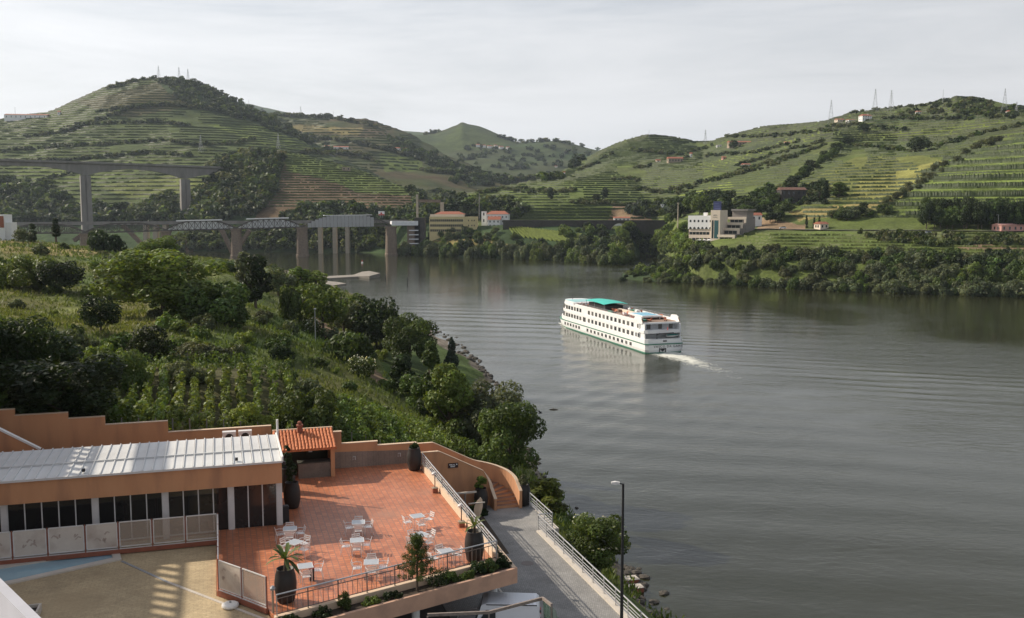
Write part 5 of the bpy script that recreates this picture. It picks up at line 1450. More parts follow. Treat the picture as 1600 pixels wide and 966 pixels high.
house('tiny white house with red end above the bright field', 1231, 226, 8, 5, M_WHITE, M_RED, 15, 1, 1)
house('white farmhouse with red roof on the right ridge', 1355, 188, 18, 10, M_WHITE, M_RED, 15, 2, 4, 0.6, chim=True, hip=True)
house('low farm shed with red roof left of the white farmhouse', 1314, 191, 13, 6, M_TAN, M_RED, 15, 1, 3)
house('white outbuilding between the farm shed and the farmhouse', 1331, 190, 12, 4, M_WHITE, M_RED, 15, 1, 3)
house('small white house with red roof below the mast on the ridge', 1437, 178, 8, 5, M_WHITE, M_RED, 20, 1, 2)
house('white house with red roof under the pylons at the right edge', 1583, 178, 13, 6, M_WHITE, M_RED, 20, 1, 2)
house('tiny white hut at the left edge of the bright field', 881, 273, 4, 5, M_WHITE, M_RED, 5, 1, 1)
house('tiny white shed on the dark slope beside the valley mouth', 869, 262, 4, 3, M_WHITE, M_RED, 5, 1, 1)
house('derelict barn with rusty red roof and dark walls', 1240, 318, 42, 30, M_DSTONE, M_OLDR, 5, 2, 5, 0.5, name='barn', cat='barn', rise=0.12)
house('small roadside hut with white front, green shutters and red roof', 1288, 358, 17, 12, M_TAN, M_RED, 24, 1, 2, 0.9)
house('pink house beside the riverside road at the right edge', 1582, 362, 44, 15, M_PINK, M_PINK, 14, 1, 4, 0.5, rise=0.08)
house('white house with brown trim above the railway arch', 972, 346, 26, 7, M_WHITE, M_RED, 3, 1, 4, 0.4, Y=890, sink=0)
house('white house with red roof behind the white building', 1178, 346, 28, 14, M_WHITE, M_RED, 10, 1, 3, 0.5, Y=650)

# yellow hotel with strip windows
p = W(671, 368, Y=880); kx = 880 / 1500
yh = thing('yellow_building', 'four storey yellow building with continuous window strips and red roof', 'building', (p.x, p.y, W(671, 372, Y=880).z), R(-4))
Lx = 74 * kx; Hz = 33 * kx
m = MB(); pts = [(Lx * f, -1.2 * math.sin(f / 0.75 * math.pi) if f < 0.75 else 0.0) for f in np.linspace(0, 0.75, 9)] + [(Lx * 0.78, 0.0), (Lx, 0.4), (Lx, 12), (0, 12)]
m.prism(pts, -5, Hz); m.build('wall', M_YELL, yh)
for fl in range(3):
    z0 = Hz * (0.30 + 0.235 * fl)
    for k in range(16):
        f = (k + 0.5) / 16 * 0.70 + 0.015
        y = -1.2 * math.sin(f / 0.75 * math.pi) - 0.1
        q = MB(); q.box(Lx * f - 0.75, y, z0, Lx * f + 0.75, y + 0.5, z0 + 2.1); q.build('window', M_GLASS, yh)
    windows(yh, [Lx * 0.83, Lx * 0.90, Lx * 0.95], z0 + 0.4, z0 + 1.7, 0.1, w_=0.8)
m = MB(); m.box(0.5, 1.5, Hz, Lx * 0.72, 11, Hz + 2.2); m.build('penthouse', M_TAN, yh)
gable(yh, Lx * 0.1, Lx * 0.74, 2, 11, Hz + 2.2, 2.6, M_RED, hip=True)
m = MB(); m.box(Lx * 0.53, -5, 2.4, Lx * 0.98, 0.2, 3.4); m.build('awning', M_WHITE, yh)
for k in range(5):
    m = MB(); m.box(Lx * (0.55 + 0.1 * k), -4.8, -3, Lx * (0.55 + 0.1 * k) + 0.4, -4.4, 2.4); m.build('column', M_WHITE, yh)
# white houses right of it
wh = thing('white_house', 'white three storey house with hipped red roof right of the yellow building', 'house', W(760, 358, Y=890), R(-8))
k_ = 890 / 1500
m = MB(); m.box(0, 0, -6, 34 * k_, 12, 23 * k_); m.build('wall', M_WHITE, wh)
gable(wh, 0, 34 * k_, 0, 12, 23 * k_, 3, M_RED, hip=True)
for fl in range(3): windows(wh, [34 * k_ * (i + 0.5) / 6 for i in range(6)], 2.2 + fl * 4, 4.0 + fl * 4, 0, w_=1.0)
house('low white wing with red roof in front of the white three storey house', 772, 356, 20, 18, M_WHITE, M_RED, -8, 2, 3, 0.6, Y=884)
house('small white block on the roof terrace left of the white three storey house', 756, 350, 8, 20, M_WHITE, None, -8, 2, 1, 0.8, Y=896)
# unfinished concrete frame behind the iron bridge
cf = thing('concrete_frame', 'unfinished tan concrete frame with one tall pillar, left of the yellow building', 'concrete frame', (0, 0, 0))
for x, yt, yb, w_ in ((651.5, 304, 345, 3.2), (690.5, 316, 334, 5.5)):
    a_, b_ = W(x, yt, Y=905), W(x, yb, Y=905)
    m = MB(); m.box(a_.x - w_ * 0.3, 905, b_.z - 3, a_.x + w_ * 0.3, 909, a_.z); m.build('pillar', M_CONC2, cf)
a_, b_ = W(652, 314, Y=905), W(688, 314.5, Y=905)
m = MB(); m.bar(a_ + Vector((1.2, 2, 0)), b_ + Vector((0, 2, 0)), 4, 2.6); m.build('beam', M_STONE, cf)
def mast(label, px, base, top, r, mt, name='mast', Y=None, cat='mast', arm=0):
    p = sight(px, base) if Y is None else W(px, base, Y=Y)
    h = W(px, top, Y=p.y).z - p.z
    t = thing(name, label, cat, (p.x, p.y, p.z))
    m = MB(); m.tube([(0, 0, -2), (0, 0, h)], [r, r * 0.6], 8); m.build('pole', mt, t)
    m = MB(); m.box(-r * 1.6 - arm, -r, h, r * 1.6, r, h + r * 1.2); m.build('head', mt, t)
    return t
mast('pale slender mast between the yellow building and the white house', 749, 340, 303, 0.5, M_CONC, Y=880)
mast('tall pale post in the grove left of the white building', 1059, 352, 318, 0.4, M_CONC2, Y=640, name='post', cat='post')
mast('street lamp at the corner of the pink house', 1559, 362, 336, 0.12, M_STEEL, name='street_lamp', cat='street lamp', arm=1.1)

# white building with stepped tan terraces above the river
p = W(1076, 377, Y=618)
wb = thing('terraced_building', 'white and tan building with stepped terraces and a blue roof sign above the river', 'building', (p.x, p.y, p.z), R(-33))
k_ = 618 / 1500
zf = 3.45
Lw = 15.0
def blk(x0, y0, z0, x1, y1, z1_, mt, nm):
    m = MB(); m.box(x0, y0, z0, x1, y1, z1_); return m.build(nm, mt, wb)
blk(0, 0, -3, Lw, 14, 2 * zf, M_TAN, 'base')
blk(-0.5, -0.4, 2.28 * zf, Lw, 14, 4.72 * zf, M_WHITE, 'upper_wall')
blk(0, 0.25, 2 * zf + 0.01, Lw, 13.8, 2.28 * zf - 0.01, M_TAN, 'recess')
windows(wb, [1.2 + i * 2.7 for i in range(6)], 3.55 * zf, 3.95 * zf, -0.4, w_=1.1)
for i in range(6):
    m = MB(); x = 1.2 + i * 2.7
    m.ring([[(x + 0.8 * math.cos(a), y, 2.30 * zf + 1.3 * math.sin(a)) for a in np.linspace(0, math.pi, 8)] for y in (-0.48, -0.35)]); m.build('arched_window', M_GLASS, wb)
windows(wb, [1.4 + i * 2.3 for i in range(6)], 1.25 * zf, 1.75 * zf, 0, w_=2.0)
windows(wb, [3.5 + i * 2.6 for i in range(5)], 0.05, 0.62 * zf, 0, w_=2.2)
for x in (8.5, 13.6): blk(x, 3, 4.72 * zf, x + 2.2, 5, 5.3 * zf, M_WHITE, 'roof_box')
blk(Lw + 0.05, -1.2, -3, Lw + 6.2, 12, 5.75 * zf, M_TAN, 'tower')
blk(Lw + 0.9, -1.27, 0.6 * zf, Lw + 2.0, -1.2, 3.9 * zf, M_GLASS, 'window'); blk(Lw + 2.5, -1.27, 0.6 * zf, Lw + 5.2, -1.2, 3.9 * zf, mat('blue_glass', (0.05, 0.12, 0.13), rough=0.15), 'window')
m = MB()
m.prism([(0, 0), (1.0, 0.45), (2.4, 0.5), (3.2, 0.1), (2.2, 0.25), (1.2, 0.15)], 0, 0.1)
o = m.build('emblem', M_BLACK, wb); o.location = (Lw + 1.4, -1.2, 4.75 * zf); o.rotation_euler = (math.pi / 2, 0, 0)
blk(Lw + 1.4, -1.3, 4.45 * zf, Lw + 4.4, -1.2, 4.5 * zf, M_BLACK, 'emblem_line')
M_SIGNB = mat('blue_sign', (0.035, 0.045, 0.13), (0.028, 0.036, 0.11), rough=0.5)
blk(Lw + 0.8, 1.0, 5.75 * zf, Lw + 6.0, 1.3, 7.35 * zf, M_SIGNB, 'roof_sign')
for k in range(3): blk(Lw + 1.4, 0.94, (6.05 + 0.4 * k) * zf, Lw + 5.4 - 0.5 * k, 1.0, (6.12 + 0.4 * k) * zf, mat('sign_line', (0.16, 0.18, 0.34)), 'sign_mark')
for lv in range(4):
    y0 = 1.0 + 5.0 * lv - (2.5 if lv == 0 else 0); x1 = Lw + 16 + 0.3 * lv
    blk(Lw + 6.25, y0, -6, x1, 34, (1.0 + lv) * zf + 0.6 * (lv > 0), M_GREYST, 'terrace_storey')
    zt = (1.0 + lv) * zf + 0.6 * (lv > 0)
    blk(Lw + 5 + 0.02 * lv, y0 - 0.5, zt - 0.5, x1 + 0.4, y0 + 0.02, zt + 1.1, M_TAN, 'terrace_parapet')
    blk(x1 - 1.2, y0 - 0.45, zt - 2.6, x1 + 0.35, y0, zt - 0.5, M_TAN, 'terrace_end')
    windows(wb, [Lw + 8 + i * 2.7 for i in range(4)], zt - 2.5, zt - 0.7, y0, w_=2.3)
blk(Lw + 6.3, 20, 4 * zf + 0.62, Lw + 16, 33, 5.6 * zf, M_GREYST, 'top_storey')
blk(Lw + 6, 19, 5.6 * zf, Lw + 17, 34, 5.95 * zf, M_CONC, 'roof_slab')
blk(-2, -7.5, -9, Lw + 3, -0.6, -1.2, M_STONE, 'retaining_wall')
for x in (4.0, 9.5): blk(x, -7.9, -9, x + 0.8, -7.5, -1.0, M_DSTONE, 'buttress')
def parasol(x, y):
    q = wb.matrix_world @ Vector((x, y, 0)) if False else Vector((p.x + x * math.cos(R(-33)) - y * math.sin(R(-33)), p.y + x * math.sin(R(-33)) + y * math.cos(R(-33)), p.z - 1.2))
    t = thing('parasol', 'white parasol on the terrace wall of the white and tan building', 'parasol', q, 0, 'parasols on the far terrace')
    m = MB(); m.tube([(0, 0, 0), (0, 0, 2.6)], 0.06, 6); m.build('pole', M_WHITE, t)
    m = MB(); m.lathe([(2.0, 2.1), (2.0, 2.2), (0.1, 2.9)], 8); m.build('canopy', M_WHITE, t)
for x, y in ((9, -4), (11.5, -3.4), (15.5, -4.2)): parasol(x, y)

# signs on the slopes
def sign(label, px, base, pts, Y=None, mt=M_WHITE, marks=(), legs=True, cat='sign'):
    q = sight(px, base) if Y is None else W(px, base, Y=Y)
    k = q.y / 1500
    t = thing('sign', label, cat, (q.x, q.y, q.z))
    m = MB(); m.ring([[(x * k, y, z * k) for x, z in pts] for y in (0, 0.4)]); m.build('board', mt, t)
    for mk, mm in marks:
        m = MB(); m.ring([[(x * k, y, z * k) for x, z in mk] for y in (-0.15, -0.05)]); m.build('mark', mm, t)
    if legs:
        zs_ = min(z for x, z in pts)
        for s in (-2, 2):
            m = MB(); m.box(s * k - 0.15, 0.1, -2, s * k + 0.15, 0.35, max(zs_, 0.2) * k + 0.2); m.build('leg', M_STEEL, t)
bx_ = lambda x0, z0, x1, z1_: [(x0, z0), (x0, z1_), (x1, z1_), (x1, z0)]
sign('white framed sign with black marks on the slope above the iron bridge', 534, 328, [(-4.5, 4.3), (-4.5, 6.5), (4.7, 6.5), (4.7, 4.6), (3.6, 3.2), (2.2, 0.2), (-2.6, 0.2), (-3.8, 3.2)], marks=[(bx_(-3.2, 4.4, 3.9, 5.4), M_BLACK), (bx_(-1.8, 1.0, 1.8, 1.7), M_BLACK), ([(2.6, 2.6), (3.0, 4.4), (3.9, 4.4), (3.4, 2.6)], M_BLACK), (bx_(-1.8, 3.0, 1.8, 3.4), M_BLACK)], Y=1010)
sign('white shield shaped sign with a dark spot above the railway wall', 1035, 325, [(0, 0), (-1.6, 1.7), (-2.6, 3.8), (-3.0, 5.6), (3.0, 5.6), (2.6, 3.8), (1.6, 1.7)], marks=[([(0, 3.1), (-0.8, 3.9), (-0.7, 4.7), (0.7, 4.7), (0.8, 3.9)], M_BLACK)], Y=905)
sign('white and red billboard at the right end of the wrapped bridge span', 596, 337, bx_(-4.8, 0.4, 4.8, 6.8), marks=[(bx_(-4.6, 0.6, 4.6, 2.2), M_REDP), ([(-1.4, 2.3), (-1.6, 4.4), (0.6, 5.0), (1.4, 3.4), (0.8, 2.3)], M_REDP)], Y=892)

# power pylons on the ridges
def pylon(label, px, base, top, mt=M_STEEL, arms=3, group=None, single=False):
    q = sight(px, base + 1.5) or W(px, base, Y=1500)
    h = W(px, top, Y=q.y).z - q.z; w_ = h * 0.085; r = 0.0036 * math.sqrt(q.y / 1.5)
    t = thing('pylon', label, 'power pylon', (q.x, q.y, q.z - 1), rnd.uniform(0, 1.5), group)
    m = MB()
    if single:
        m.tube([(0, 0, 0), (0, 0, h)], [r * 3.2, r * 1.6], 5)
    else:
        lv = [0, 0.22, 0.40, 0.55, 0.68, 0.80, 0.90, 1.0]
        wd = lambda f: w_ * (1 - f) ** 1.15 * 1.25 + w_ * 0.09
        for sx, sy in ((-1, -1), (1, -1), (1, 1), (-1, 1)):
            for a_, b_ in zip(lv[:-1], lv[1:]):
                m.bar((sx * wd(a_), sy * wd(a_), a_ * h), (sx * wd(b_), sy * wd(b_), b_ * h), r * 1.3, r * 1.3)
        for a_, b_ in zip(lv[:-1], lv[1:]):
            for (s1, s2) in (((-1, -1), (1, -1)), ((1, -1), (1, 1)), ((1, 1), (-1, 1)), ((-1, 1), (-1, -1))):
                m.bar((s1[0] * wd(a_), s1[1] * wd(a_), a_ * h), (s2[0] * wd(b_), s2[1] * wd(b_), b_ * h), r * 0.8, r * 0.8)
                m.bar((s2[0] * wd(a_), s2[1] * wd(a_), a_ * h), (s1[0] * wd(b_), s1[1] * wd(b_), b_ * h), r * 0.8, r * 0.8)
    m.build('tower', mt, t)
    for k in range(arms):
        zc = h * (0.97 - 0.115 * k); L = h * (0.085 + 0.02 * (k == 1))
        m = MB(); m.bar((-L, 0, zc), (L, 0, zc), r, r); m.bar((-L, 0, zc), (0, 0, zc + h * 0.03), r * 0.8, r * 0.8); m.bar((L, 0, zc), (0, 0, zc + h * 0.03), r * 0.8, r * 0.8)
        m.build('crossarm', mt, t)
pylon('leftmost of the three pylons on the peak of the big left hill', 248, 121, 102)
pylon('middle one of the three pylons on the peak of the big left hill', 280, 122, 104, arms=2)
pylon('rightmost of the three pylons on the peak of the big left hill', 294, 126, 107)
pylon('lone thin pole on the right shoulder of the big left hill', 335, 142, 133, arms=2, single=True)
pylon('thin mast on the skyline where the big left hill meets the valley hill', 389, 170, 155, arms=0, single=True)
pylon('pylon on the skyline above the long ridge of the valley hill', 470, 178, 166, arms=2)
pylon('small pole on the ridge of the valley hill, right of the ridge pylon', 521, 185, 174, arms=1, single=True)
pylon('red and white pylon halfway down the big left hill', 314, 236, 210, arms=3)
pylon('pylon on the wooded top of the spur hill', 435, 233, 208, arms=2)
pylon('small pylon behind the villa at the far left skyline', 24, 182, 167, arms=1, single=True)
pylon('tall pylon standing alone left of the farm on the right ridge', 1298, 192, 155)
pylon('left one of the close pair of pylons on the right ridge', 1367, 173, 138)
pylon('right one of the close pair of pylons on the right ridge', 1392, 172, 140)
pylon('single pole mast near the summit of the right hill', 1473, 161, 139, arms=1, single=True)
pylon('tall pylon right of the summit of the right hill', 1569, 176, 137)
pylon('short pylon at the far right of the right ridge', 1588, 176, 158, arms=2)
pylon('pylon in the saddle between the conical hill and the right hill', 1102, 224, 202)
pylon('thin pole on the top of the conical hill', 1014, 213, 203, arms=1, single=True)

# riverside road, its cars and the low wall
rd = MB(); pts_a, pts_b = [], []
for px in np.linspace(1165, 1790, 60):
    a_ = sight(px, float(np.interp(px, [1165, 1200, 1300, 1400, 1600, 1790], [359.2, 358.6, 360.4, 360.4, 362.4, 365.4])), ['right_hill'])
    if a_ is None: continue
    pts_a.append(a_)
for p0, p1 in zip(pts_a[:-1], pts_a[1:]):
    d = Vector((p0.x, p0.y, 0)).normalized()
    rd.poly([p0 - d * 3 + Vector((0, 0, 0.35)), p1 - d * 3 + Vector((0, 0, 0.35)), p1 + d * 3.5 + Vector((0, 0, 0.45)), p0 + d * 3.5 + Vector((0, 0, 0.45))])
tag(rd.build('road', M_ASPH), None, None, None, 'structure')
M_CARW = mat('white_car_paint', (0.75, 0.75, 0.75), rough=0.25)
def far_car(label, px, py, rz):
    q = sight(px, py) 
    t = thing('car', label, 'car', (q.x, q.y, q.z + 0.4), rz)
    m = MB(); m.ring([[(x, y, z) for x, z in ((-2.1, 0.25), (-2.1, 0.75), (-1.7, 0.9), (2.0, 0.95), (2.15, 0.3))] for y in (-0.85, 0.85)]); m.build('body', M_CARW, t)
    m = MB(); m.ring([[(x, y * (0.9 if z > 1 else 1), z) for x, z in ((-1.1, 0.9), (-0.5, 1.45), (1.2, 1.5), (1.9, 0.95))] for y in (-0.8, 0.8)]); m.build('cabin', M_GLASS, t)
    for x in (-1.35, 1.3):
        for y in (-0.85, 0.72):
            m = MB(); m.ring([[(x + 0.32 * math.cos(a), y + dy, 0.32 + 0.32 * math.sin(a)) for a in np.linspace(0, 5.5, 8)] for dy in (0, 0.14)]); m.build('wheel', M_BLACK, t)
far_car('white car parked by the road near the red soil bank', 1223, 358.5, R(-8))
far_car('white car low on the grass verge below the tall roadside trees', 1449, 366, R(10))

# old concrete ramp lying in the water, channel posts and buoy
q = W(545, 432, z=0)
M_RAMP = mat('ramp_concrete', (0.27, 0.24, 0.20), (0.19, 0.17, 0.145), rough=0.9, scale=0.4)
jt = thing('landing_ramp', 'broken pale concrete landing ramp lying half in the water', 'jetty', (0, 0, 0))
c_ = lambda x, y, z: W(x, y, z=z)
m = MB()
top = [c_(490, 432.5, 0.5), c_(552, 429.5, 1.2), c_(566, 424.5, 2.6), c_(577, 423.5, 3.0), c_(594, 427, 2.4), c_(577, 431.5, 1.6), c_(560, 432, 1.0), c_(508, 435, 0.4)]
n0 = len(top); m.v += [tuple(v_) for v_ in top] + [(v_.x, v_.y, -2) for v_ in top]
m.f.append(tuple(range(n0))); m.m.append(0)
for k in range(n0): m.f.append((k, k + n0, (k + 1) % n0 + n0, (k + 1) % n0)); m.m.append(0)
m.build('slab', M_RAMP, jt)
m = MB()
top = [c_(491, 437, 0.5), c_(530, 441, 0.7), c_(541, 443, 0.7), c_(520, 446, 0.4), c_(492, 443, 0.3)]
n0 = len(top); m.v += [tuple(v_) for v_ in top] + [(v_.x, v_.y, -2) for v_ in top]
m.f.append(tuple(range(n0))); m.m.append(0)
for k in range(n0): m.f.append((k, k + n0, (k + 1) % n0 + n0, (k + 1) % n0)); m.m.append(0)
m.build('lower_slab', M_RAMP, jt)
def post(px, py, h, label):
    q = W(px, py, z=0); t = thing('channel_marker', label, 'channel marker', q)
    m = MB(); m.tube([(0, 0, -2), (0, 0, h)], 0.28, 7); m.build('post', M_BLACK, t)
    m = MB(); m.lathe([(0.05, h), (0.5, h + 0.1), (0.05, h + 1.0)], 8); m.build('topmark', M_BLACK, t)
post(602.5, 437, 2.0, 'dark channel marker standing right of the concrete ramp')
post(636.5, 444, 2.8, 'dark channel marker with a small wake in mid river')
q = W(566, 411, z=0); t = thing('buoy', 'small red and white buoy floating beyond the concrete ramp', 'buoy', q)
m = MB(); m.lathe([(0.2, -0.5), (0.8, 0.0), (0.7, 0.8), (0.2, 1.0)], 8); m.build('float', M_WHITE, t)
m = MB(); m.lathe([(0.2, 1.0), (0.5, 1.1), (0.1, 2.3)], 8); m.build('top', M_REDP, t)
# building corner at the left edge
p = W(-14, 378, Y=330); k_ = 330 / 1500
t = thing('house', 'corner of a white and red house cut off by the left edge', 'house', p, R(10))
m = MB(); m.box(-12, 0, -4, 21 * k_, 8, 47 * k_ * 0.9); m.build('wall', M_WHITE, t)
m = MB(); m.box(14 * k_, -0.15, 22 * k_, 20 * k_, 0, 40 * k_); m.build('panel', M_RED, t)
m = MB(); m.box(21 * k_, 1, -4, 29 * k_, 7, 30 * k_); m.build('wing', M_WHITE, t)
# ------------------------------------------------------------------ river cruise ship
M_SHIP = mat('ship_white', (0.82, 0.82, 0.80), (0.76, 0.76, 0.75), rough=0.35, scale=0.6)
M_SGREEN = mat('ship_green', (0.05, 0.20, 0.13), rough=0.4)
M_DECK = mat('teak_deck', (0.30, 0.20, 0.14), (0.22, 0.15, 0.11), rough=0.8, scale=1.5)
M_TURQ = mat('turquoise_awning', (0.06, 0.50, 0.42), (0.05, 0.44, 0.37), rough=0.6, scale=0.4)
M_POOLB = mat('pool_blue', (0.20, 0.55, 0.75), rough=0.2)
M_SGLASS = mat('cabin_glass', (0.045, 0.045, 0.042), (0.09, 0.08, 0.07), rough=0.1, scale=0.25, spec=0.7)
M_SGL2 = mat('curtained_glass', (0.16, 0.15, 0.135), (0.10, 0.095, 0.085), rough=0.15, scale=0.6, spec=0.6)
M_SGL3 = mat('dark_cabin_glass', (0.02, 0.022, 0.024), rough=0.08, spec=0.8)
M_SHADE = mat('ship_grey', (0.50, 0.51, 0.52), rough=0.6)
M_ORANGE = mat('deck_chair_cloth', (0.50, 0.18, 0.10), (0.42, 0.15, 0.09), rough=0.8)
sh = thing('river_ship', 'white three deck river cruise ship with turquoise awning sailing away up the river', 'ship', (SH0.x, SH0.y, 0), -SH_ANG)
# local: y forward (stern 0, bow 75), x starboard, z up
HB = 5.85; LS = 77.0
def outline(inset=0.0, y0=0.0, y1=LS, n=9, fine_=12.0):
    """deck plan, port side from stern to bow then back down starboard"""
    b = HB - inset
    left = [(-b + 0.8, y0), (-b, y0 + 0.8)]
    for k in range(n):
        f = k / (n - 1); y = y1 - fine_ + fine_ * math.sin(f * math.pi / 2)
        left.append((-b * math.cos(f * math.pi / 2) ** 0.75 if k < n - 1 else -0.4, y))
    return left + [(-x, y) for x, y in reversed(left)]
m = MB(); rings = []
for z, ins, y0, y1 in ((-1.2, 0.9, 1.2, LS - 3.5), (0.15, 0.25, 0.4, LS - 2.2), (1.0, 0.05, 0.1, LS - 1.2), (2.6, 0.0, 0, LS)):
    rings.append([(x, y, z) for x, y in outline(ins, y0, y1)])
m.ring([r[::-1] for r in rings]); m.build('hull', M_SHIP, sh)
m = MB(); m.ring([[(x * 1.006, y, z) for x, y in outline(0.2, 0.35, LS - 2.3)][::-1] for z in (-0.3, 0.32)], caps=False); m.build('waterline_stripe', M_SGREEN, sh)
m = MB(); m.ring([[(x, y, z) for x, y in outline(-0.05, -0.08, LS + 0.05)][::-1] for z in (2.45, 2.72)]); m.build('rubbing_strake', M_SGREEN, sh)
m = MB(); m.ring([[(x, y, z) for x, y in outline(0.0, 0.3, LS - 2.0)][::-1] for z in (2.74, 4.0)]); m.build('bulwark', M_SHIP, sh)
m = MB(); m.ring([[(x, y, z) for x, y in outline(0.06, 4.5, LS - 5.0)][::-1] for z in (4.0, 5.6)]); m.build('cabin_deck', M_SHIP, sh)
m = MB(); m.ring([[(x, y, z) for x, y in outline(0.0, 0.9, LS - 3.5)][::-1] for z in (5.6, 6.5)]); m.build('upper_bulwark', M_SHIP, sh)
m = MB(); m.ring([[(x, y, z) for x, y in outline(0.06, 4.2, LS - 5.5)][::-1] for z in (6.5, 8.1)]); m.build('upper_cabin_deck', M_SHIP, sh)
m = MB(); m.ring([[(x, y, z) for x, y in outline(0.0, 2.2, LS - 4.5)][::-1] for z in (8.1, 8.55)]); m.build('roof_edge', M_SHIP, sh)
m = MB(); m.ring([[(x, y, z) for x, y in outline(0.5, 3.0, LS - 16)][::-1] for z in (8.56, 8.62)]); m.build('sun_deck', M_DECK, sh)
m = MB(); m.ring([[(x, y, z) for x, y in outline(0.05, LS - 21, LS - 5)][::-1] for z in (8.55, 9.35)]); m.build('wheelhouse', M_SHIP, sh)
m = MB(); m.box(-4.6, LS - 18, 9.36, 4.6, LS - 9, 9.42); m.build('wheelhouse_roof', mat('pale_turquoise', (0.35, 0.62, 0.62), rough=0.5), sh)
for s in (-1, 1):                                       # low side screens of the sun deck
    m = MB(); m.box(s * HB - 0.05, 6.5, 8.55, s * HB + 0.05, LS - 22, 9.2); m.build('side_screen', M_SHIP, sh)
    m = MB(); m.ring([[(s * (HB - 0.1) + d, y, z) for y, z in ((2.4, 8.5), (3.6, 8.55), (8.8, 8.55), (7.6, 10.1), (4.6, 10.3), (3.3, 9.7))] for d in (-0.12, 0.12)]); m.build('stern_cheek', M_SHIP, sh)
    m = MB(); m.ring([[(s * (HB - 0.1) + d, y, z) for y, z in ((2.35, 8.6), (3.2, 9.65), (3.45, 9.6), (2.65, 8.6))] for d in (-0.14, 0.14)]); m.build('cheek_trim', M_DECK, sh)
def win(y, z0, z1, w=1.25, side=-1, x=HB, nm='window'):
    m = MB(); m.box(side * (x - 0.02) - 0.05, y - w / 2, z0, side * (x - 0.02) + 0.05, y + w / 2, z1); m.build(nm, rnd.choice([M_SGLASS, M_SGLASS, M_SGL2, M_SGL2, M_SGL3]), sh)
for s in (-1, 1):
    aft = [9.5 + i * 3.05 for i in range(12)]; fore = [50.5 + i * 2.55 for i in range(7)]
    for y in aft + fore:
        win(y, 6.75, 7.95, 1.5, s); win(y, 4.15, 5.35, 1.5, s)
    for y in (5.4, 6.9): win(y, 4.2, 5.3, 0.7, s)
    win(5.8, 6.8, 7.9, 0.8, s)
    win(47.0, 4.0, 5.45, 2.2, s, nm='doorway')
    for y in [10.5 + i * 3.05 for i in range(12)] + [51.5 + i * 2.6 for i in range(6)]:
        win(y, 1.15, 2.05, 1.25, s, HB + 0.06)
m = MB(); m.box(-HB + 0.6, 4.1, 4.05, HB - 0.6, 4.4, 5.55); m.build('stern_wall', M_SHADE, sh)
m = MB(); m.box(-HB + 0.6, 3.8, 6.52, HB - 0.6, 4.1, 8.05); m.build('stern_wall', M_SHADE, sh)
for x in (-3.4, 0.2, 3.6): 
    m = MB(); m.box(x - 0.55, 3.70, 6.55, x + 0.55, 3.80, 8.0); m.build('stern_door', M_SGLASS, sh)
for x in (-HB + 0.35, HB - 0.35):
    for z0, z1 in ((4.0, 5.6), (6.5, 8.1)):
        m = MB(); m.box(x - 0.15, 1.6, z0, x + 0.15, 4.2, z1); m.build('corner_post', M_SHIP, sh)
m = MB()                                               # the green dinghy across the stern
m.ring([[(-1.9, y, z) for y, z in ((0.1, 4.35), (0.9, 4.15), (1.6, 4.4))], [(0, y, z) for y, z in ((-0.3, 4.5), (0.9, 3.9), (2.0, 4.5))], [(2.1, y, z) for y, z in ((0.2, 4.5), (0.9, 4.25), (1.5, 4.5))]])
o = m.build('dinghy', M_SHIP, sh); o.location = (3.0, 0.6, 0.4)
m = MB(); m.ring([[(-1.6, 0.4, 4.5), (-1.6, 1.4, 4.5)], [(0, 0.0, 4.62), (0, 1.8, 4.62)], [(1.8, 0.5, 4.62), (1.8, 1.3, 4.62)]], caps=False, closed=False); o = m.build('dinghy_cover', M_TURQ, sh); o.location = (3.0, 0.6, 0.42)
m = MB(); m.tube([(-2.6, 0.6, 5.5), (2.8, 0.3, 5.75)], 0.09, 6); m.tube([(-1.9, 1.4, 4.0), (-1.9, 1.4, 5.2), (-1.2, 0.8, 5.6)], 0.14, 6); m.build('davit', M_BLACK, sh)
m = MB(); m.tube([(0.9, 0.6, 6.4), (0.9, 0.1, 8.2)], 0.06, 6); m.build('flagstaff', M_STEEL, sh)
m = MB(); m.box(0.85, 0.15, 6.5, 0.95, 0.5, 7.4); m.build('flag', M_REDP, sh)
for x, a_ in ((-1.7, 0), (0.2, 0)):
    m = MB(); m.box(x - 0.11, -0.04, 0.35, x + 0.11, 0.05, 1.5); m.build('anchor_frame', M_BLACK, sh)
m = MB(); m.ring([[(x, y, z) for x, z in ((-1.5, 1.15), (-1.5, 1.4), (0.0, 1.4), (0.0, 1.15), (-0.75, 0.45))] for y in (-0.06, 0.06)]); m.build('anchor', M_BLACK, sh)
def text_on(txt, size, parent, loc, rot, mt, name):
    cu = bpy.data.curves.new(name, 'FONT'); cu.body = txt; cu.size = size; cu.extrude = 0.01; cu.space_character = 1.25; cu.align_x = 'CENTER'
    o = bpy.data.objects.new(name, cu); COL.objects.link(o)
    dg = bpy.context.evaluated_depsgraph_get(); me = bpy.data.meshes.new_from_object(o.evaluated_get(dg))
    bpy.data.objects.remove(o); me.materials.clear(); me.materials.append(mt)
    o = link(name, me, parent); o.location = loc; o.rotation_euler = rot
    return o
text_on('VASCO DA GAMA', 0.95, sh, (1.0, -0.06, 1.62), (math.pi / 2, 0, 0), M_BLACK, 'lettering')
m = MB(); m.box(-0.5, 0.1, 3.3, 0.6, 0.28, 3.6); m.build('nameplate', M_BLACK, sh)
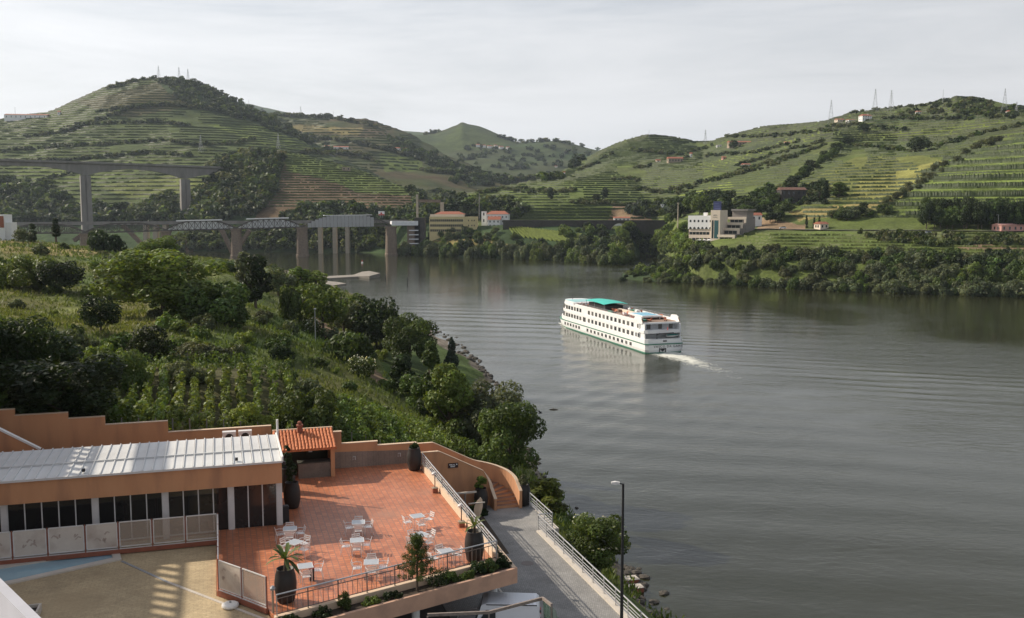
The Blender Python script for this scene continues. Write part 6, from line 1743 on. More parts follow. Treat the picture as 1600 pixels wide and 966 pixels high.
for s in (-1, 1):                                       # rails of the sun deck
    for z in (9.45, 9.75):
        m = MB(); m.tube([(s * (HB - 0.05), 8.6, z), (s * (HB - 0.05), LS - 22, z)], 0.04, 5); m.build('deck_rail', M_STEEL, sh)
    for k in range(14):
        m = MB(); m.bar((s * (HB - 0.05), 8.6 + k * 3.4, 9.2), (s * (HB - 0.05), 8.6 + k * 3.4, 9.78), 0.06, 0.06); m.build('rail_post', M_STEEL, sh)
for x0, y0, x1, y1, h, mt_ in ((-3.6, 20.5, -2.6, 22, 0.9, M_SHIP), (2.2, 24, 3.4, 25.5, 1.1, M_SHIP), (-1.0, 30.5, 0.2, 32, 0.8, M_DECK), (-4.4, 28, -3.8, 31, 0.7, M_SGREEN), (3.6, 29, 4.3, 32, 0.7, M_SGREEN), (-4.9, 5.0, -3.2, 7.5, 0.5, M_SGREEN)):
    m = MB(); m.box(x0, y0, 8.62, x1, y1, 8.62 + h); m.build('deck_locker', mt_, sh)
# awning amidships
m = MB(); rings = []
for i, y in enumerate(np.linspace(34.5, 50.5, 9)):
    f = i / 8; ar = 0.25 * math.sin(f * math.pi) - 0.3
    rings.append([(x, y, 11.0 + ar + 0.45 * (1 - (x / 4.1) ** 2)) for x in np.linspace(-4.1, 4.1, 9)] + [(x, y, 10.9 + ar + 0.45 * (1 - (x / 4.1) ** 2)) for x in np.linspace(4.1, -4.1, 9)])
m.ring(rings); m.build('awning', M_TURQ, sh)
for x in (-3.9, 3.9):
    for y in (35, 43, 50):
        m = MB(); m.tube([(x, y, 8.6), (x, y, 11.0)], 0.07, 6); m.build('awning_post', M_STEEL, sh)
m = MB(); m.box(-3.0, 36, 8.62, 3.0, 50, 10.2); m.build('deck_bar', M_BLACK, sh)
m = MB(); m.box(-3.2, 8.5, 9.3, 3.2, 18.5, 9.75); m.build('pool_surround', M_SHIP, sh)
m = MB(); m.box(-2.5, 9.5, 9.76, 2.5, 17.5, 9.82); m.build('pool_cover', M_POOLB, sh)
for k in range(4):
    m = MB(); m.box((-2.8, 2.6, -2.8, 2.6)[k], (9, 9, 17.8, 17.8)[k], 8.62, (-2.6, 2.8, -2.6, 2.8)[k], (9.2, 9.2, 18, 18)[k], 9.3); m.build('pool_leg', M_SHIP, sh)
m = MB(); m.box(0.2, 20, 8.62, 1.0, 34, 9.5); m.build('deck_screen', M_TAN, sh)
m = MB(); m.tube([(-1.5, LS - 8, 9.3), (-1.5, LS - 8, 11.2)], 0.08, 6); m.build('mast', M_BLACK, sh)
m = MB(); m.lathe([(0.1, 9.4), (0.6, 9.9), (0.1, 10.4)], 8, (1.2, 27)); m.build('radome', M_SHIP, sh)
# deck chairs on the sun deck: loose things
rr = random.Random(4)
dc = thing('deck_chair', 'red brown deck chair on the sun deck of the ship', 'deck chair', (0, 0, 0), 0, 'deck chairs on the ship')
m = MB(); m.bar((0, -0.7, 0.35), (0, 0.5, 0.35), 0.65, 0.08); m.build('seat', M_ORANGE, dc)
m = MB(); m.bar((0, 0.5, 0.35), (0, 0.95, 1.0), 0.65, 0.08); m.build('backrest', M_ORANGE, dc)
m = MB(); m.box(-0.3, -0.6, 0, -0.22, 0.5, 0.33); m.box(0.22, -0.6, 0, 0.3, 0.5, 0.33); m.build('frame', M_BLACK, dc)
first = True
for i in range(46):
    y = rr.uniform(4, 34) if i < 34 else rr.uniform(50, 57)
    x = rr.choice([rr.uniform(-4.8, -1.2), rr.uniform(1.6, 4.8)])
    if 8 < y < 19 and abs(x) < 3.4: x = rr.choice([-4.3, 4.3])
    a = -SH_ANG
    loc = (SH0.x + x * math.cos(a) - y * math.sin(a), SH0.y + x * math.sin(a) + y * math.cos(a), 8.63)
    if first:
        dc.location = loc; dc.rotation_euler = (0, 0, rr.uniform(0, 6)); first = False
    else:
        copy_tree(dc, loc, rr.uniform(0, 6.3))
# ------------------------------------------------------------------ hotel terrace, promenade and everything on them
ZT, ZP = 21.5, 18.0
def tile_mat(name, c1, c2, cm, w_, h_, off=0.0, mortar=0.02, rough=0.6, bump=0.3, big=0.25, stain=None):
    m = bpy.data.materials.new(name); m.use_nodes = True
    n, l = m.node_tree.nodes, m.node_tree.links
    b = n['Principled BSDF']; b.inputs['Roughness'].default_value = rough
    t = n.new('ShaderNodeTexCoord')
    br = n.new('ShaderNodeTexBrick'); br.offset = off; br.inputs['Scale'].default_value = 1
    br.inputs['Brick Width'].default_value = w_; br.inputs['Row Height'].default_value = h_; br.inputs['Mortar Size'].default_value = mortar
    br.inputs['Color1'].default_value = (*c1, 1); br.inputs['Color2'].default_value = (*c2, 1); br.inputs['Mortar'].default_value = (*cm, 1)
    l.new(t.outputs['Object'], br.inputs['Vector'])
    q = n.new('ShaderNodeTexNoise'); q.inputs['Scale'].default_value = big; q.inputs['Detail'].default_value = 7; q.inputs['Roughness'].default_value = 0.7
    l.new(t.outputs['Object'], q.inputs['Vector'])
    r = n.new('ShaderNodeMapRange'); r.inputs['From Min'].default_value = 0.3; r.inputs['From Max'].default_value = 0.7; r.inputs['To Min'].default_value = 0.72; r.inputs['To Max'].default_value = 1.2
    l.new(q.outputs['Fac'], r.inputs['Value'])
    q2 = n.new('ShaderNodeTexNoise'); q2.inputs['Scale'].default_value = 9; q2.inputs['Detail'].default_value = 4
    l.new(t.outputs['Object'], q2.inputs['Vector'])
    r2 = n.new('ShaderNodeMapRange'); r2.inputs['From Min'].default_value = 0.3; r2.inputs['From Max'].default_value = 0.7; r2.inputs['To Min'].default_value = 0.86; r2.inputs['To Max'].default_value = 1.12
    l.new(q2.outputs['Fac'], r2.inputs['Value'])
    mu = n.new('ShaderNodeMath'); mu.operation = 'MULTIPLY'; l.new(r.outputs['Result'], mu.inputs[0]); l.new(r2.outputs['Result'], mu.inputs[1])
    v = n.new('ShaderNodeVectorMath'); v.operation = 'SCALE'
    l.new(br.outputs['Color'], v.inputs[0]); l.new(mu.outputs[0], v.inputs['Scale'])
    cur = v.outputs[0]
    if stain:
        q3 = n.new('ShaderNodeTexNoise'); q3.inputs['Scale'].default_value = 0.22; q3.inputs['Detail'].default_value = 6
        l.new(t.outputs['Object'], q3.inputs['Vector'])
        r3 = n.new('ShaderNodeMapRange'); r3.inputs['From Min'].default_value = 0.56; r3.inputs['From Max'].default_value = 0.75; r3.inputs['To Max'].default_value = 0.7
        l.new(q3.outputs['Fac'], r3.inputs['Value'])
        x = n.new('ShaderNodeMix'); x.data_type = 'RGBA'; x.inputs['B'].default_value = (*stain, 1)
        l.new(r3.outputs['Result'], x.inputs['Factor']); l.new(cur, x.inputs['A']); cur = x.outputs['Result']
    l.new(cur, b.inputs['Base Color'])
    bp = n.new('ShaderNodeBump'); bp.inputs['Strength'].default_value = bump; bp.inputs['Distance'].default_value = 0.01; bp.invert = True
    l.new(br.outputs['Fac'], bp.inputs['Height']); l.new(bp.outputs['Normal'], b.inputs['Normal'])
    return m
M_TERRA = tile_mat('terracotta_tile', (0.42, 0.135, 0.058), (0.55, 0.20, 0.09), (0.30, 0.135, 0.085), 0.33, 0.33, 0, 0.026, 0.45, 0.3, 0.3, stain=(0.34, 0.17, 0.105))
M_DECKT = tile_mat('sandy_paving', (0.46, 0.36, 0.215), (0.41, 0.315, 0.185), (0.32, 0.25, 0.15), 0.4, 0.2, 0.5, 0.01, 0.85, 0.25, 0.35, stain=(0.36, 0.27, 0.155))
M_COBB = tile_mat('grey_setts', (0.30, 0.29, 0.275), (0.24, 0.235, 0.225), (0.17, 0.165, 0.155), 0.13, 0.13, 0.5, 0.012, 0.9, 0.8, 0.5, stain=(0.36, 0.34, 0.31))
M_ORNG = mat('orange_render', (0.57, 0.295, 0.155), (0.51, 0.255, 0.13), rough=0.9, scale=0.9, bump=0.3, bscale=30, stain=(0.40, 0.205, 0.115), sscale=1.1, stretch=(1, 1, 0.22))
M_COPE = mat('pale_coping', (0.66, 0.50, 0.36), (0.58, 0.43, 0.30), rough=0.85, scale=2)
M_SKIRT = tile_mat('tile_skirting', (0.26, 0.20, 0.155), (0.23, 0.175, 0.14), (0.16, 0.13, 0.105), 0.4, 0.3, 0, 0.012, 0.6, 0.3, 0.6)
M_ROOFM = mat('metal_roof', (0.66, 0.66, 0.64), (0.55, 0.55, 0.54), rough=0.45, scale=1.2, bump=0.1, stain=(0.47, 0.46, 0.44), sscale=0.5, stretch=(1, 0.4, 1))
M_DARKG = mat('dark_glazing', (0.012, 0.013, 0.014), (0.02, 0.02, 0.02), rough=0.06, scale=0.3, spec=0.6)
M_WFRAME = mat('white_frame', (0.66, 0.64, 0.62), (0.58, 0.56, 0.54), rough=0.5, scale=2)
M_KERB = mat('red_kerb', (0.28, 0.10, 0.06), (0.22, 0.08, 0.05), rough=0.8, scale=3)
M_PALEST = mat('pale_stone', (0.56, 0.51, 0.44), (0.47, 0.42, 0.36), rough=0.8, scale=2, bump=0.2)
M_RAIL = mat('rail_steel', (0.52, 0.52, 0.52), (0.44, 0.44, 0.44), rough=0.35, scale=4, metal=0.6)
M_RAILD = mat('rail_brown', (0.13, 0.10, 0.085), (0.10, 0.08, 0.07), rough=0.5, scale=4)
M_POT = mat('dark_pot', (0.030, 0.025, 0.023), (0.02, 0.018, 0.017), rough=0.55, scale=3, bump=0.15)
M_SOIL = mat('soil', (0.07, 0.05, 0.035), (0.04, 0.03, 0.02), rough=1, scale=6, bump=0.8)
M_ALU = mat('chair_aluminium', (0.78, 0.77, 0.76), (0.68, 0.67, 0.66), rough=0.3, scale=5, metal=0.35)
M_TOP = mat('table_top', (0.46, 0.48, 0.50), (0.40, 0.42, 0.44), rough=0.3, scale=4, metal=0.3)
M_RTILE = mat('roof_tile_clay', (0.60, 0.21, 0.085), (0.46, 0.15, 0.065), rough=0.8, scale=5, bump=0.3)
M_POOLW = mat('pool_water', (0.32, 0.48, 0.54), (0.27, 0.42, 0.49), rough=0.08, scale=0.8, bump=0.05, spec=0.5)
M_YEL = mat('yellow_paint_post', (0.62, 0.40, 0.03), (0.55, 0.35, 0.03), rough=0.6)
M_SUCC = foliage_mat('succulent', trans=0.2)

def grid(name, label, cat, group=None):
    return thing(name, label, cat, (0, 0, 0), ANG, group)
def guv(px, py, z):
    u, v = UV(W(px, py, z=z)); return u, v

# --- floors
def slab(name, poly, z0, z1, mt):
    m = MB(); m.prism(poly, z0, z1); o = m.build(name, mt); o.rotation_euler = (0, 0, ANG); return tag(o, None, None, None, 'structure')
slab('terrace', [(-0.55, 57.0), (-0.55, 47.5), (1.75, 44.6), (2.05, 43.3), (13.75, 47.35), (13.75, 68.7), (3.3, 68.7), (3.3, 57.0)], 20.9, ZT, M_TERRA)
pool_out = [guv(x, y, 21.35) for x, y in ((-80, 893), (168, 857), (186, 861), (190, 874), (12, 913), (-80, 935))]
deck_poly = [(-16.5, 57.0), (-0.57, 57.0), (-0.57, 47.48), (1.73, 44.55), (2.0, 43.2), (2.0, 34), (-16.5, 34)]
slab('pool_deck', deck_poly, 20.5, 21.3, M_DECKT)
pm_e = [guv(800, 744, 19.0), guv(858, 803, 19.0), guv(842, 807, 19.0), guv(1000, 959, 19.0)]
un, uf = (pm_e[2][0] + pm_e[3][0]) / 2, (pm_e[0][0] + pm_e[1][0]) / 2
vj, vend = pm_e[2][1], pm_e[0][1]
slab('promenade', [(11.5, 22), (un + 0.15, 22), (un + 0.15, vj - 0.2), (uf + 0.15, vj - 0.2), (uf + 0.15, vend + 0.3), (13.8, vend + 0.3), (13.8, 55.9), (11.5, 55.9)], 16.5, ZP, M_COBB)
slab('car_park', [(-1, 22), (11.49, 22), (11.49, 69), (-1, 69)], 16.4, ZP - 0.02, M_ASPH)
slab('promenade_kerb', [(un - 0.22, 22), (un + 0.16, 22), (un + 0.16, vj - 0.25), (un - 0.22, vj - 0.25)], 16.9, ZP + 0.12, M_PALEST)
slab('gutter_strip', [(15.1, 22), (15.22, 22), (15.22, 62), (15.1, 62)], ZP - 0.1, ZP + 0.004, M_PALEST)
slab('manhole', [(18.0 + 0.4 * math.cos(a), 55.5 + 0.4 * math.sin(a)) for a in np.linspace(0, 5.8, 14)], ZP - 0.1, ZP + 0.006, M_RAILD)
# retaining wall down to the bank
m = MB(); m.box(un + 0.17, 22, 10, un + 0.45, vj, ZP + 0.02); m.box(uf + 0.17, vj, 9, uf + 0.45, vend + 0.4, ZP + 0.02)
o = m.build('embankment_wall', M_PALEST); o.rotation_euler = (0, 0, ANG); tag(o, 'pale retaining wall under the promenade rail', 'wall')
for k in range(5):
    m = MB(); m.box(3.5 + k * 2.6, 42, ZP - 0.019, 3.6 + k * 2.6, 52, ZP - 0.012)
    o = m.build('parking_line', mat('line_paint', (0.5, 0.5, 0.48), (0.3, 0.3, 0.29), rough=0.8, scale=3)) if k == 0 else link('parking_line', o.data)
    o.rotation_euler = (0, 0, ANG); tag(o, None, None, None, 'structure')

# --- terrace edge: planter trough with fascia, columns under it
pl = grid('planter_trough', 'long salmon planter trough along the front edge of the terrace', 'planter')
fr = lambda u: 43.3 + (u - 2.08) * 0.3456          # line of the front railing
m = MB(); m.prism([(1.6, fr(1.6) - 1.42), (14.42, fr(14.42) - 1.42), (14.42, fr(14.42) - 1.22), (1.6, fr(1.6) - 1.22)], 20.72, 21.52); m.build('fascia', mat('salmon_render', (0.55, 0.34, 0.23), (0.48, 0.29, 0.20), rough=0.9, scale=1.5, bump=0.3, stain=(0.38, 0.24, 0.17), sscale=0.9), pl)
m = MB(); m.prism([(14.22, fr(14.2) - 1.2), (14.42, fr(14.42) - 1.2), (14.42, 67), (14.22, 67)], 20.72, 21.5); m.build('side_fascia', M_COPE, pl)
m = MB(); m.prism([(1.6, fr(1.6) - 1.2), (14.2, fr(14.2) - 1.2), (14.2, fr(14.2) - 0.15), (1.6, fr(1.6) - 0.15)], 20.75, 21.36); m.build('soil', M_SOIL, pl)
m = MB(); m.prism([(13.78, 47.3), (14.2, 47.4), (14.2, 67), (13.78, 67)], 20.75, 21.35); m.build('side_soil', M_SOIL, pl)
m = MB(); m.prism([(1.95, fr(1.95) - 0.14), (13.9, fr(13.9) - 0.14), (13.9, fr(13.9) + 0.16), (1.95, fr(1.95) + 0.16)], 20.9, 21.68); m.build('curb', M_COPE, pl)
def column(u, v, label):
    t = thing('column', label, 'column', G(u, v, ZP), ANG)
    m = MB(); m.lathe([(0.21, 1.0), (0.21, 2.9)], 14); m.build('shaft', M_WHITE, t)
    m = MB(); m.lathe([(0.225, -0.1), (0.225, 1.0)], 14); m.build('base', M_YEL, t)
column(13.85, 48.7, 'round white column at the right front corner under the terrace')
column(9.0, 46.0, 'round white column with yellow foot under the middle of the terrace front')
column(13.85, 53.3, 'yellow footed column behind the white corner column')
column(9.3, 52.2, 'yellow footed column deep under the terrace, left of the van')
m = MB(); m.box(13.5, 56, ZP - 0.5, 13.75, 68.9, 20.89); o = m.build('terrace_wall', M_ORNG); o.rotation_euler = (0, 0, ANG); tag(o, 'orange wall carrying the terrace above the garden yard', 'wall')
m = MB(); m.box(-0.5, 44, ZP - 0.5, -0.3, 69, 20.49); o = m.build('car_park_wall', M_CONC); o.rotation_euler = (0, 0, ANG); tag(o, 'grey back wall of the covered parking under the terrace', 'wall')

# --- railings
fr_t = grid('railing', 'brown steel railing with balusters along the front of the terrace', 'railing')
P0, P1 = Vector((2.08, fr(2.08), 0)), Vector((13.6, fr(13.6), 0))
zb = 21.68
for h, r, nm, mt in ((1.0, 0.035, 'handrail', M_RAIL), (0.80, 0.022, 'mid_rail', M_RAILD), (0.10, 0.022, 'bottom_rail', M_RAILD)):
    m = MB(); m.tube([P0 + Vector((0, 0, zb + h)), P1 + Vector((0, 0, zb + h))], r, 6); m.build(nm, mt, fr_t)
for k in range(9):
    p = P0.lerp(P1, k / 8); m = MB(); m.bar(p + Vector((0, 0, zb)), p + Vector((0, 0, zb + 1.0)), 0.05, 0.05)
    o = m.build('post', M_RAIL if k in (0, 8) else M_RAILD, fr_t)
m = MB(); m.bar((0, 0, 0.10), (0, 0, 0.80), 0.022, 0.022); bal = m.build('baluster', M_RAILD, fr_t); bal.location = P0.lerp(P1, 1 / 48) + Vector((0, 0, zb))
for k in range(2, 48):
    if k % 6 == 0: continue
    b_ = link('baluster', bal.data, fr_t); b_.location = P0.lerp(P1, k / 48) + Vector((0, 0, zb))
sr = grid('railing', 'pale steel railing on a low wall along the river side of the terrace', 'railing')
m = MB(); m.box(13.55, 47.4, ZT, 13.75, 66.7, ZT + 0.42); m.build('low_wall', M_COPE, sr)
for h, r, nm in ((1.12, 0.04, 'handrail'), (0.92, 0.025, 'rail'), (0.74, 0.025, 'rail'), (0.57, 0.025, 'rail')):
    m = MB(); m.tube([(13.66, 47.4, ZT + h), (13.66, 66.7, ZT + h)], r, 6); m.build(nm, M_RAIL, sr)
for k in range(13):
    v_ = 47.4 + 19.3 * k / 12; m = MB(); m.bar((13.66, v_, ZT + 0.4), (13.66, v_, ZT + 1.12), 0.05, 0.05); m.build('post', M_RAIL, sr)
def prail(label, pts):
    t = grid('railing', label, 'railing')
    for h in (0.18, 0.36, 0.54, 0.72, 1.0):
        m = MB(); m.tube([(u, v, ZP + h + 0.1) for u, v in pts], 0.04 if h == 1.0 else 0.025, 6); m.build('rail', M_RAIL, t)
    for (a_, b_) in zip(pts[:-1], pts[1:]):
        L = math.hypot(b_[0] - a_[0], b_[1] - a_[1]); k_ = max(1, round(L / 1.7))
        for k in range(k_ + 1):
            if k == k_ and b_ != pts[-1]: continue
            u, v = a_[0] + (b_[0] - a_[0]) * k / k_, a_[1] + (b_[1] - a_[1]) * k / k_
            m = MB(); m.bar((u, v, ZP), (u, v, ZP + 1.1), 0.06, 0.06); m.build('post', M_RAIL, t)
prail('white steel riverside railing along the promenade, nearest the street lamp', [(un, 24), (un, vj)])
prail('short white steel railing stepped out behind the right stair planter', [(un + 0.05, vj + 0.12), (uf, vj + 0.12), (uf, vend), (uf - 3.3, vend)])

# --- restaurant pavilion
rs_t = grid('restaurant', 'low orange restaurant pavilion with dark glass front and white metal roof', 'building')
m = MB(); m.box(-16.5, 56.5, 24.14, 3.2, 56.7, 25.42); m.build('fascia', M_ORNG, rs_t)
m = MB(); m.box(3.0, 56.72, 24.14, 3.2, 62.6, 25.42); m.build('side_fascia', M_ORNG, rs_t)
m = MB(); m.box(-16.5, 62.3, 20.5, 3.19, 62.6, 25.4); m.build('back_wall', M_ORNG, rs_t)
m = MB(); m.box(3.02, 57.2, ZT, 3.18, 62.3, 24.13); m.build('side_wall', M_ORNG, rs_t)
m = MB(); m.box(-16.5, 56.72, 24.13, 2.98, 62.28, 24.2); m.build('ceiling', M_WHITE, rs_t)
m = MB(); m.box(-16.5, 57.2, 21.0, 3.0, 62.28, 21.42); m.build('floor', M_TERRA, rs_t)
cols = [-16.3, -11.6, -7.0, -3.3, 0.3, 3.05]
for u in cols:
    m = MB(); m.box(u - 0.16, 56.85, 21.3, u + 0.16, 57.12, 24.13); m.build('column', M_WFRAME, rs_t)
for (a_, b_), nb in zip(zip(cols[:-1], cols[1:]), (5, 5, 4, 4, 3)):
    w_ = (b_ - a_ - 0.32) / nb
    for k in range(nb):
        u0 = a_ + 0.16 + w_ * k
        m = MB(); m.box(u0 + 0.03, 57.0, 21.5, u0 + w_ - 0.03, 57.03, 24.05); p_ = m.build('glass_pane', M_DARKG, rs_t)
        m = MB()
        m.box(u0, 56.96, 21.42, u0 + 0.03, 57.05, 24.12)
        m.box(u0 + w_ - 0.03, 56.96, 21.42, u0 + w_, 57.05, 24.12); m.box(u0 + 0.03, 56.96, 21.42, u0 + w_ - 0.03, 57.05, 21.5); m.box(u0 + 0.03, 56.96, 24.05, u0 + w_ - 0.03, 57.05, 24.12)
        m.build('frame', M_WFRAME, p_)
npan = 36; wp = 19.7 / npan
for row, (v0, v1, z0, z1) in enumerate(((56.42, 58.98, 25.44, 25.53), (59.02, 62.7, 25.53, 25.62))):
    pm = None
    for k in range(npan):
        if pm is None:
            m = MB(); m.ring([[(0.0, v0, z0), (0.0, v0, z0 + 0.10), (0.05, v0, z0 + 0.10), (0.06, v0, z0 + 0.03), (wp - 0.02, v0, z0 + 0.03), (wp - 0.02, v0, z0)], [(0.0, v1, z1), (0.0, v1, z1 + 0.10), (0.05, v1, z1 + 0.10), (0.06, v1, z1 + 0.03), (wp - 0.02, v1, z1 + 0.03), (wp - 0.02, v1, z1)]])
            q = m.build('roof_panel', M_ROOFM, rs_t); pm = q.data
        else:
            q = link('roof_panel', pm, rs_t)
        q.location = (-16.5 + k * wp, 0, 0.004 * math.sin(k * 2.3))
m = MB(); m.box(-16.5, 58.96, 25.5, 3.2, 59.04, 25.66); m.build('roof_rib', M_ROOFM, rs_t)
m = MB(); m.box(-16.5, 56.36, 25.38, 3.25, 56.42, 25.5); m.build('gutter', M_WFRAME, rs_t)
m = MB(); m.box(3.2, 56.5, 25.42, 3.3, 62.9, 25.72); m.build('verge', M_WHITE, rs_t)
m = MB(); m.tube([(3.34, 62.8, 24.0), (3.34, 62.8, 26.6)], 0.07, 8); m.build('vent_pipe', M_WHITE, rs_t)
for u in (-7.6, 0.6):
    m = MB(); m.box(u, 56.9, 25.56, u + 0.16, 57.1, 25.72); m.build('roof_lamp', M_BLACK, rs_t)
m = MB(); m.lathe([(0.11, 25.2), (0.11, 25.4)], 8, (3.32, 56.6)); m.build('floodlight', M_BLACK, rs_t)
# --- air conditioners behind the pavilion roof
def ac(u, label):
    t = thing('air_conditioner', label, 'air conditioner', G(u, 64.0, 25.0), ANG)
    m = MB(); m.box(-0.42, -0.2, 0, 0.42, 0.25, 0.75); m.build('casing', M_WFRAME, t)
    m = MB(); m.lathe([(0.26, 0), (0.26, 0.03)], 12); o = m.build('fan_grille', M_BLACK, t); o.location = (0, -0.2, 0.38); o.rotation_euler = (math.pi / 2, 0, 0)
    m = MB(); m.box(-0.45, -0.25, -1.6, -0.38, 0.25, -0.001); m.box(0.38, -0.25, -1.6, 0.45, 0.25, -0.001); m.build('stand', M_STEEL, t)
ac(0.35, 'left white air conditioner behind the metal roof'); ac(1.35, 'right white air conditioner behind the metal roof')

# --- barbecue hut with clay tile roof
ht = grid('barbecue_hut', 'open barbecue hut with orange clay tile roof at the back of the terrace', 'hut')
m = MB(); m.box(7.12, 66.5, ZT, 7.4, 68.5, 23.62); m.build('pillar', M_ORNG, ht)
m = MB(); m.box(3.35, 66.5, ZT, 3.6, 68.5, 23.62); m.build('pillar', M_ORNG, ht)
m = MB(); m.box(3.35, 68.5, ZT - 0.5, 7.4, 68.72, 24.2); m.build('back_wall', M_DSTONE, ht)
m = MB(); m.box(4.9, 66.6, ZT, 7.11, 67.3, 22.55); m.build('counter', M_SKIRT, ht)
m = MB(); m.box(4.85, 66.55, 22.55, 7.11, 67.35, 22.64); m.build('counter_top', M_DSTONE, ht)
m = MB(); m.box(5.6, 68.2, 22.7, 6.5, 68.5, 23.4); m.build('grill_hood', M_DSTONE, ht)
m = MB(); m.box(5.75, 68.15, 22.95, 6.0, 68.2, 23.2); m.build('notice', M_WHITE, ht)
zr = lambda v: 23.66 + (v - 66.2) / 2.45 * 0.78
m = MB(); m.ring([[(3.3, 66.1, zr(66.1) - 0.08), (3.3, 66.1, zr(66.1)), (3.3, 68.75, zr(68.75)), (3.3, 68.75, zr(68.75) - 0.08)], [(7.5, 66.1, zr(66.1) - 0.08), (7.5, 66.1, zr(66.1)), (7.5, 68.75, zr(68.75)), (7.5, 68.75, zr(68.75) - 0.08)]]); rf = m.build('roof', M_RTILE, ht)
m = MB(); tl = 0.42
secs = []
for y, dz, r in ((0, 0.03, 0.10), (tl, 0.06 - 0.03, 0.085)):
    secs.append([(r * math.cos(a), y, dz + r * math.sin(a)) for a in np.linspace(0, math.pi, 6)])
m.ring([s_[::-1] for s_ in secs]); 
tile = None
for i in range(18):
    for j in range(7):
        v0 = 66.08 + j * 0.378; u0 = 3.42 + i * 0.233
        if tile is None:
            tile = m.build('roof_tile', M_RTILE, rf); q = tile
        else:
            q = link('roof_tile', tile.data, rf)
        q.location = (u0 + rnd.uniform(-0.012, 0.012), v0, zr(v0) + rnd.uniform(0, 0.012)); q.rotation_euler = (math.atan2(0.78, 2.45), 0, rnd.uniform(-0.03, 0.03))
m = MB(); m.box(3.3, 68.66, zr(68.7), 7.5, 68.84, zr(68.7) + 0.12); m.build('ridge', M_COPE, ht)
m = MB(); m.box(5.0, 68.1, 24.1, 5.35, 68.45, 24.85); m.box(4.95, 68.05, 24.85, 5.4, 68.5, 24.95); m.lathe([(0.12, 24.95), (0.16, 25.15), (0.05, 25.22)], 8, (5.17, 68.28)); m.build('chimney', M_KERB, ht)

# --- stepped back wall of the terrace and the stepped wall behind the pavilion
bw = grid('terrace_back_wall', 'stepped orange wall with brown tile skirting behind the terrace', 'wall')
for u0, u1, zt in ((7.42, 8.12, 24.16), (8.12, 10.72, 23.26), (10.72, 13.6, 22.95)):
    m = MB(); m.box(u0, 68.6, 16.5, u1, 68.85, zt); m.build('wall', M_ORNG, bw)
    m = MB(); m.box(u0, 68.57, zt, u1 + 0.03, 68.88, zt + 0.05); m.build('coping', M_COPE, bw)
m = MB(); m.prism([(7.42, 68.55), (13.5, 68.55), (13.5, 68.6), (7.42, 68.6)], ZT, 22.7, ztop=[22.72, 22.45, 22.45, 22.72]); m.build('skirting', M_SKIRT, bw)
for u in (9.0, 12.3):
    m = MB(); m.tube([(u - 0.08, 68.52, 22.05), (u - 0.08, 68.5, 22.3), (u + 0.08, 68.5, 22.3), (u + 0.08, 68.52, 22.05)], 0.03, 6); m.build('wall_light', M_WFRAME, bw)
sw = grid('stepped_wall', 'long stepped orange wall below the shaded trees behind the pavilion', 'wall')
for u0, u1, zt in ((-30, -13.3, 26.82), (-13.3, -10.05, 26.4), (-10.05, -7.75, 25.98), (-7.75, -3.7, 25.4), (-3.7, 3.3, 24.6)):
    m = MB(); m.box(u0, 70.0, 19, u1, 70.25, zt); m.build('wall', M_ORNG, sw)
    m = MB(); m.box(u0, 69.97, zt, u1, 70.28, zt + 0.05); m.build('coping', M_COPE, sw)
q0, q1 = guv(0, 673, 25.8), guv(63, 704, 24.9)
st = grid('stair_parapet', 'sloping orange stair parapet with white coping behind the pavilion roof at left', 'parapet')
def wv_z(px, py, v):
    a, b = (px - 800) / 1500, (483 - py) / 1500
    d = Vector((a, CT + b * ST, -ST + b * CT)); dv = -d.x * US + d.y * UC; k = v / dv
    return k * (d.x * UC + d.y * US), 40 + k * d.z
ua, za = wv_z(0, 673, 66.0); ub, zb_ = wv_z(63, 704, 66.0)
sl = (zb_ - za) / (ub - ua)
m = MB(); m.prism([(ua - 8, 66.0), (ub, 66.0), (ub, 66.25), (ua - 8, 66.25)], 20, 25, ztop=[za - 8 * sl, zb_, zb_, za - 8 * sl]); m.build('wall', M_ORNG, st)
m = MB(); m.bar((ua - 8, 66.12, za - 8 * sl + 0.06), (ub, 66.12, zb_ + 0.06), 0.34, 0.12); m.build('coping', M_WHITE, st)
m = MB(); m.prism([(ua - 8, 66.3), (ub + 3, 66.3), (ub + 3, 69.9), (ua - 8, 69.9)], 19, 24.5, ztop=[za - 1.2 - 8 * sl, zb_ - 1.2 + 3 * sl, zb_ - 1.2 + 3 * sl, za - 1.2 - 8 * sl]); m.build('flight', M_DSTONE, st)

# --- curved stair down to the promenade
cs = grid('staircase', 'curved orange stair from the terrace down to the promenade', 'stairs')
cu, cv, r_i, r_o = 18.55, 67.5, 0.6, 2.35
NST = 20; rise = (ZT - ZP) / NST
Ltot = 3.4 + (r_i + r_o) / 2 * math.pi / 2 + 1.15
def spath(s):
    """point pair (inner, outer) on the walls at distance s from the top of the flight"""
    L1 = 3.4; L2 = (r_i + r_o) / 2 * math.pi / 2
    if s <= L1: u = cu - L1 + s; return Vector((u, cv + r_i, 0)), Vector((u, cv + r_o, 0))
    if s <= L1 + L2:
        a = (s - L1) / L2 * math.pi / 2
        return Vector((cu + r_i * math.sin(a), cv + r_i * math.cos(a), 0)), Vector((cu + r_o * math.sin(a), cv + r_o * math.cos(a), 0))
    d = s - L1 - L2
    return Vector((cu + r_i, cv - d, 0)), Vector((cu + r_o, cv - d, 0))
m = MB(); m.prism([(13.6, cv + r_i), (cu - 3.4, cv + r_i), (cu - 3.4, cv + r_o), (13.6, cv + r_o)], 17, ZT); m.build('landing', M_TERRA, cs)
M_STEP = mat('stair_tread', (0.25, 0.15, 0.105), (0.20, 0.12, 0.085), rough=0.8, scale=3)
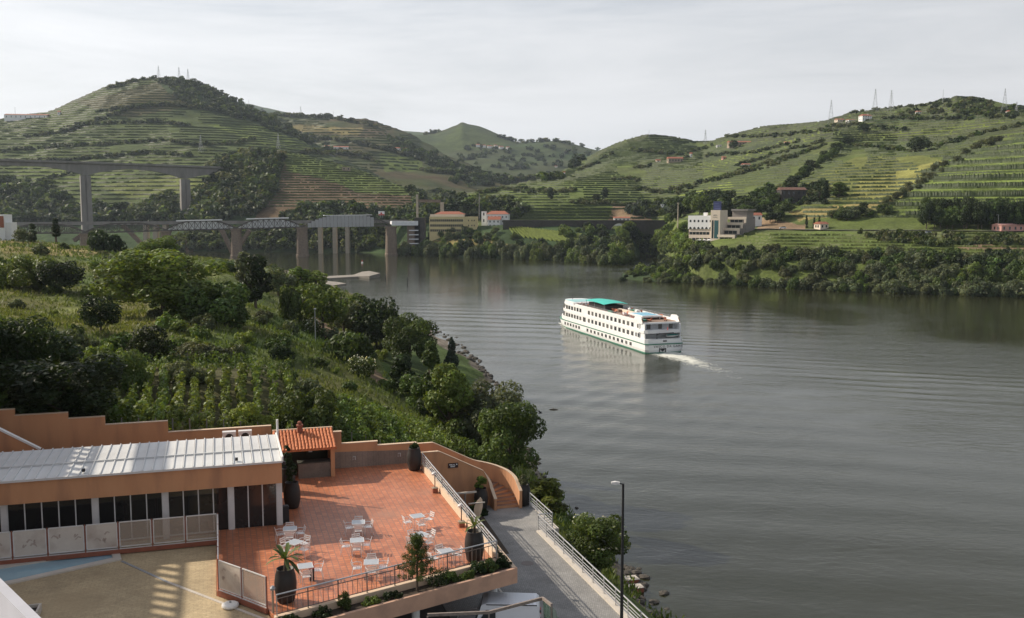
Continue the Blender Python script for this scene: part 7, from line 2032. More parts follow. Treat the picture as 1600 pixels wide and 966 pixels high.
for k in range(NST):
    s0, s1 = Ltot * k / NST, Ltot * (k + 1) / NST
    a0, b0 = spath(s0); a1, b1 = spath(s1)
    am, bm_ = spath((s0 + s1) / 2)
    z = ZT - rise * (k + 1)
    poly = [(p.x, p.y) for p in (a0, am, a1, b1, bm_, b0)]
    m = MB(); m.prism(poly, 17.0, z + rise - 0.03 if False else z + 0.001 * k)
    if k < NST - 1:
        o = m.build('step', M_ORNG, cs)
        m = MB(); m.prism([(p.x, p.y) for p in (a0, am, a1, b1, bm_, b0)], z + 0.001 * k + 0.002, z + 0.035); m.build('tread', M_STEP, o)
def parapet(side, nm, hfun):
    ss = list(np.linspace(-1.4 if side == 0 else -2.4, Ltot, 44)); rings = []; cop = []
    for s in ss:
        a_, b_ = spath(max(s, 0)); 
        if s < 0: a_.x += s; b_.x += s
        p = (a_, b_)[side]; o_ = (b_ - a_).normalized() * (-1 if side == 0 else 1)
        zf = ZT - rise * NST * max(0, min(1, s / Ltot))
        zt = zf + hfun(s)
        rings.append([(p.x, p.y, 16.8), (p.x, p.y, zt), (p.x + o_.x * 0.2, p.y + o_.y * 0.2, zt), (p.x + o_.x * 0.2, p.y + o_.y * 0.2, 16.8)])
        cop.append([(p.x - o_.x * 0.02, p.y - o_.y * 0.02, zt), (p.x - o_.x * 0.02, p.y - o_.y * 0.02, zt + 0.045), (p.x + o_.x * 0.22, p.y + o_.y * 0.22, zt + 0.045), (p.x + o_.x * 0.22, p.y + o_.y * 0.22, zt)])
    if side == 0:
        rings = [r[::-1] for r in rings]; cop = [r[::-1] for r in cop]
    m = MB(); m.ring([r[::-1] for r in rings]); m.build(nm, M_ORNG, cs)
    m = MB(); m.ring([r[::-1] for r in cop]); m.build('coping', M_COPE, cs)
parapet(0, 'inner_parapet', lambda s: 0.85 if s < Ltot - 0.5 else 0.85)
parapet(1, 'outer_parapet', lambda s: 1.05 + 0.25 * max(0, min(1, (s - 3.0) / 2)))
wlr = grid('wall_sign', 'small dark sign with pale lettering on the inner stair wall', 'sign')
us, zs_ = wv_z(708, 727.5, cv + r_i - 0.25)
m = MB(); m.box(us - 0.38, cv + r_i - 0.27, zs_ - 0.18, us + 0.38, cv + r_i - 0.205, zs_ + 0.18); m.build('board', mat('sign_brown', (0.05, 0.025, 0.022), rough=0.5), wlr)
for x0, x1, z0, z1_ in ((-0.30, -0.06, 0.04, 0.10), (-0.02, 0.12, 0.05, 0.09), (0.22, 0.32, 0.03, 0.12), (-0.22, 0.16, -0.05, -0.01), (-0.20, 0.12, -0.11, -0.07)):
    m = MB(); m.box(us + x0, cv + r_i - 0.28, zs_ + z0, us + x1, cv + r_i - 0.272, zs_ + z1_); m.build('lettering', M_WHITE, wlr)

# --- big dark planters
def pot(u, v, z, label, scale=1.0):
    t = thing('planter_pot', label, 'planter', G(u, v, z), rnd.uniform(0, 6))
    s = scale
    m = MB(); m.lathe([(0.36 * s, 0), (0.44 * s, 0.08 * s), (0.54 * s, 0.6 * s), (0.55 * s, 1.0 * s), (0.50 * s, 1.4 * s), (0.42 * s, 1.66 * s), (0.44 * s, 1.72 * s), (0.40 * s, 1.72 * s), (0.38 * s, 1.5 * s)], 22); m.build('body', M_POT, t, smooth=True)
    m = MB(); m.lathe([(0.39 * s, 1.3 * s), (0.385 * s, 1.56 * s)], 14); m.build('soil', M_SOIL, t)
    return t
def palm(loc, label, n, L, seed, col=(0.07, 0.11, 0.03), name='palm', trunkh=0.35):
    rs = np.random.RandomState(seed)
    t = thing(name, label, 'palm', loc)
    m = MB(); m.tube([(0, 0, -0.1), (0.02, 0.01, trunkh)], [0.09, 0.06], 8); m.build('trunk', M_BARK, t)
    for k in range(n):
        a = k * 2.4 + rs.rand() * 0.5; el = 1.25 - 1.2 * (k / n) + rs.normal() * 0.12
        l_ = L * (0.75 + 0.4 * rs.rand())
        pts = []
        for f in np.linspace(0, 1, 6):
            e = el - 0.9 * f * f
            pts.append(((0.05 + l_ * f * math.cos(el) * (1 - 0.1 * f)) * math.cos(a), (0.05 + l_ * f * math.cos(el) * (1 - 0.1 * f)) * math.sin(a), trunkh + l_ * f * math.sin(el) - 0.42 * l_ * f * f))
        pts = np.array(pts); side = np.array((-math.sin(a), math.cos(a), 0))
        vs = []
        w0 = 0.07 * L
        for f, p in zip(np.linspace(0, 1, 6), pts):
            ww = w0 * (0.25 + 1.5 * f) * (1 - f) ** 0.55 * 1.6 + 0.004
            vs += [p - side * ww + np.array((0, 0, 0.25 * ww)), p, p + side * ww + np.array((0, 0, 0.25 * ww))]
        q = []
        for i in range(5):
            b = i * 3; q += [(b, b + 1, b + 4, b + 3), (b + 1, b + 2, b + 5, b + 4)]
        pc = np.array([np.array(col) * (0.7 + 0.6 * rs.rand())] * len(q))
        link('frond', np_mesh('frond', vs, q, M_SUCC, pcol=pc), t)
    return t
def potplant(u, v, z, h, w_, pal, seed, label, name='potted_shrub'):
    rs = np.random.RandomState(seed)
    t = thing(name, label, 'shrub', G(u, v, z))
    bl = [(a * w_ / 1.6, b * w_ / 1.6, c * h, r * min(w_ / 1.4, h) * 0.8) for a, b, c, r in blobs_tree(rs, 'bush')]
    link('foliage', _mk('foliage', cloud(rs, bl, 1300, 0.075, PAL[pal], asp=0.45)), t)
    m = MB(); m.tube([(0, 0, -0.1), (0, 0, h * 0.5)], 0.03, 6); m.build('stem', M_BARK, t)
    return t
pp = [(457, 797, ZT, 'dark planter beside the right end of the glass front'), (648, 738, ZT, 'dark planter at the far right corner of the terrace'),
      (752, 800, ZP, 'dark planter on the left of the curved stair foot'), (819, 793, ZP, 'dark planter on the right of the curved stair foot'),
      (742, 880, ZT, 'dark planter at the right front corner of the terrace'), (447, 944, ZT, 'dark planter at the left front end of the terrace railing')]
PU = []
for px, py, z, lab in pp:
    u, v = guv(px, py - 3, z); PU.append((u, v, z)); pot(u, v + 0.1, z, lab, 0.95)
u, v = guv(452, 768, ZT); pot(u - 0.1, v, ZT, 'dark planter hidden behind the planter at the glass front', 0.95)
potplant(u - 0.1, v, ZT + 1.5, 2.2, 0.8, 'dark', 71, 'tall dark shrub in the planter nearest the barbecue hut')
potplant(PU[0][0], PU[0][1] + 0.1, ZT + 1.55, 1.9, 0.8, 'dark', 72, 'tall dark shrub in the planter beside the glass front')
potplant(PU[1][0], PU[1][1] + 0.1, ZT + 1.6, 0.45, 0.7, 'dark', 73, 'low green tuft in the planter at the far right corner')
potplant(PU[2][0], PU[2][1] + 0.1, ZP + 1.6, 1.3, 0.95, 'light', 74, 'feathery yellow green shrub in the planter left of the stair')
potplant(PU[3][0], PU[3][1] + 0.1, ZP + 1.6, 0.9, 1.0, 'olive', 75, 'reddish green shrub in the planter right of the stair')
palm(G(PU[4][0], PU[4][1] + 0.1, ZT + 1.55), 'small cycad in the planter at the right front corner', 13, 0.95, 5, (0.10, 0.13, 0.035), 'cycad')
palm(G(PU[5][0], PU[5][1] + 0.1, ZT + 1.55), 'fan palm in the planter at the left front end', 20, 1.25, 6, (0.085, 0.12, 0.035), 'fan_palm', 0.55)
# --- plants in the trough
pine = thing('pine_sapling', 'young bushy pine growing out of the planter trough in front of the railing', 'pine', G(8.9, fr(8.9) - 0.6, 21.3))
rs = np.random.RandomState(12)
m = MB(); m.tube([(0, 0, 0), (0.02, 0, 1.6), (0, 0.02, 2.75)], [0.07, 0.045, 0.012], 7); m.build('trunk', M_BARK, pine)
bl = []
for lvl in range(7):
    z = 0.75 + lvl * 0.30; rr_ = 1.0 * (1 - lvl / 8.0)
    for k in range(5):
        a = k * 1.256 + lvl * 0.7; 
        for f in (0.35, 0.7, 1.0): bl.append((rr_ * f * math.cos(a), rr_ * f * math.sin(a), z + 0.28 * f, 0.13 * (1.1 - 0.3 * f)))
bl.append((0, 0, 2.75, 0.12)); bl.append((0, 0, 2.5, 0.12))
link('foliage', _mk('foliage', cloud(rs, bl, 7000, 0.10, (0.085, 0.125, 0.035), asp=0.10, keep=0.3, up=0.1)), pine)
def troughplant(u, dv, h, w_, pal, seed, label, sharp=False):
    z = 21.34
    rs = np.random.RandomState(seed); t = thing('trough_plant', label, 'plant', G(u, fr(u) - 0.65 + dv, z))
    bl = [(a * w_ / 1.7, b * w_ / 2.0, c * h, r * min(w_ / 1.4, h) * 0.8) for a, b, c, r in blobs_tree(rs, 'bush')]
    link('foliage', _mk('foliage', cloud(rs, bl, 900, 0.07 if not sharp else 0.12, PAL[pal], asp=0.45 if not sharp else 0.12)), t)
labs = [(2.6, 0.6, 1.2, 'dark'), (4.1, 0.55, 1.3, 'dark'), (5.2, 1.05, 0.85, 'mid'), (6.5, 0.6, 1.0, 'light'), (7.6, 0.5, 1.4, 'dark'), (9.9, 1.25, 1.5, 'dark'), (10.8, 0.7, 1.1, 'mid'), (11.6, 0.6, 1.2, 'mid'), (12.3, 0.8, 1.2, 'dark'), (13.0, 0.8, 1.1, 'mid'), (13.8, 0.75, 1.2, 'dark')]
tl_ = ['low dark plant at the left end of the trough', 'small dark plant left of the upright conifer in the trough', 'upright dwarf conifer in the left half of the trough', 'yellow green cushion plant in the trough', 'dark creeping plant left of the young pine', 'dense dark bush right of the young pine', 'spiky plant right of the dense dark bush', 'low green plant in the right half of the trough', 'dark bush in front of the right corner planter', 'green bush by the right corner of the railing', 'dark bush at the outer corner of the trough']
for i, ((u, h, w_, pal), lab) in enumerate(zip(labs, tl_)): troughplant(u, rnd.uniform(-0.2, 0.2), h, w_, pal, 200 + i, lab, sharp=(i in (2, 6)))
for i in range(16):
    v = 48.0 + i * 1.15; rs = np.random.RandomState(300 + i)
    t = thing('trough_plant', 'small plant in the narrow trough outside the river side railing', 'plant', G(14.0, v, 21.3), 0, 'plants outside the river side railing')
    h, w_ = 0.45 + 0.35 * rs.rand(), 0.55
    bl = [(a * w_ / 1.7, b * w_ / 1.7, c * h, r * 0.35) for a, b, c, r in blobs_tree(rs, 'bush')]
    link('foliage', _mk('foliage', cloud(rs, bl, 420, 0.08, PAL[['dark', 'mid', 'olive'][i % 3]])), t)

# --- cafe tables and chairs
tb = thing('cafe_table', 'x', 'table', (0, 0, 0), 0, 'cafe tables on the terrace')
m = MB(); m.box(-0.36, -0.36, 0.72, 0.36, 0.36, 0.75); m.build('table_top', M_TOP, tb)
m = MB(); m.bar((-0.37, -0.36, 0.735), (0.37, -0.36, 0.735), 0.025, 0.04); m.bar((-0.37, 0.36, 0.735), (0.37, 0.36, 0.735), 0.025, 0.04); m.bar((-0.36, -0.345, 0.735), (-0.36, 0.345, 0.735), 0.025, 0.04); m.bar((0.36, -0.345, 0.735), (0.36, 0.345, 0.735), 0.025, 0.04); m.build('rim', M_ALU, tb)
for sx in (-1, 1):
    for sy in (-1, 1):
        m = MB(); m.tube([(sx * 0.31, sy * 0.31, 0), (sx * 0.29, sy * 0.29, 0.72)], 0.02, 6); m.build('leg', M_ALU, tb)
ch = thing('cafe_chair', 'x', 'chair', (0, 0, 0), 0, 'cafe chairs on the terrace')
# chair faces +y (towards its table)
m = MB()
for k in range(5): m.bar((-0.20, -0.17 + k * 0.088, 0.445 + 0.004 * k), (0.20, -0.17 + k * 0.088, 0.445 + 0.004 * k), 0.07, 0.012)
m.build('seat', M_ALU, ch)
m = MB()
for k in range(3): m.bar((-0.21, -0.225 - 0.03 * k, 0.60 + k * 0.10), (0.21, -0.225 - 0.03 * k, 0.60 + k * 0.10), 0.014, 0.062)
m.build('backrest', M_ALU, ch)
for s in (-1, 1):
    m = MB(); m.tube([(s * 0.23, -0.20, 0.44), (s * 0.22, -0.235, 0.62), (s * 0.21, -0.30, 0.84)], 0.014, 6); m.build('back_post', M_ALU, ch)
    m = MB(); m.tube([(s * 0.22, -0.235, 0.66), (s * 0.27, -0.05, 0.68), (s * 0.26, 0.16, 0.66), (s * 0.23, 0.20, 0.60)], 0.015, 6); m.build('armrest', M_ALU, ch)
    m = MB(); m.tube([(s * 0.23, 0.20, 0.60), (s * 0.22, 0.19, 0.44), (s * 0.23, 0.22, 0.0)], 0.014, 6); m.build('leg', M_ALU, ch)
    m = MB(); m.tube([(s * 0.23, -0.20, 0.44), (s * 0.23, -0.27, 0.0)], 0.014, 6); m.build('leg', M_ALU, ch)
m = MB(); m.tube([(-0.23, 0.19, 0.43), (0.23, 0.19, 0.43)], 0.012, 6); m.tube([(-0.23, -0.2, 0.43), (0.23, -0.2, 0.43)], 0.012, 6); m.build('seat_frame', M_ALU, ch)
tabs = [(453, 826, -6, 'back table of the left pair by the glass front', 'BLRF'), (460, 847, 42, 'front table of the left pair, turned at an angle', 'BLRF'), (477, 884, 2, 'table behind the fan palm with the ashtray bin beside it', 'RF'),
        (560, 816, -8, 'back table of the middle group at the shade edge', 'BLRF'), (558, 844, -6, 'second table of the middle group below the shade edge', 'BLRF'), (580, 878, -10, 'front table of the middle group behind the young pine', 'BLRF'),
        (652, 806, 8, 'back table of the right group near the river side railing', 'LRF'), (657, 835, 30, 'middle table of the right group, turned at an angle', 'BLRF'), (697, 861, 10, 'front table of the right group near the corner planter', 'LBR')]
firstt, firstc = True, True
rr = random.Random(9)
side_n = {'B': 'far', 'L': 'left', 'R': 'right', 'F': 'near'}
for px, py, rot, lab, sides in tabs:
    u, v = guv(px, py, ZT + 0.75)
    rz = ANG + R(rot)
    if firstt:
        tb.location = G(u, v, ZT + 0.004); tb.rotation_euler = (0, 0, rz); t_ = tb; firstt = False
    else:
        t_ = copy_tree(tb, G(u, v, ZT + 0.004), rz)
    t_['label'] = 'square metal cafe table, ' + lab
    for s in sides:
        a = {'F': 0, 'R': 90, 'B': 180, 'L': 270}[s]
        ang = rz + R(a) + R(rr.uniform(-14, 14))
        dst = 0.58 + rr.uniform(-0.05, 0.16)
        p = G(u, v, ZT + 0.004) + Vector((math.sin(rz + R(a)) * dst + rr.uniform(-0.06, 0.06), -math.cos(rz + R(a)) * dst, 0))
        if firstc:
            ch.location = p; ch.rotation_euler = (0, 0, ang); c_ = ch; firstc = False
        else:
            c_ = copy_tree(ch, p, ang)
        c_['label'] = 'chair on %s side of %s' % (side_n[s], lab)
u, v = guv(487, 907, ZT)
t = thing('ashtray_bin', 'black standing ashtray bin with red rim behind the terrace railing', 'ashtray bin', G(u, v, ZT))
m = MB(); m.lathe([(0.13, 0), (0.14, 0.05), (0.14, 0.62)], 12); m.build('body', M_BLACK, t)
m = MB(); m.lathe([(0.15, 0.62), (0.16, 0.66), (0.15, 0.7)], 12); m.build('rim', M_REDP, t)
m = MB(); m.tube([(0.1, 0.1, 0.7), (0.1, 0.1, 0.98)], 0.02, 6); m.build('handle', M_REDP, t)
u, v = guv(448, 808, ZT)
t = thing('speaker', 'black box standing against the right end of the glass front', 'box', G(3.42, 57.4, ZT), ANG)
m = MB(); m.box(-0.18, -0.2, 0, 0.18, 0.2, 0.95); m.box(-0.15, -0.17, 0.95, 0.15, 0.17, 1.0); m.build('cabinet', M_BLACK, t)
# terrace lamps on brick feet
for px, py, lab in ((683, 770, 'farther terrace lamp on a brick foot beside the river side railing'), (719, 824, 'nearer terrace lamp on a brick foot beside the river side railing')):
    u, v = guv(px, py, ZT)
    t = thing('terrace_lamp', lab, 'lamp', G(13.25, v + 0.1, ZT), ANG)
    m = MB(); m.box(-0.17, -0.17, 0, 0.17, 0.17, 0.30); m.build('foot', M_KERB, t)
    m = MB(); m.box(-0.19, -0.19, 0.30, 0.19, 0.19, 0.34); m.build('cap', M_RUIN, t)
    m = MB(); m.tube([(0, 0, 0.34), (0, 0, 1.25)], 0.035, 8); m.build('pole', M_RAILD, t)
    m = MB(); m.lathe([(0.02, -0.1), (0.13, -0.06), (0.14, 0.06), (0.02, 0.12)], 10); o = m.build('head', M_WFRAME, t); o.location = (-0.08, 0, 1.28); o.rotation_euler = (0, R(-35), 0)

# --- pool side: fences with printed banners, pool, stone edge
M_MESHP = bpy.data.materials.new('banner_cloth'); M_MESHP.use_nodes = True
nb = M_MESHP.node_tree.nodes['Principled BSDF']; nb.inputs['Base Color'].default_value = (0.50, 0.41, 0.33, 1); nb.inputs['Alpha'].default_value = 0.42; nb.inputs['Roughness'].default_value = 0.9
M_BANNER = mat('banner_print', (0.60, 0.54, 0.47), (0.53, 0.47, 0.41), rough=0.85, scale=1.5, bump=0.15, stain=(0.40, 0.32, 0.27), sscale=0.8)
M_BLOT = mat('faded_print', (0.37, 0.29, 0.25), (0.43, 0.36, 0.31), rough=0.85, scale=4)
def fence_run(label, pts, mats, kerb=True, hb=0.38, ht=1.75):
    t = grid('fence', label, 'fence')
    for i, (a_, b_) in enumerate(zip(pts[:-1], pts[1:])):
        A, B = Vector((*a_, 21.35)), Vector((*b_, 21.35)); d = (B - A).normalized(); nrm = Vector((d.y, -d.x, 0))
        a2, b2 = A + d * 0.07, B - d * 0.07
        m = MB(); m.bar(a2 + Vector((0, 0, (hb + ht) / 2)), b2 + Vector((0, 0, (hb + ht) / 2)), 0.015, ht - hb - 0.04); p_ = m.build('panel', mats[i], t)
        m = MB()
        for h in (hb, ht): m.bar(a2 + Vector((0, 0, h)), b2 + Vector((0, 0, h)), 0.05, 0.05)
        for q in (a2, b2): m.bar(q + Vector((0, 0, hb + 0.03)), q + Vector((0, 0, ht - 0.03)), 0.05, 0.05)
        m.build('panel_frame', M_WFRAME, p_)
        m = MB(); m.bar(A, A + Vector((0, 0, ht + 0.03)), 0.06, 0.06); m.build('post', M_KERB, t)
        if kerb:
            m = MB(); m.bar(A + Vector((0, 0, 0.12)), B + Vector((0, 0, 0.12)), 0.16, 0.24); m.build('kerb', M_KERB, t)
            m = MB(); m.bar(A + Vector((0, 0, 0.26)), B + Vector((0, 0, 0.26)), 0.05, 0.04); m.build('bottom_rail', M_WFRAME, t)
        if mats[i] is M_BANNER:
            rs = np.random.RandomState(i + len(pts) * 7)
            for k in range(4):
                f = 0.15 + 0.7 * rs.rand(); z0 = hb + 0.35 + 0.7 * rs.rand()
                pts_ = [A.lerp(B, f + 0.05 * math.cos(x * 1.3 + k) + 0.03 * x) + Vector((0, 0, z0 + 0.10 * math.sin(x * 1.7 + k * 2))) + nrm * 0.012 for x in range(4)]
                pts_ = [q for q in pts_ if 0.06 < (q - A).dot(d) / (B - A).length < 0.94]
                if len(pts_) > 1:
                    m = MB()
                    for q0_, q1_ in zip(pts_[:-1], pts_[1:]): m.bar(q0_, q1_, 0.004, 0.05 + 0.05 * rs.rand())
                    m.build('faded_print', M_BLOT, p_)
    A = Vector((*pts[-1], 21.35)); m = MB(); m.bar(A, A + Vector((0, 0, ht + 0.03)), 0.06, 0.06); m.build('post', M_KERB, t)
fu = [-16.3, -14.5, -12.7, -10.9, -9.19, -7.33, -5.66, -3.92, -2.19, -0.45]
fence_run('row of white framed banner fence panels between the pool and the glass front', [(u, 55.0) for u in fu], [M_BANNER] * 6 + [M_MESHP] * 3)
fence_run('side run of white framed fence panels between pool deck and terrace', [(-0.45, 54.9 - k * 1.85) for k in range(5)], [M_MESHP] * 4, kerb=False)
fence_run('two white framed banner panels at the front corner of the pool deck', [(-0.45, 47.45), (0.62, 46.0), (1.7, 44.5)], [M_BANNER, M_MESHP])
po = grid('swimming_pool', 'narrow blue swimming pool with pale stone rim on the sandy deck', 'pool')
inn = [guv(x, y, 21.35) for x, y in ((-80, 901), (158, 863), (174, 866), (177, 872), (24, 906), (-80, 926))]
m = MB(); k_ = len(inn)
n0 = len(m.v)
for (u, v) in pool_out: m.v.append((u, v, 21.38))
for (u, v) in inn: m.v.append((u, v, 21.38))
for (u, v) in pool_out: m.v.append((u, v, 21.25))
for (u, v) in inn: m.v.append((u, v, 21.2))
for i in range(6):
    j = (i + 1) % 6
    m.f += [(i, j, 6 + j, 6 + i), (12 + i, 12 + j, j, i), (6 + i, 6 + j, 18 + j, 18 + i)]; m.m += [0, 0, 0]
m.build('rim', M_PALEST, po)
m = MB(); m.poly([(u, v, 21.305) for u, v in inn][::-1]); m.build('water', M_POOLW, po)
m = MB(); m.poly([(*guv(140, 868, 21.31), 21.31), (*guv(160, 864, 21.31), 21.31), (*guv(172, 866.5, 21.31), 21.31), (*guv(150, 876, 21.31), 21.31)]); m.build('step', mat('pool_step', (0.34, 0.50, 0.60), rough=0.1), po)
sl_ = grid('stone_ledge', 'pale stone ledge along the foot of the pool fence', 'ledge')
q = [guv(x, y, 21.4) for x, y in ((-80, 872), (178, 848), (190, 853), (186, 858), (-80, 886))]
m = MB(); m.prism(q, 21.25, 21.5); m.build('stone', M_PALEST, sl_)
dr = grid('drain_channel', 'pale drain line running diagonally across the sandy deck', 'drain')
a_, b_, c_ = guv(190, 877, 21.3), guv(262, 910, 21.3), guv(428, 974, 21.3)
m = MB(); m.bar((*a_, 21.31), (*b_, 21.31), 0.14, 0.03); m.build('grating', M_STEEL, dr)
m = MB(); m.bar((*b_, 21.31), (*c_, 21.31), 0.16, 0.04); m.build('channel', M_PALEST, dr)
u, v = guv(360, 949, 21.3)
t = thing('sunshade_weight', 'white rounded sunshade weight lying on the sandy deck by the corner fence', 'weight', G(u, v, 21.3), ANG)
m = MB(); m.lathe([(0.30, 0), (0.40, 0.05), (0.40, 0.16), (0.30, 0.22), (0.06, 0.23)], 14); m.build('block', M_WHITE, t, smooth=True)
m = MB(); m.lathe([(0.05, 0.23), (0.05, 0.30)], 8); m.build('socket', M_STEEL, t)
t = thing('pool_lamp', 'small grey lamp post behind the corner fence panels', 'lamp', G(*guv(427, 958, 21.5), 21.5))
m = MB(); m.tube([(0, 0, 0), (0, 0, 1.1)], 0.05, 8); m.build('post', M_RUIN, t)
m = MB(); m.lathe([(0.1, 1.1), (0.13, 1.2), (0.05, 1.3)], 10); m.build('head', M_STEEL, t)
u, v = guv(46, 962, 21.3)
t = thing('skylight', 'small pale framed skylight at the bottom left on the deck', 'skylight', G(u, v, 21.3), ANG)
m = MB(); m.box(-0.6, -0.6, 0, 0.45, -0.48, 0.35); m.box(-0.6, 0.4, 0, 0.45, 0.5, 0.35); m.box(-0.6, -0.479, 0, -0.5, 0.399, 0.35); m.box(0.35, -0.479, 0, 0.45, 0.399, 0.35); m.build('frame', M_PALEST, t)
m = MB(); m.box(-0.5, -0.479, 0.0, 0.35, 0.399, 0.2); m.build('pane', M_DARKG, t)
# balcony wall of the hotel right below the camera, and the hotel wing out of frame that shades the deck
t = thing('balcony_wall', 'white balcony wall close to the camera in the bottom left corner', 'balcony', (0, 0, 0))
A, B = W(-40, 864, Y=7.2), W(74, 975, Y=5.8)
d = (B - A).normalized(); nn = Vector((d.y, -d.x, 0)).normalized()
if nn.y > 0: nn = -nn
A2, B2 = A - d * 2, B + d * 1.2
m = MB(); m.ring([[p, p + nn * 0.07, p + nn * 0.07 - Vector((0, 0, 1.2)), p - Vector((0, 0, 1.2))] for p in (A2, B2)]); m.build('parapet', mat('balcony_shade_tone', (0.42, 0.42, 0.46), (0.37, 0.37, 0.40), rough=0.7), t)  # bluish grey puts the shade on this white wall into its colour
m = MB(); m.ring([[p + nn * 0.07 - Vector((0, 0, 1.3)), p + nn * 2.5 - Vector((0, 0, 1.3)), p + nn * 2.5 - Vector((0, 0, 1.21)), p + nn * 0.07 - Vector((0, 0, 1.21))] for p in (A2, B2)]); m.build('floor', M_WHITE, t)
hw = grid('hotel_wing', 'tall hotel wing to the left of the pool deck', 'building')
m = MB(); m.box(-40, 30, 19, -21.2, 98, 36.3); m.build('wall', M_ORNG, hw)
for k in range(46):  # slats, rail, posts and beam: unseen, added to cast the shade strips
    m = MB(); m.box(-21.45, 32 + k * 1.05, 36.3, -21.25, 32.42 + k * 1.05, 37.35); m.build('shade_slat', M_WFRAME, hw)
m = MB(); m.box(-21.5, 30, 37.35, -21.2, 80, 37.5); m.build('shade_rail', M_WFRAME, hw)
m = MB(); m.box(-21.6, 30, 39.5, -21.2, 98, 40.8); m.build('shade_beam', M_ORNG, hw)
for v in (31, 48, 76, 97):
    m = MB(); m.box(-21.6, v, 36.3, -21.2, v + 0.4, 39.5); m.build('shade_post', M_ORNG, hw)

# --- promenade: yard garden, lamp, van, netted frame
rr = random.Random(31)
for i in range(16):
    u, v = rr.uniform(14.6, 18.0), rr.uniform(58.5, 66.9)
    if u > 17.2 and v < 64.5: continue
    s = rr.uniform(0.5, 1.1); rs = np.random.RandomState(500 + i)
    t = thing('garden_plant', 'small garden plant in the yard below the stair wall', 'plant', G(u, v, ZP), 0, 'garden plants in the yard')
    bl = [(a * s * 0.6, b * s * 0.6, c * s, r * s * 0.6) for a, b, c, r in blobs_tree(rs, 'bush')]
    link('foliage', _mk('foliage', cloud(rs, bl, 520, 0.10, PAL[rr.choice(['mid', 'dark', 'light', 'olive'])])), t)
slab('garden_bed', [(14.0, 57.5), (17.4, 57.5), (17.9, 67.2), (14.0, 67.2)], 17.5, ZP + 0.03, M_SOIL)
t = thing('trellis', 'low weathered wooden trellis frame in the yard garden', 'trellis', G(16.2, 65.6, ZP), ANG)
m = MB(); m.box(-0.9, 0, 0, -0.8, 0.1, 1.7); m.box(0.3, 0, 0, 0.4, 0.1, 1.7); m.build('posts', M_POST, t)
m = MB(); m.box(-1.1, 0, 1.7, 1.2, 0.12, 1.82); m.build('beam', M_PALEST, t)
m = MB(); m.box(0.4, -0.8, 1.15, 1.6, -0.7, 1.22); m.build('shelf', M_PALEST, t)
t = thing('folded_parasol', 'cream curved boat shaped panel leaning in the yard garden', 'panel', G(17.3, 64.9, ZP), ANG + R(20))
m = MB(); rings = []
for f in np.linspace(0, 1, 9):
    w_ = 0.36 * math.sin(f * math.pi) ** 0.6 + 0.02
    rings.append([(-w_ + 0.3 * f * f, 0.1 * f, 0.05 + 1.45 * f), (0.3 * f * f, -0.16 * math.sin(f * math.pi) + 0.1 * f, 0.05 + 1.45 * f), (w_ + 0.3 * f * f, 0.1 * f, 0.05 + 1.45 * f), (0.3 * f * f, 0.05 + 0.1 * f, 0.05 + 1.45 * f)])
m.ring(rings); m.build('panel', M_COPE, t)
# street lamp
u, v = guv(971, 984, ZP)
base = G(u, v, ZP); hL = None
for k in range(40, 120):
    q = PX(base + Vector((0, 0, k / 10)))
    if q[1] < 757: hL = k / 10; break
t = thing('street_lamp', 'tall black street lamp with pale head standing on the promenade edge', 'street lamp', base)
m = MB(); m.tube([(0, 0, 0), (0, 0, 1.2), (0, 0, hL)], [0.095, 0.09, 0.06], 10); m.build('pole', M_BLACK, t)
m = MB(); m.tube([(0, 0, hL - 0.03), (-0.25, 0, hL + 0.02)], 0.035, 8); m.build('arm', M_BLACK, t)
m = MB(); m.ring([[(-0.18, y, hL + z) for y, z in ((-0.08, -0.03), (0.08, -0.03), (0.07, 0.08), (-0.07, 0.08))], [(-0.4, y, hL + z) for y, z in ((-0.12, -0.03), (0.12, -0.03), (0.10, 0.12), (-0.10, 0.12))], [(-0.62, y, hL + z) for y, z in ((-0.08, 0.0), (0.08, 0.0), (0.06, 0.09), (-0.06, 0.09))]]); m.build('head', M_WFRAME, t)
t2 = [(u, v)]
# van: local x forward
zr_ = ZP + 2.05
ra, rb_, rc = W(752, 924, z=zr_), W(842, 925.5, z=zr_), W(838, 944, z=zr_)
fwd = (ra - rb_); fwd.z = 0; fwd.normalize(); vm = (ra + rc) / 2
vn = thing('van', 'small white delivery van with ribbed roof parked under the terrace edge', 'van', (vm.x, vm.y, ZP - 0.02), math.atan2(fwd.y, fwd.x))
M_VAN = mat('van_paint', (0.74, 0.75, 0.77), (0.70, 0.71, 0.73), rough=0.25, scale=1)
m = MB()
prof = [(-1.62, 0.35), (-1.66, 1.0), (-1.58, 1.9), (-1.45, 2.02), (1.05, 2.05), (1.35, 1.95), (1.62, 1.1), (1.6, 0.35)]
m.ring([[(x, s * (0.86 - 0.10 * max(0, (z - 1.0))), z) for x, z in prof] for s in (-1, 1)]); m.build('body', M_VAN, vn)
m = MB(); prof = [(1.6, 0.35), (1.62, 1.1), (1.75, 1.12), (2.55, 0.95), (2.72, 0.7), (2.70, 0.3)]
m.ring([[(x, s * (0.84 - 0.06 * max(0, x - 2)), z) for x, z in prof] for s in (-1, 1)]); m.build('bonnet', M_VAN, vn)
m = MB(); m.ring([[(1.38, y, 1.92), (1.70, y * 1.04, 1.12), (1.66, y * 1.04, 1.10), (1.33, y, 1.91)] for y in (-0.70, 0.70)]); m.build('windscreen', M_GLASS, vn)
for k in range(14):
    m = MB(); m.box(-1.3 + k * 0.17, -0.66, 2.035, -1.24 + k * 0.17, 0.66, 2.062); m.build('roof_rib', M_VAN, vn)
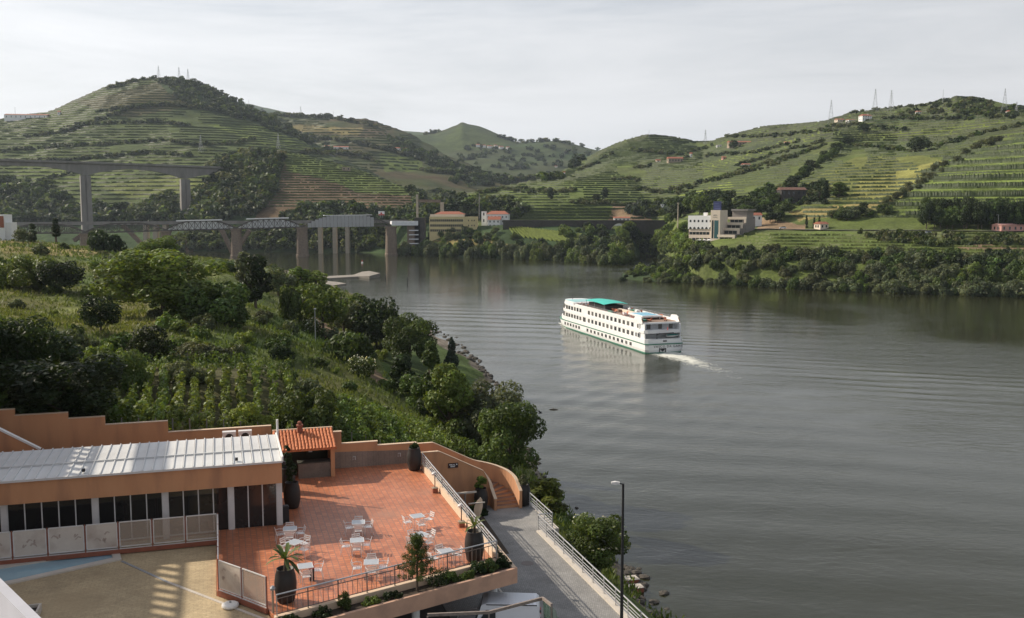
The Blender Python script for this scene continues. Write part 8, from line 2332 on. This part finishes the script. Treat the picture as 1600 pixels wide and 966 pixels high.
for s in (-1, 1):
    m = MB(); m.ring([[(x, s * (0.863 - 0.10 * (z - 1.0)) + d_, z) for x, z in ((0.62, 1.12), (0.62, 1.72), (1.12, 1.72), (1.45, 1.15))] for d_ in ((0, 0.012) if s > 0 else (-0.012, 0))]); m.build('side_window', M_GLASS, vn)
    m = MB(); m.box(-1.5, s * 0.775 - 0.015, 1.97, 1.1, s * 0.775 + 0.015, 2.01); m.build('gutter', M_BLACK, vn)
    m = MB(); m.box(1.25, s * 0.95 - 0.1, 1.08, 1.4, s * 0.95 + 0.1, 1.28); m.build('mirror', M_BLACK, vn)
    for x in (-1.0, 1.9):
        m = MB(); m.ring([[(x + r_ * math.cos(a), s * 0.78 + d_, 0.31 + r_ * math.sin(a)) for a in np.linspace(0, 6.0, 14)] for d_, r_ in ((-0.09, 0.31), (0.09, 0.31))]); w_ = m.build('wheel', M_BLACK, vn)
        m = MB(); m.ring([[(x + 0.18 * math.cos(a), s * 0.88 + d_, 0.31 + 0.18 * math.sin(a)) for a in np.linspace(0, 6.0, 12)] for d_ in (-0.02, 0.01)]); m.build('hub', M_STEEL, w_)
    m = MB(); m.box(2.6, s * 0.6 - 0.15, 0.72, 2.7, s * 0.6 + 0.15, 0.86); m.build('headlight', M_WFRAME, vn)
    m = MB(); m.box(-1.69, s * 0.76 - 0.06, 0.9, -1.65, s * 0.76 + 0.06, 1.25); m.build('tail_light', M_REDP, vn)
for z in (0.9, 1.3): 
    m = MB(); m.box(-1.70, -0.05, z, -1.63, 0.05, z + 0.12); m.build('door_hinge', M_BLACK, vn)
m = MB(); m.box(-1.72, -0.8, 0.3, -1.62, 0.8, 0.48); m.build('bumper', M_BLACK, vn)
# netted steel frame in front of the van
nf = thing('net_frame', 'rusty steel frame hung with dark green netting in front of the van', 'net frame', (0, 0, 0))
f0, f1, f2, f3 = W(668, 961, Y=43.5), W(764, 957, Y=43.5), W(848, 935, Y=44.5), W(862, 946, Y=42.5)
M_RUST = mat('rusty_tube', (0.16, 0.12, 0.10), (0.28, 0.24, 0.21), rough=0.6, scale=6)
for a_, b_ in ((f0, f1), (f1, f2), (f2, f3)):
    m = MB(); m.bar(a_, b_, 0.10, 0.14); m.build('top_bar', M_RUST, nf)
for p_ in (f0, f1, f3):
    m = MB(); m.bar(p_ - Vector((0, 0, 0.07)), Vector((p_.x, p_.y, ZP - 0.1)), 0.07, 0.07); m.build('post', M_RUST, nf)
M_NET = bpy.data.materials.new('green_net'); M_NET.use_nodes = True
nb = M_NET.node_tree.nodes['Principled BSDF']; nb.inputs['Base Color'].default_value = (0.03, 0.07, 0.05, 1); nb.inputs['Alpha'].default_value = 0.5; nb.inputs['Roughness'].default_value = 0.9
for a_, b_ in ((f2, f3), (f3, f3 + Vector((1.0, -3.0, -0.4)))):
    m = MB(); rings = []
    for k in range(9):
        p_ = a_.lerp(b_, k / 8); w2 = 0.08 * math.sin(k * 2.1)
        rings.append([(p_.x + w2, p_.y, p_.z - 0.05), (p_.x + w2 * 2 + 0.1, p_.y - 0.1, (p_.z + ZP) / 2), (p_.x - w2 + 0.2, p_.y, ZP)])
    m.ring(rings, caps=False, closed=False); m.build('net', M_NET, nf)
# wooden landing steps on the bank, bird over the river, driftwood
for px, py, lab in ((986, 905, 'farther small wooden platform on the bank below the promenade'), (993, 918, 'nearer small wooden platform on the bank below the promenade')):
    q = sight(px, py + 4, ['slope']) or W(px, py, z=2.0)
    t = thing('platform', lab, 'platform', (q.x, q.y, q.z), ANG)
    m = MB(); m.box(-0.7, -0.6, -0.6, 0.7, 0.6, 0.38); m.build('frame', M_KERB, t)
    for k in range(4):
        m = MB(); m.box(-0.75, -0.62 + k * 0.32, 0.38, 0.75, -0.34 + k * 0.32, 0.44); m.build('plank', M_PALEST, t)
b_ = W(844, 646, Y=120)
t = thing('bird', 'small dark bird flying low over the river', 'bird', b_, 0.4)
m = MB(); m.tube([(-0.28, 0, 0), (-0.1, 0, 0.02), (0.15, 0, 0.03), (0.32, 0, 0.0)], [0.01, 0.08, 0.07, 0.015], 7); m.build('body', M_BLACK, t)
for s in (-1, 1):
    m = MB(); m.ring([[(-0.12, 0, 0.03), (0.12, 0, 0.03), (0.12, 0, 0.05), (-0.12, 0, 0.05)], [(-0.16, s * 0.3, 0.26), (0.08, s * 0.28, 0.28), (0.08, s * 0.28, 0.29), (-0.16, s * 0.3, 0.27)], [(-0.22, s * 0.5, 0.30), (-0.18, s * 0.52, 0.31), (-0.18, s * 0.52, 0.315), (-0.22, s * 0.5, 0.305)]]); m.build('wing', M_BLACK, t)
q = W(865, 640, z=0.05)
m = MB(); m.tube([(-0.9, 0, 0), (0, 0.1, 0.08), (0.9, -0.1, 0)], [0.05, 0.12, 0.04], 6); o = m.build('driftwood', M_BARK); o.location = q; tag(o, 'dark piece of driftwood floating right of the bird', 'driftwood')
# lamp post on the dirt path
q = sight(493, 534, ['slope'])
t = thing('street_lamp', 'grey lamp post on the dirt path among the trees', 'street lamp', q)
h = W(493, 484, Y=q.y).z - q.z
m = MB(); m.tube([(0, 0, -0.3), (0, 0, h)], [0.1, 0.06], 8); m.build('pole', M_STEEL, t)
m = MB(); m.box(-0.2, -0.2, h, 0.2, 0.2, h + 0.25); m.build('head', M_STEEL, t)
# ------------------------------------------------------------------ valley haze
m = MB(); m.box(-9400, -700, -9, 9400, 9900, 780)
hz_ = m.build('haze', [])
mh = bpy.data.materials.new('haze_air'); mh.use_nodes = True
n, l = mh.node_tree.nodes, mh.node_tree.links
n.remove(n['Principled BSDF'])
pv = n.new('ShaderNodeVolumePrincipled')
pv.inputs['Color'].default_value = (0.76, 0.88, 1.0, 1)
pv.inputs['Density'].default_value = 0.000044
pv.inputs['Anisotropy'].default_value = 0.3
l.new(pv.outputs['Volume'], n['Material Output'].inputs['Volume'])
hz_.data.materials.append(mh)
tag(hz_, None, None, None, 'stuff')
